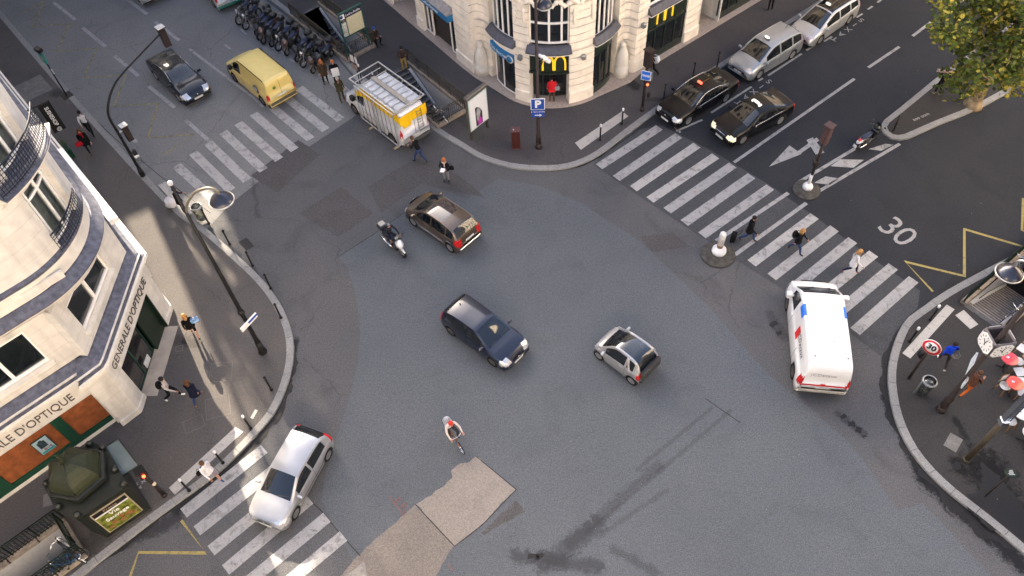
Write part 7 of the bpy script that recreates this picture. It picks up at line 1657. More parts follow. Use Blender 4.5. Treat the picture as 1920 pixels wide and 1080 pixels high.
# taxis
sp = dict(wb=2.85, fo=0.95, ro=1.05, w=1.82, track=1.55, wr=0.33, top=[(-2.475, 0.65), (-2.45, 0.95), (-2.25, 1.05), (-1.75, 1.12), (-0.85, 1.42), (-0.1, 1.46), (0.25, 1.42), (1.15, 1.03), (1.7, 0.95), (2.2, 0.8), (2.33, 0.66), (2.375, 0.5)],
          belt=[(-2.475, 0.62), (-2.3, 0.98), (-1.0, 0.96), (0.9, 0.9), (1.4, 0.88), (2.1, 0.74), (2.375, 0.46)], ws=(1.15, 0.25), rs=(-0.95, -1.7), side=[(-1.45, -0.5), (-0.4, 0.75)], head=(0.35, 0.5, 0.58, 0.78), tail=(0.2, 0.5, 0.75, 1.0), handles=(-1.1, -0.1), seams=(-0.45, 0.85, -1.4), grille=(0.66, 0.12, 0.62), spokes=7)
blk = mat('black_paint', (0.004, 0.004, 0.006), 0.3, 0.0, 0.35, var=0.04, spec=0.1)
v, sc_, _ = vehicle('taxi_car', 'black taxi with a lit red roof sign, first beside the crossing', 'taxi', (1287.5, 236), (1361, 191), 1, sp, blk); taxi_light(v, -0.05, 1.47, red_taxi, 0.3)
prof_trim(v, sc_, -1.5, 0.9, 12, chrome, 0.03); prof_trim(v, sc_, -1.5, 0.9, 6, chrome, 0.022); b = MB(); b.box((-0.5, 0.0, 1.475), (0.5, 0.02, 0.006)); b.obj('roof_strip', mat('orange_strip', (0.3, 0.15, 0.02), 0.5), v)
sp = dict(sp); sp.update(wb=2.62, fo=0.9, ro=1.0, grille=(0.68, 0.16, 0.7), grillem=chrome, headm=mat('warm_headlamp', (0.6, 0.55, 0.4), 0.2, emit=(1.0, 0.85, 0.5), estr=0.15), spokes=5)
sp['top'] = [(-2.31, 0.65), (-2.29, 0.95), (-2.1, 1.05), (-1.65, 1.12), (-0.85, 1.40), (-0.1, 1.45), (0.2, 1.41), (1.05, 1.03), (1.6, 0.95), (2.05, 0.8), (2.16, 0.68), (2.21, 0.5)]
sp['belt'] = [(-2.31, 0.62), (-2.2, 0.98), (-1.0, 0.96), (0.9, 0.9), (1.4, 0.88), (2.0, 0.76), (2.21, 0.46)]; sp['ws'] = (1.05, 0.2); sp['rs'] = (-0.9, -1.6); sp['side'] = [(-1.35, -0.5), (-0.4, 0.7)]
v, sc_, _ = vehicle('taxi_car', 'black taxi with a bright chrome grille, alone in the second lane', 'taxi', (1393, 270), (1459, 235), 1, sp, blk); taxi_light(v, -0.1, 1.46, white_lit, 0.36); prof_trim(v, sc_, -1.3, 0.7, 6, chrome, 0.025)
b = MB()
for s_ in (-1, 1): b.box((-0.1, s_*0.25, 1.53), (0.2, 0.1, 0.1), bev=0.02)
b.obj('taxi_sign_end', white_lit, v)
mono = paint('blue_silver_paint', (0.27, 0.30, 0.34), 0.5)
sp = dict(wb=2.73, fo=0.88, ro=0.86, w=1.83, track=1.6, wr=0.32, top=[(-2.225, 0.7), (-2.2, 1.05), (-2.08, 1.3), (-1.75, 1.58), (-0.9, 1.67), (0.1, 1.67), (0.5, 1.58), (1.35, 1.12), (1.75, 0.98), (2.1, 0.82), (2.2, 0.7), (2.245, 0.55)],
          belt=[(-2.225, 0.68), (-2.1, 1.1), (-1.0, 1.04), (0.9, 0.98), (1.5, 0.9), (2.1, 0.75), (2.245, 0.5)], ws=(1.4, 0.5), rs=(-1.75, -2.12), side=[(-1.85, -1.2), (-1.1, -0.2), (-0.1, 0.95)], head=(0.5, 0.48, 0.62, 0.86), tail=(0.2, 0.6, 0.85, 1.3), tumble=0.32, handles=(-0.9, 0.1), seams=(-1.15, -0.15, 1.0), grille=(0.55, 0.14, 0.9), plz=0.5)
v, sc_, _ = vehicle('taxi_car', 'silver people carrier taxi, second in the rank behind the black taxi', 'taxi', (1422.5, 148.5), (1484, 111), 1, sp, mono); taxi_light(v, 0.25, 1.67, white_lit, 0.3)
prof_trim(v, sc_, -1.9, 1.0, 12, mat('silver_rail', (0.5, 0.5, 0.5), 0.3, 0.8), 0.03); b = MB(); b.tube([(-1.3, 0, 1.65), (-1.5, 0, 1.85)], 0.01, 5); b.obj('aerial', dark_plastic, v)
sp = dict(wb=2.78, fo=0.93, ro=0.90, w=1.78, track=1.55, wr=0.32, top=[(-2.29, 0.7), (-2.27, 1.0), (-2.15, 1.25), (-1.8, 1.5), (-0.9, 1.57), (0.1, 1.57), (0.45, 1.50), (1.5, 1.04), (1.85, 0.92), (2.15, 0.78), (2.26, 0.66), (2.32, 0.5)],
          belt=[(-2.29, 0.68), (-2.15, 1.08), (-1.0, 1.02), (0.9, 0.94), (1.5, 0.88), (2.1, 0.74), (2.32, 0.46)], ws=(1.5, 0.45), rs=(-1.8, -2.18), side=[(-1.9, -1.25), (-1.15, -0.25), (-0.15, 1.0)], pano=(-1.8, 0.4), panom=MATS['black_gloss'], head=(0.5, 0.5, 0.6, 0.84), tail=(0.2, 0.6, 0.85, 1.25), handles=(-0.95, 0.05), seams=(-1.2, -0.2, 1.05), grille=(0.48, 0.14, 0.9))
v, sc_, _ = vehicle('taxi_car', 'silver taxi with a black glass roof, third in the rank at the top edge', 'taxi', (1536, 83.5), (1590, 46), 1, sp, paint('light_silver_paint', (0.4, 0.42, 0.45), 0.5)); taxi_light(v, 0.1, 1.57, white_lit, 0.3)
# two vans cut by the top edge
sp = dict(wb=3.1, fo=0.9, ro=0.95, w=1.9, track=1.62, wr=0.33, top=[(-2.5, 0.7), (-2.49, 1.4), (-2.42, 2.0), (-2.2, 2.15), (0.2, 2.18), (0.9, 2.0), (1.6, 1.4), (2.05, 1.1), (2.35, 0.9), (2.45, 0.6)],
          belt=[(-2.5, 0.68), (-2.45, 1.15), (0.8, 1.15), (1.6, 1.05), (2.2, 0.9), (2.45, 0.5)], ws=(1.65, 0.95), rs=(-2.2, -2.5), rearglass=False, side=[(0.55, 1.3)], head=(0.4, 0.5, 0.7, 0.95), tail=(0.14, 0.84, 0.85, 1.2), tumble=0.1, crown=0.05, tail_p=0.05, seams=(0.45, 1.4, -1.0), handles=(0.6,), seatx=0.6, mirror=(1.35, 1.25, 0.12), rimm=cap_m, plr=0.7, tail_r=0.15)
v, sc_, _ = vehicle('delivery_van', 'pale van whose rear bumper shows at the top left edge', 'van', (222, -46), (270, 14), 1, sp, paint('cream_white_paint', (0.5, 0.48, 0.45), 0.0)); b = MB(); b.box((-2.56, 0, 0.5), (0.24, 1.7, 0.1), bev=0.02); b.obj('rear_step', grey_metal, v)
v, sc_, _ = vehicle('delivery_van', 'white van with green lower trim at the top edge beside the motorbikes', 'van', (361, -34), (411, 22), 1, sp, wv); b = MB(); b.box((-2.53, 0, 0.42), (0.16, 1.84, 0.16), bev=0.03); b.obj('rear_bumper', mat('teal_green_trim', (0.02, 0.12, 0.09), 0.5), v)
# ================================================================== TWO-WHEELERS
blk_pl = mat('black_bike_plastic', (0.012, 0.013, 0.016), 0.28, 0, 0.8); seat_b = mat('blue_black_seat', (0.03, 0.04, 0.075), 0.4, var=0.25, scale=6)
def ring_mesh(b, c, r_, t, n=20, mi=0):
    b.tube([(c[0]+r_*math.cos(2*math.pi*k/n), c[1], c[2]+r_*math.sin(2*math.pi*k/n)) for k in range(n+1)], t, 6, mi, cap=False)
def bike_wheel(par, x, r_, t, spokes=12, rimm=None, tyre=None):
    w_ = MB(); ring_mesh(w_, (x, 0, r_), r_-t, t); o = w_.obj('wheel', tyre or rubber, par)
    b = MB(); ring_mesh(b, (x, 0, r_), r_-2*t, t*0.45); b.tube([(x, -0.05, r_), (x, 0.05, r_)], 0.035, 8)
    for k in range(spokes): a = 2*math.pi*k/spokes; b.bar((x, 0, r_), (x+(r_-2*t)*math.cos(a), 0, r_+(r_-2*t)*math.sin(a)), 0.008 if spokes > 8 else 0.035)
    b.obj('rim', rimm or chrome, o)
def motorbike(name, label, cat, style, bodym, shieldm, group=None, box=True):
    t = thing(name, label, cat, (0, 0, 0), 0, group)
    if style == 'moto': rf, rr, tf, tr_, xf, xr = 0.32, 0.31, 0.05, 0.065, 0.72, -0.68
    else: rf, rr, tf, tr_, xf, xr = 0.25, 0.24, 0.06, 0.065, 0.68, -0.62
    bike_wheel(t, xf, rf, tf, 14 if style == 'moto' else 5, chrome if style == 'moto' else rim_m); bike_wheel(t, xr, rr, tr_, 5, rim_m)
    b = MB(); hx = xf-0.28
    for s_ in (-1, 1): b.tube([(xf, s_*0.08, rf), (hx+0.04, s_*0.08, 0.88)], 0.025, 6)
    b.obj('fork', grey_metal, t)
    b = MB(); b.tube([(hx-0.12, -0.37, 1.02), (hx-0.02, -0.2, 1.03), (hx, 0, 0.98), (hx-0.02, 0.2, 1.03), (hx-0.12, 0.37, 1.02)], 0.016, 6); b.obj('handlebar', blk_pl, t)
    for s_ in (-1, 1): b = MB(); b.bar((hx-0.02, s_*0.28, 1.03), (hx+0.02, s_*0.34, 1.17), 0.014); b.ball((hx+0.02, s_*0.36, 1.2), 0.06, 8, 5, sc=(0.4, 1.1, 0.8)); b.obj('mirror', blk_pl, t)
    if style == 'moto':
        b = MB(); b.box((0.02, 0, 0.48), (0.42, 0.3, 0.36), bev=0.06); b.box((0.0, 0, 0.3), (0.5, 0.22, 0.14), bev=0.04); b.obj('engine', mat('engine_grey', (0.09, 0.09, 0.09), 0.4, 0.6), t)
        b = MB(); b.ball((0.2, 0, 0.8), 0.27, 12, 8, sc=(1.05, 0.6, 0.6)); b.obj('tank', bodym, t)
        b = MB(); b.ball((-0.3, 0, 0.78), 0.34, 12, 7, sc=(1.15, 0.45, 0.27)); b.obj('seat', seat_b, t)
        b = MB(); b.tube([(-0.5, 0.13, 0.6), (-0.95, 0.02, 0.75)], [0.06, 0.03], 6); b.tube([(-0.5, -0.13, 0.6), (-0.95, -0.02, 0.75)], [0.06, 0.03], 6); b.obj('tail', bodym, t)
        b = MB(); b.ball((hx+0.12, 0, 0.9), 0.1, 10, 7); b.obj('headlight', lamp_clear, t); b = MB(); b.prism([(-0.1, 0), (0.1, 0), (0.07, 0.28), (-0.07, 0.28)], -0.01, 0.01, M=frame((hx+0.14, 0, 0.92), (0, 1, 0), (-0.35, 0, 1))); b.obj('fly_screen', shieldm, t)
    else:
        b = MB(); b.tube([(hx+0.2, 0, 0.55), (hx+0.15, 0, 0.78), (hx+0.04, 0, 0.95), (hx-0.05, 0, 1.0)], [0.10, 0.2, 0.17, 0.08], 10); b.obj('front_fairing', shieldm, t)
        b = MB(); b.box((hx-0.06, 0, 0.6), (0.12, 0.44, 0.5), bev=0.05); b.box((0.1, 0, 0.3), (0.6, 0.34, 0.14), bev=0.05); b.obj('leg_shield', bodym, t)
        b = MB(); b.tube([(-0.05, 0, 0.5), (-0.3, 0, 0.58), (-0.65, 0, 0.62), (-0.92, 0, 0.66)], [0.17, 0.22, 0.2, 0.08], 10); b.obj('rear_body', bodym, t)
        b = MB(); b.ball((-0.32, 0, 0.8), 0.4, 12, 7, sc=(1.1, 0.42, 0.2)); b.obj('seat', seat_b, t)
        b = MB(); b.ball((hx+0.23, 0, 0.80), 0.10, 10, 6, sc=(0.7, 1.3, 1.1)); b.obj('headlight', lamp_clear, t); b = MB(); b.prism([(-0.17, 0), (0.17, 0), (0.12, 0.34), (-0.12, 0.34)], -0.006, 0.006, M=frame((hx+0.12, 0, 0.98), (0, 1, 0), (-0.45, 0, 1))); b.obj('windshield', glass('screen_plastic', (0.6, 0.6, 0.6), 0.05, 0.7), t)
    b = MB(); b.tube([(xf-rf*0.9, 0, rf*1.5), (xf-0.05, 0, rf*2.12), (xf+rf*0.8, 0, rf*1.75)], [0.05, 0.07, 0.04], 6); b.obj('mudguard', bodym if style == 'moto' else shieldm, t)
    b = MB(); b.tube([(0.0, -0.16, 0.3), (-0.4, -0.19, 0.3), (-0.85, -0.2, 0.42)], [0.03, 0.055, 0.05], 8); b.obj('exhaust', chrome, t)
    b = MB(); b.box((-0.93, 0, 0.7), (0.05, 0.16, 0.07), bev=0.015); b.obj('tail_light', red_lamp, t)
    b = MB(); b.bar((-0.1, 0.1, 0.3), (-0.15, 0.32, 0.0), 0.025); b.obj('stand', grey_metal, t)
    if box:
        b = MB(); b.box((-0.85, 0, 1.0), (0.4, 0.42, 0.3), bev=0.05); x_ = b.obj('top_box', blk_pl, t); b = MB(); b.box((-0.85, 0, 1.155), (0.3, 0.3, 0.02), bev=0.005); b.obj('lid_panel', mat('box_lid', (0.03, 0.035, 0.035), 0.25, coat=0.5), x_)
    return t
G_ = 'motorbikes parked side by side in the upper street'
sh_w = mat('pale_orange_shield', (0.09, 0.06, 0.055), 0.3, coat=0.5); sh_b = mat('black_shield', (0.03, 0.03, 0.03), 0.3, coat=0.5); sh_s = mat('silver_shield', (0.06, 0.065, 0.075), 0.3, 0.3)
spots = [(450.7, 46, 'moto', 'spoke wheeled black motorbike at the far left end of the row'), (464, 55, 'moto', 'second motorbike from the left end, with a pale mudguard'), (484, 67, 'sc1', 'third in the row, scooter with a blue grey seat'), (489, 76, 'sc2', 'fourth in the row, scooter pressed against its neighbour'),
         (496, 83, 'sc1', 'fifth in the row, scooter with an orange white nose'), (526, 95, 'moto', 'spoke wheeled motorbike standing forward in the middle of the row'), (540, 105, 'sc1', 'scooter just right of the middle spoke wheeled motorbike'), (560, 117, 'sc2', 'fourth two wheeler from the right end, black nose'),
         (571, 126, 'moto', 'spoke wheeled motorbike third from the right end'), (588, 138, 'sc1', 'last scooter of the row, partly hidden by the brown coated person'), (511, 88, 'sc2', 'black scooter squeezed left of the middle motorbike'), (601, 131, 'sc2', 'dark scooter deepest in the right end of the row')]
pro = {'moto': motorbike('motorbike', spots[0][3], 'motorbike', 'moto', blk_pl, sh_b, G_), 'sc1': motorbike('motorbike', spots[2][3], 'motorbike', 'sc', blk_pl, sh_w, G_), 'sc2': motorbike('motorbike', spots[3][3], 'motorbike', 'sc', blk_pl, sh_s, G_)}
used = set(); bd = Vector((-0.62, -0.78)).normalized()
for i, (x, y, st_, lb) in enumerate(spots):
    p = P(x, y); d = Vector((-0.42, -0.91)).normalized() if i % 3 else Vector((-0.36, -0.93)).normalized(); c_ = p.xy-d*0.72; rz = math.atan2(d.y, d.x)+random.uniform(-.05, .05)
    t = pro[st_] if st_ not in used else dup(pro[st_], (0, 0, 0)); used.add(st_)
    t.location = (c_.x, c_.y, 0.0); t.rotation_euler = (R(random.uniform(5, 9)), 0, rz); t['label'] = lb
def place2w(t, pf, pr_, lean=0, z=0):
    a, b = P(*pf, z), P(*pr_, z); d = (a-b).normalized(); c_ = (a+b)/2; t.location = (c_.x, c_.y, z); t.rotation_euler = (R(lean), 0, math.atan2(d.y, d.x)); return t
ms = motorbike('scooter', 'white nosed scooter ridden towards lower right in the junction', 'scooter', 'sc', blk_pl, mat('white_scooter_paint', (0.6, 0.62, 0.66), 0.25, 0, 1)); place2w(ms, (757, 481), (727, 452), 0)
for c_ in list(ms.children):
    if c_.name.startswith('stand'): bpy.data.objects.remove(c_)
m2 = motorbike('scooter', 'black scooter with red and white tail parked at the tip of the island', 'scooter', 'sc', blk_pl, mat('black_scooter', (0.012, 0.012, 0.012), 0.3, 0, 1), None, False); place2w(m2, (1641, 256), (1602, 282), 6)
b = MB(); b.tube([(-0.72, 0, 0.66), (-0.98, 0, 0.7)], [0.16, 0.09], 8); b.obj('white_tail', mat('white_scooter_paint', (0.6, 0.62, 0.66)), m2); b = MB(); b.box((-0.86, 0, 0.82), (0.22, 0.16, 0.05), bev=0.02); b.obj('red_tail', red_lamp, m2); b = MB(); b.box((-1.08, 0, 0.5), (0.02, 0.2, 0.18)); b.obj('number_plate', plate_m, m2)
def bicycle(name, label, fm, pf, pr_, lean=8, z=KZ, group=None):
    t = thing(name, label, 'bicycle', (0, 0, 0), 0, group); bike_wheel(t, 0.52, 0.34, 0.018, 16); bike_wheel(t, -0.52, 0.34, 0.018, 16)
    b = MB(); bb = (-0.08, 0, 0.28); st_ = (-0.22, 0, 0.78); hd_ = (0.36, 0, 0.82)
    for a_, c_ in ((bb, st_), (bb, (0.39, 0, 0.68)), ((-0.2, 0, 0.72), hd_), (bb, (-0.52, 0.03, 0.34)), (bb, (-0.52, -0.03, 0.34)), ((-0.2, 0, 0.72), (-0.52, 0, 0.34)), (hd_, (0.4, 0, 0.64)), ((0.4, 0, 0.64), (0.52, 0.04, 0.34)), ((0.4, 0, 0.64), (0.52, -0.04, 0.34))): b.tube([a_, c_], 0.018, 6)
    b.obj('frame', fm, t); b = MB(); b.tube([(0.25, -0.28, 0.98), (0.36, -0.15, 1.0), (0.35, 0, 0.95), (0.36, 0.15, 1.0), (0.25, 0.28, 0.98)], 0.014, 6); b.tube([(0.35, 0, 0.95), (0.36, 0, 0.82)], 0.014, 6); b.obj('handlebar', chrome, t)
    b = MB(); b.ball((-0.24, 0, 0.92), 0.13, 10, 6, sc=(1, 0.6, 0.3)); b.tube([(-0.23, 0, 0.9), (-0.22, 0, 0.76)], 0.015, 6); b.obj('saddle', blk_pl, t); b = MB(); b.lathe([(0.09, -0.01), (0.09, 0.01)], n=14, M=Matrix.Translation(bb) @ Matrix.Rotation(R(90), 4, 'X'))
    for s_ in (-1, 1): b.bar((bb[0], 0, bb[2]), (bb[0]+s_*0.12, s_*0.06, bb[2]-s_*0.12), 0.015); b.box((bb[0]+s_*0.12, s_*0.11, bb[2]-s_*0.12), (0.08, 0.08, 0.02))
    b.obj('pedals', dark_plastic, t); return place2w(t, pf, pr_, lean, z)
bicycle('bicycle', 'black bicycle leaning on the railing beside the glazier van', blk_pl, (845, 238), (815, 206), 10)
bicycle('bicycle', 'dark bicycle with white handlebar by the newsstand stairs', blk_pl, (120, 1012), (168, 1058), -10); bicycle('bicycle', 'bicycle with a blue frame fallen against the green railing, lower left', mat('blue_frame', (0.03, 0.12, 0.3), 0.3), (108, 1082), (160, 1050), 16)
bicycle('bicycle', 'bicycle with pale tyres leaning on the green railing above the clock', mat('grey_frame', (0.2, 0.2, 0.22), 0.4), (1876, 604), (1908, 578), -8); bicycle('bicycle', 'dark bicycle standing at the kerb beyond the green railing, right edge', blk_pl, (1893, 513), (1925, 492), 6)
rb = bicycle('bicycle', 'bicycle with an orange fork ridden by the red capped person', mat('orange_brown_frame', (0.2, 0.08, 0.03), 0.4), (866, 848), (838, 808), 0, 0.0)

# ================================================================== PEOPLE
skin_m = mat('skin', (0.42, 0.22, 0.15), 0.55, var=0.05); skin_d = mat('skin_dark', (0.09, 0.045, 0.03), 0.5, var=0.05)
def cloth(name, c): return mat('cloth_'+name, c, 0.85, var=0.22, scale=16, bump=0.4)
HAIR = dict(black=mat('hair_black', (0.012, 0.01, 0.01), 0.5, scale=40, var=0.4), brown=mat('hair_brown', (0.08, 0.035, 0.015), 0.5, scale=40, var=0.4), blond=mat('hair_blond', (0.38, 0.2, 0.07), 0.5, scale=40, var=0.35), red=mat('hair_red', (0.35, 0.11, 0.03), 0.5, scale=40, var=0.3), grey=mat('hair_grey', (0.3, 0.29, 0.27), 0.5, scale=40, var=0.3))
def person(label, foot, face, pose='walk', h=1.74, top=(0.02, 0.02, 0.02), legs=(0.02, 0.02, 0.03), shoes=(0.02, 0.015, 0.012), hair='black', long=0, coat=0, skin=None, phase=1, z=KZ, arms=None, sleeves=True, shorts=False, hat=None, scarf=None, sit=None, lean=0.0, slim=1.0, name_t='t'):
    """foot: pixel on the ground between the feet (or a world point); face: degrees the figure faces (0 = right of the picture, 90 = away)"""
    p = Vector((*foot[:2], z)) if len(foot) == 3 else P(*foot, z)
    t = thing('person', label, 'person', (p.x, p.y, z if sit is None else sit), R(face)); s_ = h/1.74
    sk = skin or skin_m; TM = cloth('t%d_%d_%d' % tuple(int(c*999) for c in top), top); LM = cloth('l%d_%d_%d' % tuple(int(c*999) for c in legs), legs); SM = mat('shoe_%d_%d' % (int(shoes[0]*999), int(shoes[1]*999)), shoes, 0.5)
    st_ = 0.0 if pose in ('stand', 'sit', 'ride') else 0.30*phase
    pel = Vector((0, 0, 0.93)); chest = Vector((0.03+lean*0.35, 0, 1.28)); neck = Vector((0.04+lean*0.6, 0, 1.47)); head = Vector((0.07+lean*0.7, 0, 1.62))
    V = {}; E_ = []
    def v(n_, co, r_): V[n_] = (Vector(co)*1.0, r_)
    def e(a, b): E_.append((a, b))
    v('pel', pel, 0.125*slim); v('waist', (0.01+lean*0.1, 0, 1.08), 0.115*slim); v('chest', chest, 0.14*slim); v('neckb', (neck.x-0.01, 0, 1.42), 0.075); v('neck', neck, 0.052); v('jaw', (head.x+0.02, 0, head.z-0.055), 0.066); v('head', head, 0.09); v('crown', (head.x-0.01, 0, head.z+0.07), 0.075)
    for a, b in (('pel', 'waist'), ('waist', 'chest'), ('chest', 'neckb'), ('neckb', 'neck'), ('neck', 'jaw'), ('jaw', 'head'), ('head', 'crown')): e(a, b)
    v('nose', (head.x+0.105, 0, head.z-0.02), 0.014); e('head', 'nose')
    hands = {}
    for sd__, sg in (('L', 1), ('R', -1)):
        q = st_*sg
        if pose == 'sit': kn_, an, to = (0.42, sg*0.14, 0.95), (0.46, sg*0.13, 0.52), (0.62, sg*0.14, 0.46)
        elif pose == 'crouch': kn_, an, to = (0.30, sg*0.2, 0.95), (0.2, sg*0.16, 0.56), (0.38, sg*0.18, 0.5)
        elif pose == 'ride': kn_, an, to = (0.36, sg*0.2, 0.82 if sg > 0 else 0.9), (0.28, sg*0.17, 0.42 if sg > 0 else 0.52), (0.44, sg*0.17, 0.36 if sg > 0 else 0.46)
        elif q > 0: kn_, an, to = (0.22, sg*0.1, 0.52), (0.30, sg*0.09, 0.10), (0.46, sg*0.10, 0.07)
        elif q < 0: kn_, an, to = (-0.05, sg*0.1, 0.49), (-0.36, sg*0.09, 0.20), (-0.27, sg*0.10, 0.05)
        else: kn_, an, to = (0.02, sg*0.11, 0.5), (0.0, sg*0.12, 0.08), (0.17, sg*0.15, 0.045)
        v('hip'+sd__, (0, sg*0.10, 0.88 if pose != 'sit' else 0.92), 0.10*slim); v('knee'+sd__, kn_, 0.062*slim); v('calf'+sd__, Vector(kn_).lerp(Vector(an), 0.35)+Vector((-0.02, 0, 0)), 0.062*slim); v('ank'+sd__, an, 0.042); v('toe'+sd__, to, 0.036)
        e('pel', 'hip'+sd__); e('hip'+sd__, 'knee'+sd__); e('knee'+sd__, 'calf'+sd__); e('calf'+sd__, 'ank'+sd__); e('ank'+sd__, 'toe'+sd__)
        am = (arms or {}).get(sd__, 'swing'); sh = Vector((chest.x+0.0, sg*0.185, 1.40))
        if am == 'swing': el, wr = sh+Vector((-q*0.35-0.02, sg*0.05, -0.28)), sh+Vector((-q*0.75+0.1, sg*0.05, -0.5))
        elif am == 'fwd': el, wr = sh+Vector((0.06, sg*0.07, -0.27)), sh+Vector((0.30, -sg*0.04, -0.24))
        elif am == 'up': el, wr = sh+Vector((0.10, sg*0.06, -0.25)), sh+Vector((0.17, -sg*0.09, 0.05))
        elif am == 'bars': el, wr = sh+Vector((0.22, sg*0.10, -0.2)), sh+Vector((0.44, sg*0.09, -0.33))
        elif am == 'pocket': el, wr = sh+Vector((-0.1, sg*0.10, -0.27)), sh+Vector((0.05, sg*0.0, -0.46))
        else: el, wr = sh+Vector((-0.02, sg*0.06, -0.28)), sh+Vector((0.04, sg*0.05, -0.54))
        v('sh'+sd__, sh, 0.066); v('el'+sd__, el, 0.046); v('wr'+sd__, wr, 0.031); hd_ = (wr-el).normalized(); v('hand'+sd__, wr+hd_*0.075, 0.034)
        e('chest', 'sh'+sd__); e('sh'+sd__, 'el'+sd__); e('el'+sd__, 'wr'+sd__); e('wr'+sd__, 'hand'+sd__); hands[sd__] = (wr, hd_)
    names = list(V); me = bpy.data.meshes.new('body'); me.from_pydata([V[n_][0]*s_ for n_ in names], [(names.index(a), names.index(b)) for a, b in E_], [])
    o = bpy.data.objects.new('tmp', me); C.objects.link(o); md = o.modifiers.new('s', 'SKIN'); md.use_smooth_shade = True; md.branch_smoothing = 0.6; sb = o.modifiers.new('u', 'SUBSURF'); sb.levels = 1; sb.render_levels = 1
    sv_ = me.skin_vertices[0].data
    for i, n_ in enumerate(names): sv_[i].radius = (V[n_][1]*s_, V[n_][1]*s_*(1.25 if n_ in ('pel', 'waist', 'chest') else 1.0)); sv_[i].use_root = (n_ == 'pel')
    dg = bpy.context.evaluated_depsgraph_get(); m2_ = bpy.data.meshes.new_from_object(o.evaluated_get(dg)); bpy.data.objects.remove(o); m2_.materials.clear()
    for mm in (sk, TM, LM, SM): m2_.materials.append(mm)
    segs = [(V[a][0]*s_, V[b][0]*s_, a, b) for a, b in E_]
    bmx = bmesh.new(); bmx.from_mesh(m2_)
    for f in bmx.faces:
        c_ = f.calc_center_median(); best = None
        for a, b, na, nb in segs:
            d = b-a; u = max(0, min(1, (c_-a).dot(d)/max(1e-9, d.length_squared))); ds = (c_-a-d*u).length-(V[na][1]*(1-u)+V[nb][1]*u)*s_
            if best is None or ds < best[0]: best = (ds, na, nb, u)
        _, na, nb, u = best; f.smooth = True
        if nb in ('jaw', 'head', 'crown', 'nose') or nb == 'neck': mi = 0
        elif nb.startswith('hand'): mi = 0
        elif nb.startswith('wr'): mi = 1 if sleeves or u < 0.1 else 0
        elif nb.startswith('toe') or (nb.startswith('ank') and u > 0.85): mi = 3
        elif nb[:3] in ('ank', 'cal'): mi = 0 if shorts else 2
        elif nb[:3] in ('hip', 'kne'): mi = 2
        elif c_.z < 0.96*s_ and nb in ('waist', 'pel'): mi = 2
        else: mi = 1
        f.material_index = mi
    # fingers: four bent fingers and a thumb on each palm
    for sd__, sg in (('L', 1), ('R', -1)):
        wr, hd_ = hands[sd__]; a = (wr+hd_*0.085)*s_; sidev = hd_.cross(Vector((0, 0, 1))); sidev = sidev.normalized() if sidev.length > 0.1 else Vector((1, 0, 0)); pn = hd_.cross(sidev)
        for k in range(5):
            if k < 4: root = a+sidev*(k-1.5)*0.019; L_ = (0.065, 0.075, 0.07, 0.055)[k]; pts = [root, root+hd_*L_*0.55, root+hd_*L_*0.85+pn*sg*L_*0.35]; rad = 0.009
            else: root = (wr+hd_*0.04)*s_+sidev*-0.028; pts = [root, root+hd_*0.03-sidev*0.02, root+hd_*0.055-sidev*0.024+pn*sg*0.01]; rad = 0.010
            fb = MB(); fb.tube(pts, [rad, rad*0.9, rad*0.7], 5); nv = [bmx.verts.new(c_) for c_ in fb.v]
            for fc in fb.f:
                try: nf = bmx.faces.new([nv[i] for i in fc]); nf.material_index = 0; nf.smooth = True
                except ValueError: pass
    bmx.to_mesh(m2_); bmx.free(); m2_.name = 'body'; bo = bpy.data.objects.new('body', m2_); C.objects.link(bo); bo.parent = t
    hc = head*s_
    b = MB(); b.ball(hc+Vector((-0.028, 0, 0.03)), 0.112*s_, 14, 10, sc=(1.0, 0.92, 1.0))
    if long: b.tube([hc+Vector((-0.06, 0, 0.0)), hc+Vector((-0.10, 0, -0.12)), hc+Vector((-0.10, 0, -0.12-long))], [0.09, 0.10, 0.05], 9); [b.tube([hc+Vector((-0.02, sg*0.075, 0.02)), hc+Vector((0.0, sg*0.09, -0.1)), hc+Vector((-0.02, sg*0.09, -0.1-long*0.7))], [0.04, 0.04, 0.02], 7) for sg in (-1, 1)]
    ho = b.obj('hair' if hat is None else 'hat', HAIR[hair] if hat is None else hat, t)
    b = MB()
    for sg in (-1, 1): b.ball(hc+Vector((0.088, sg*0.032, 0.0))*s_, 0.011, 6, 4)
    b.obj('eyes', MATS['black_letters'], t); b = MB(); b.ball(hc+Vector((0.088, 0, -0.058))*s_, 0.016, 6, 4, sc=(0.5, 1.3, 0.5)); b.obj('mouth', mat('lips', (0.25, 0.08, 0.07), 0.5), t)
    if coat:
        b = MB(); n_ = 14; pr = [(0.155*slim, 1.36), (0.165*slim, 1.15), (0.165*slim, 1.0), (0.19*slim, 0.93-coat*0.5), (0.2*slim+coat*0.06, 0.93-coat)]; vs = []
        for j, (r_, zz2) in enumerate(pr):
            for k in range(n_): a = 2*math.pi*k/n_; vs.append((( (lean*0.3*max(0, (zz2-1.0)/0.36)) + r_*0.85*math.cos(a)*(1+0.04*math.sin(5*a+j)))*s_, r_*1.15*math.sin(a)*(1+0.04*math.cos(4*a+j))*s_, zz2*s_))
        b.add(vs, [(j*n_+(k+1) % n_, j*n_+k, (j+1)*n_+k, (j+1)*n_+(k+1) % n_) for j in range(len(pr)-1) for k in range(n_)], 0, True); b.obj('coat', TM, t)
    if scarf: b = MB(); b.tube([Vector((neck.x+0.1*math.cos(a), 0.1*math.sin(a), 1.45))*s_ for a in [2*math.pi*k/10 for k in range(11)]], 0.04, 7); b.tube([Vector((neck.x+0.11, 0.03, 1.43))*s_, Vector((chest.x+0.15, 0.04, 1.2))*s_], 0.035, 6); b.obj('scarf', scarf, t)
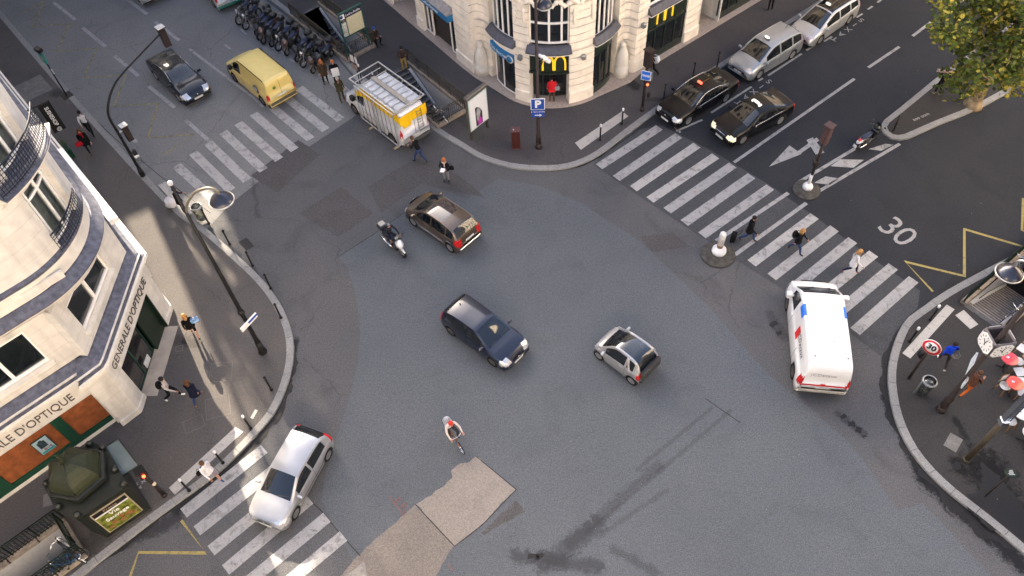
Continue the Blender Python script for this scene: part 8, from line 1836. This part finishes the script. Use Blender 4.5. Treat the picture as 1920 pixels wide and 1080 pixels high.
    return t
def carried(name, label, cat, per, mb_fn, m_, off=(0, 0, 0)):
    """a thing carried by a person: placed in the person's own axes but a top level object"""
    b = MB(); mb_fn(b); o = b.obj(name, m_); o.matrix_basis = Matrix.Translation(per.location) @ Matrix.Rotation(per.rotation_euler.z, 4, 'Z') @ Matrix.Translation(off); return tag(o, label, cat)
def bag(s_=(0.12, 0.3, 0.24), strap=True):
    def f(b):
        b.box((0, 0, 0), s_, bev=min(s_)*0.3)
        if strap: b.tube([(0, -s_[1]*0.35, s_[2]/2), (0, 0, s_[2]/2+0.2), (0, s_[1]*0.35, s_[2]/2)], 0.012, 5)
    return f
def pack(b): b.ball((0, 0, 0), 0.2, 12, 8, sc=(0.65, 0.85, 1.15)); [b.tube([(0.06, sg*0.1, 0.2), (0.2, sg*0.12, 0.2), (0.3, sg*0.12, 0.05), (0.08, sg*0.13, -0.18)], 0.018, 5) for sg in (-1, 1)]
NAVY = (0.01, 0.013, 0.03); BLK = (0.008, 0.008, 0.009); DEN = (0.03, 0.05, 0.13); OLV = (0.05, 0.045, 0.025)
DN = -85
person('man in a pale shirt and dark trousers walking away on the left pavement', (174, 254), 115, 'walk', top=(0.45, 0.46, 0.5), legs=BLK, sleeves=True)
q = person('woman in a black coat and red scarf walking down the left pavement', (172, 285), -55, 'walk', h=1.68, top=BLK, legs=BLK, hair='brown', long=0.12, coat=0.3, scarf=cloth('scarlet', (0.4, 0.01, 0.02)), phase=-1)
carried('handbag', 'bright red handbag carried by the woman in black', 'bag', q, bag((0.14, 0.34, 0.26)), cloth('scarlet', (0.4, 0.01, 0.02)), (0.12, -0.33, 0.85))
q = person('person in black with a dark cap standing beside the left lamp post top', (347, 398), 20, 'stand', top=BLK, legs=BLK, coat=0.15, hat=cloth('black_cap', BLK), arms={'L': 'fwd', 'R': 'pocket'})
q = person('blonde woman in a black top and shorts walking up the left pavement', (369, 631), 120, 'walk', h=1.7, top=BLK, legs=BLK, hair='blond', long=0.1, shorts=True, coat=0.1)
carried('shoulder_bag', 'blue and white bag on the arm of the blonde woman in shorts', 'bag', q, bag((0.14, 0.38, 0.3)), mat('blue_white_bag', (0.2, 0.35, 0.6), 0.6, var=0.9, scale=4), (-0.05, -0.3, 1.15))
q = person('man in a pale jumper striding right beside the optician corner', (328, 747), 10, 'walk', top=(0.42, 0.38, 0.36), legs=BLK, shoes=(0.6, 0.6, 0.6), phase=1)
carried('backpack', 'black backpack worn by the man in the pale jumper', 'backpack', q, pack, cloth('blackpack', BLK), (-0.22, 0, 1.2))
q = person('brown haired woman in a dark navy coat walking on the left pavement', (374, 752), 100, 'walk', h=1.68, top=NAVY, legs=DEN, hair='brown', long=0.12, coat=0.35, shoes=(0.25, 0.1, 0.04), phase=-1)
q = person('person in a white jacket stepping onto the lower left crossing', (403, 899), -30, 'walk', h=1.7, top=(0.62, 0.61, 0.64), legs=(0.2, 0.16, 0.2), hair='brown', coat=0.15, shorts=True, shoes=(0.02, 0.05, 0.15))
carried('shoulder_bag', 'black shoulder bag on the person in white at the lower left', 'bag', q, bag((0.12, 0.28, 0.24)), cloth('blackbag', BLK), (-0.1, -0.24, 1.05))
q = person('man in black bending at the back doors of the glazier van', (789, 305), 150, 'walk', top=BLK, legs=DEN, hair='brown', z=0, lean=0.35, arms={'L': 'fwd', 'R': 'fwd'})
q = person('red haired woman in a dark jacket and grey trousers reading in the road', (838, 339), -100, 'stand', h=1.68, top=(0.015, 0.015, 0.02), legs=(0.22, 0.21, 0.22), hair='red', long=0.1, z=0, arms={'L': 'fwd', 'R': 'fwd'}, coat=0.08, scarf=cloth('pale', (0.4, 0.33, 0.28)))
carried('paper', 'white sheet of paper held by the red haired woman', 'paper', q, lambda b: b.box((0, 0, 0), (0.28, 0.22, 0.012)), white_paint, (0.42, 0, 1.18)); carried('handbag', 'black handbag on the arm of the red haired woman', 'bag', q, bag((0.16, 0.34, 0.24)), cloth('blackbag', BLK), (0.0, 0.3, 0.98))
q = person('brown haired woman in a brown coat beside the last motorbike', (612, 156), -70, 'stand', h=1.7, top=(0.06, 0.04, 0.025), legs=BLK, hair='red', long=0.35, z=0, coat=0.3)
q = person('man in black with orange hair holding up a white board', (634, 158), -70, 'stand', top=BLK, legs=BLK, hair='red', z=0, arms={'L': 'fwd', 'R': 'fwd'}, coat=0.1)
carried('white_board', 'white board held up by the orange haired man', 'board', q, lambda b: b.box((0, 0, 0), (0.02, 0.42, 0.55), bev=0.005), white_paint, (0.46, 0.0, 1.2))
q = person('man in an olive brown suit on the upper crossing by the rack van', (643, 190), -50, 'stand', h=1.76, top=OLV, legs=OLV, hair='grey', z=0, arms={'L': 'swing', 'R': 'up'}, coat=0.12, shoes=(0.12, 0.02, 0.015), scarf=None)
q = person('man in a brown leather jacket and mustard trousers at the stairs', (760, 134), 95, 'stand', top=(0.05, 0.03, 0.025), legs=(0.32, 0.22, 0.07), hair='black', arms={'L': 'pocket', 'R': 'pocket'})
q = person('seated person in a blue cap behind the map board', (706, 84), -40, 'crouch', top=(0.05, 0.035, 0.025), legs=BLK, hat=cloth('bluecap', (0.04, 0.09, 0.28)), arms={'L': 'fwd', 'R': 'fwd'}, sit=KZ-0.45, coat=0.1)
q = person('person in a bright red jacket at the arches door', (1035, 192), 92, 'stand', top=(0.62, 0.02, 0.03), legs=(0.09, 0.06, 0.04), coat=0.08, z=KZ+0.04, shoes=(0.4, 0.05, 0.04)); carried('shoulder_bag', 'grey bag hanging on the red jacketed person', 'bag', q, bag((0.12, 0.28, 0.24)), cloth('greybag', (0.3, 0.3, 0.3)), (-0.05, -0.28, 1.0))
q = person('person in black bending forward beside the taxi signal pole', (1222, 143), 160, 'walk', top=BLK, legs=BLK, hair='red', lean=0.2, arms={'L': 'fwd', 'R': 'fwd'}); carried('backpack', 'white backpack on the person behind the taxi signal', 'backpack', q, pack, cloth('whitepack', (0.55, 0.58, 0.62)), (-0.22, 0, 1.2))
q = person('person cut by the top edge with dark trousers, beyond the taxis', (1443, 20), 100, 'stand', top=(0.3, 0.16, 0.04), legs=BLK)
q = person('person in black standing on the island under the tree', (1755, 178), 80, 'stand', top=BLK, legs=BLK, shoes=(0.35, 0.28, 0.22), arms={'L': 'fwd', 'R': 'fwd'})
carried('bundle', 'pale long bundle held by the person on the island', 'bundle', q, lambda b: b.tube([(0, -0.45, 0), (0, 0.35, 0.05)], [0.07, 0.09], 8), mat('pale_bundle', (0.4, 0.3, 0.27), 0.7), (0.4, 0, 1.25))
q = person('man in a long black coat crossing past the white bollard', (1400, 452), -25, 'walk', h=1.8, top=BLK, legs=DEN, z=0, coat=0.2, hair='black', shoes=(0.03, 0.015, 0.01), phase=1)
def case(b): b.box((0, 0, 0.3), (0.24, 0.36, 0.5), bev=0.04); b.tube([(0.12, -0.1, 0.55), (0.3, -0.1, 0.85)], 0.012, 5); b.tube([(0.12, 0.1, 0.55), (0.3, 0.1, 0.85), (0.3, -0.1, 0.85)], 0.012, 5); [b.lathe([(0.045, -0.02), (0.045, 0.02)], n=10, M=Matrix.Translation((-0.05, y, 0.045)) @ Matrix.Rotation(R(90), 4, 'X')) for y in (-0.14, 0.14)]
carried('rolling_suitcase', 'small black wheeled suitcase pulled behind the black coated man', 'suitcase', q, case, cloth('blackcase', BLK), (-0.62, -0.25, 0))
q = person('blonde woman in a black jacket and jeans striding over the bars', (1489, 473), -30, 'walk', h=1.7, top=BLK, legs=DEN, z=0, hair='blond', long=0.14, coat=0.08, phase=-1); carried('backpack', 'black backpack of the blonde woman on the crossing', 'backpack', q, pack, cloth('blackpack', BLK), (-0.24, 0, 1.18))
q = person('person in a white coat walking the crossing above the courier van', (1592, 512), -20, 'walk', h=1.7, top=(0.66, 0.66, 0.68), legs=(0.015, 0.02, 0.05), z=0, hair='blond', coat=0.25, shoes=(0.2, 0.06, 0.06), phase=1, long=0.08)
q = person('person in a bright blue jumper walking up the right pavement', (1763, 685), 75, 'walk', top=(0.01, 0.05, 0.5), legs=(0.03, 0.026, 0.022), skin=skin_d, shoes=(0.6, 0.6, 0.6), arms={'L': 'swing', 'R': 'swing'}); carried('shoulder_bag', 'black and white striped bag on the blue jumper', 'bag', q, bag((0.12, 0.34, 0.26)), mat('stripe_bag', (0.15, 0.15, 0.15), 0.6, var=0.95, scale=9), (-0.08, -0.24, 0.95))
q = person('person in orange trousers behind the clock post', (1805, 738), 25, 'walk', top=(0.10, 0.045, 0.03), legs=(0.4, 0.1, 0.02), hair='brown', coat=0.05, arms={'R': 'fwd'})
q = person('person in black at the cafe whose arm and legs enter at the right edge', (1926, 850), 170, 'stand', top=BLK, legs=BLK, arms={'L': 'fwd', 'R': 'fwd'})
# riders
q = person('scooter rider in dark navy with a dark helmet', (tuple(ms.location)[0], tuple(ms.location)[1], 0), math.degrees(ms.rotation_euler.z), 'ride', top=(0.02, 0.022, 0.03), legs=(0.015, 0.015, 0.02), z=0, hat=mat('helmet_dark', (0.08, 0.09, 0.11), 0.2, coat=1), arms={'L': 'bars', 'R': 'bars'}, sit=-0.02, lean=0.1); q.location -= Vector((math.cos(q.rotation_euler.z)*0.28, math.sin(q.rotation_euler.z)*0.28, 0))
q = person('cyclist in a pale shirt with a red cap, heading lower right', (tuple(rb.location)[0], tuple(rb.location)[1], 0), math.degrees(rb.rotation_euler.z), 'ride', top=(0.5, 0.45, 0.42), legs=(0.03, 0.03, 0.035), z=0, hat=mat('red_cap', (0.5, 0.03, 0.02), 0.4), arms={'L': 'bars', 'R': 'bars'}, sit=0.08, lean=0.35); q.location -= Vector((math.cos(q.rotation_euler.z)*0.22, math.sin(q.rotation_euler.z)*0.22, 0))
carried('backpack', 'pale grey backpack worn by the cyclist', 'backpack', q, pack, cloth('greypack', (0.33, 0.34, 0.38)), (-0.12, 0, 1.25))

# ================================================================== PLANE TREE
tb_ = P(1824, 196, KZ); tc_ = P(1893, 38, 8.0)
tr_t = thing('plane_tree', 'plane tree with green and yellow leaves growing from the island', 'tree', (tb_.x, tb_.y, KZ))
bark = mat('plane_bark', (0.22, 0.17, 0.11), 0.85, var=0.45, scale=3, bump=0.5)
b = MB(); b.tube(smooth_path([(0, 0, -0.05), (0.02, 0, 0.5), (0.05, 0.05, 2.5), (0.15, 0.1, 5.0), (0.2, 0.3, 8.5)], 4), [0.36-0.013*i for i in range(17)], 12); b.lathe([(0.55, -0.08), (0.46, 0.05), (0.37, 0.4)], n=14); b.obj('trunk', bark, tr_t)
rnd = random.Random(5); crown_c = Vector((tc_.x-tb_.x, tc_.y-tb_.y+0.0, 7.7)); limbs = []; tips = []
RX, RY, RZ = 3.6, 3.2, 2.8
for k in range(16):
    a = rnd.uniform(0, 2*math.pi); e_ = rnd.uniform(-0.2, 0.9); tip = crown_c+Vector((RX*0.8*math.cos(a)*math.cos(e_), RY*0.8*math.sin(a)*math.cos(e_), RZ*0.75*math.sin(e_)))
    z0 = rnd.uniform(3.6, 7); st0 = Vector((0.1, 0.1, z0)); mid_ = st0.lerp(tip, 0.5)+Vector((0, 0, rnd.uniform(0.2, 0.7)))
    b = MB(); b.tube(smooth_path([st0, mid_, tip], 4), [0.13-0.0135*i for i in range(9)], 7); b.obj('limb', bark, tr_t); tips += [mid_.lerp(tip, u) for u in (0.2, 0.6, 1.0)]
def leafm(name, c, t): 
    m_ = mat(name, c, 0.6, var=0.35, scale=30); n = m_.node_tree; pb2 = n.nodes['Principled BSDF']; pb2.inputs['Subsurface Weight'].default_value = 0.0
    tl2 = n.nodes.new('ShaderNodeBsdfTranslucent'); tl2.inputs[0].default_value = (*t, 1); ad = n.nodes.new('ShaderNodeMixShader'); ad.inputs[0].default_value = 0.35; ou = n.nodes['Material Output']; n.links.new(pb2.outputs[0], ad.inputs[1]); n.links.new(tl2.outputs[0], ad.inputs[2]); n.links.new(ad.outputs[0], ou.inputs[0]); return m_
LMs = [leafm('leaf_dark_green', (0.03, 0.042, 0.012), (0.05, 0.065, 0.008)), leafm('leaf_green', (0.08, 0.12, 0.022), (0.14, 0.17, 0.012)), leafm('leaf_sunlit_yellow', (0.42, 0.36, 0.06), (0.42, 0.33, 0.03)), leafm('leaf_olive', (0.11, 0.12, 0.028), (0.14, 0.13, 0.012))]  # yellow leaves stand for sunlit parts, the light put into their colour
shape = [(0, -0.5), (0.28, -0.42), (0.5, -0.05), (0.30, 0.02), (0.42, 0.38), (0.15, 0.22), (0, 0.6), (-0.15, 0.22), (-0.42, 0.38), (-0.30, 0.02), (-0.5, -0.05), (-0.28, -0.42)]
clumps = []
for k in range(95):
    while True:
        u = Vector((rnd.uniform(-1, 1), rnd.uniform(-1, 1), rnd.uniform(-1, 1)))
        if 0.25 < u.length < 1: break
    u = u*(0.65+0.35*rnd.random())/max(0.5, u.length)**0.5 if u.length < 0.8 else u
    clumps.append((crown_c+Vector((u.x*RX, u.y*RY, u.z*RZ)), rnd.uniform(0.45, 1.0), rnd.random()))
b = MB()
for (c_, r_, tone) in clumps:
    for k in range(int(150*r_)):
        d = Vector((rnd.gauss(0, 1), rnd.gauss(0, 1), rnd.gauss(0, 0.8))).normalized()*r_*rnd.random()**0.4; p = c_+d; s_ = rnd.uniform(0.12, 0.24)
        M_ = Matrix.Translation(p) @ Euler((rnd.gauss(0, 0.6), rnd.gauss(0, 0.6), rnd.uniform(0, 6.28))).to_matrix().to_4x4()
        q = rnd.random(); mi = 2 if (tone > 0.62 and q < 0.42) or q < 0.08 else (0 if q < 0.35 else (1 if q < 0.75 else 3))
        vs = [(x*s_, y*s_, 0.02*abs(x)/0.5*s_*5*0.2) for x, y in shape]+[(0, 0, 0)]
        b.add(vs, [(i, (i+1) % 12, 12) for i in range(12)] if s_ > 0.2 else [tuple(range(12))], mi, False, M_)
b.obj('crown', LMs, tr_t)

# ================================================================== THE STREETS BEYOND THE FRAME, WITH ADDED LIGHT BLOCKERS
def house(label, pts, h, win=True, name='unseen_block'):
    """plain stone block with rows of windows, standing outside the frame"""
    t = thing(name, label, 'building', (pts[0][0], pts[0][1], 0)); b = MB(); b.prism(pts, 0, h); b.obj('wall', stone, t, world=True); b = MB()
    n = len(pts); ar = sum(pts[i][0]*pts[(i+1) % n][1]-pts[(i+1) % n][0]*pts[i][1] for i in range(n)); q = pts if ar > 0 else pts[::-1]
    for i in range(n):
        a, c_ = Vector(q[i]), Vector(q[(i+1) % n]); L_ = (c_-a).length; d = (c_-a)/L_; nr = Vector((d.y, -d.x))
        for k in range(int(L_/2.6)):
            for f_ in range(int((h-1.5)/3.2)):
                p = a+d*(k*2.6+1.3)+nr*0.02; b.box((p.x, p.y, 2.2+f_*3.2), (1.15, 0.06, 1.9), rz=math.atan2(d.y, d.x))
    b.obj('windows', win_glass, t, world=True); b = MB(); b.prism([(p[0], p[1]) for p in pts], h+0.01, h+0.5); b.obj('roof', zinc, t, world=True)
    return t
def rect_dir(c, d, w_, dep):
    d = Vector(d).normalized(); n_ = Vector((-d.y, d.x)); c = Vector(c); return [tuple(c-d*w_/2), tuple(c+d*w_/2), tuple(c+d*w_/2+n_*dep), tuple(c-d*w_/2+n_*dep)]
sperp = Vector((SUN_AZ.y, -SUN_AZ.x))           # to the right when looking towards the sun
def sun_block(off0, off1, dist, h, label):
    a = SUN_AZ.xy*dist + sperp*off0; b_ = SUN_AZ.xy*dist + sperp*off1
    f = SUN_AZ.xy*12; house(label, [tuple(a), tuple(b_), tuple(b_+f), tuple(a+f)], h)
for o0, o1, h_, lb in ((-40, -3.9, 38, 'unseen tall pale block added to hold back the sun, left half'), (-3.9, 0.6, 17.2, 'unseen low pale block added to close the foot of the sun gap'), (0.6, 60, 38, 'unseen tall pale block added to hold back the sun, right half')):
    sun_block(o0, o1, 70, h_, lb)  # added blocks that let the sun through one gap only
house('pale corner block behind the cafe terrace', [(25.8, 16.2), (25.8+0.79*60, 16.2+0.61*60), (95, 20), (80, -50), (25.8+0.62*55, 16.2-0.785*55)], 36)
house('pale block under the viewpoint at the bottom of the junction', [(-2, -0.9), (6, -0.9), (6+0.62*55, -0.9-0.785*55), (-2-0.7*55, -0.9-0.714*55)], 26.5)
for k, lb in enumerate(('second plane tree, unseen and added to shade the right street', 'third plane tree, unseen and added to shade the right street', 'fourth plane tree, unseen and added to shade the right street')):
    dup(tr_t, (tb_.x+0.79*9.5*(k+1)+1.5, tb_.y+0.61*9.5*(k+1)-1.0, KZ), 1.3*(k+1), lb)  # unseen tree copies added to darken the upper right
house('unseen pale block added to hold back low sky light, lower right', [(27, -42), (62, -38), (62, -55), (22, -55)], 27)  # added across the street to cut light from the lower right
bt_ = dup(tr_t, (*(SUN_AZ.xy*62+sperp.xy*-2.25), 0), 2.0, 'stretched unseen plane tree added to thin the sun in the gap'); bt_.scale = (1.25, 1.1, 2.6)  # stretched tree copy added in the sun gap to dim the pavement patch
for k, (x, y, lb) in enumerate(((32.5, 20.5, 'unseen plane tree added to shade the right side'), (39, 26, 'second unseen tree added to shade the right side, farther up'), (30, 4, 'unseen plane tree added to shade the lower right corner'))):
    dup(tr_t, (x, y, KZ), 0.9*k+0.5, lb)  # more tree copies added out of view to keep sky light off the right
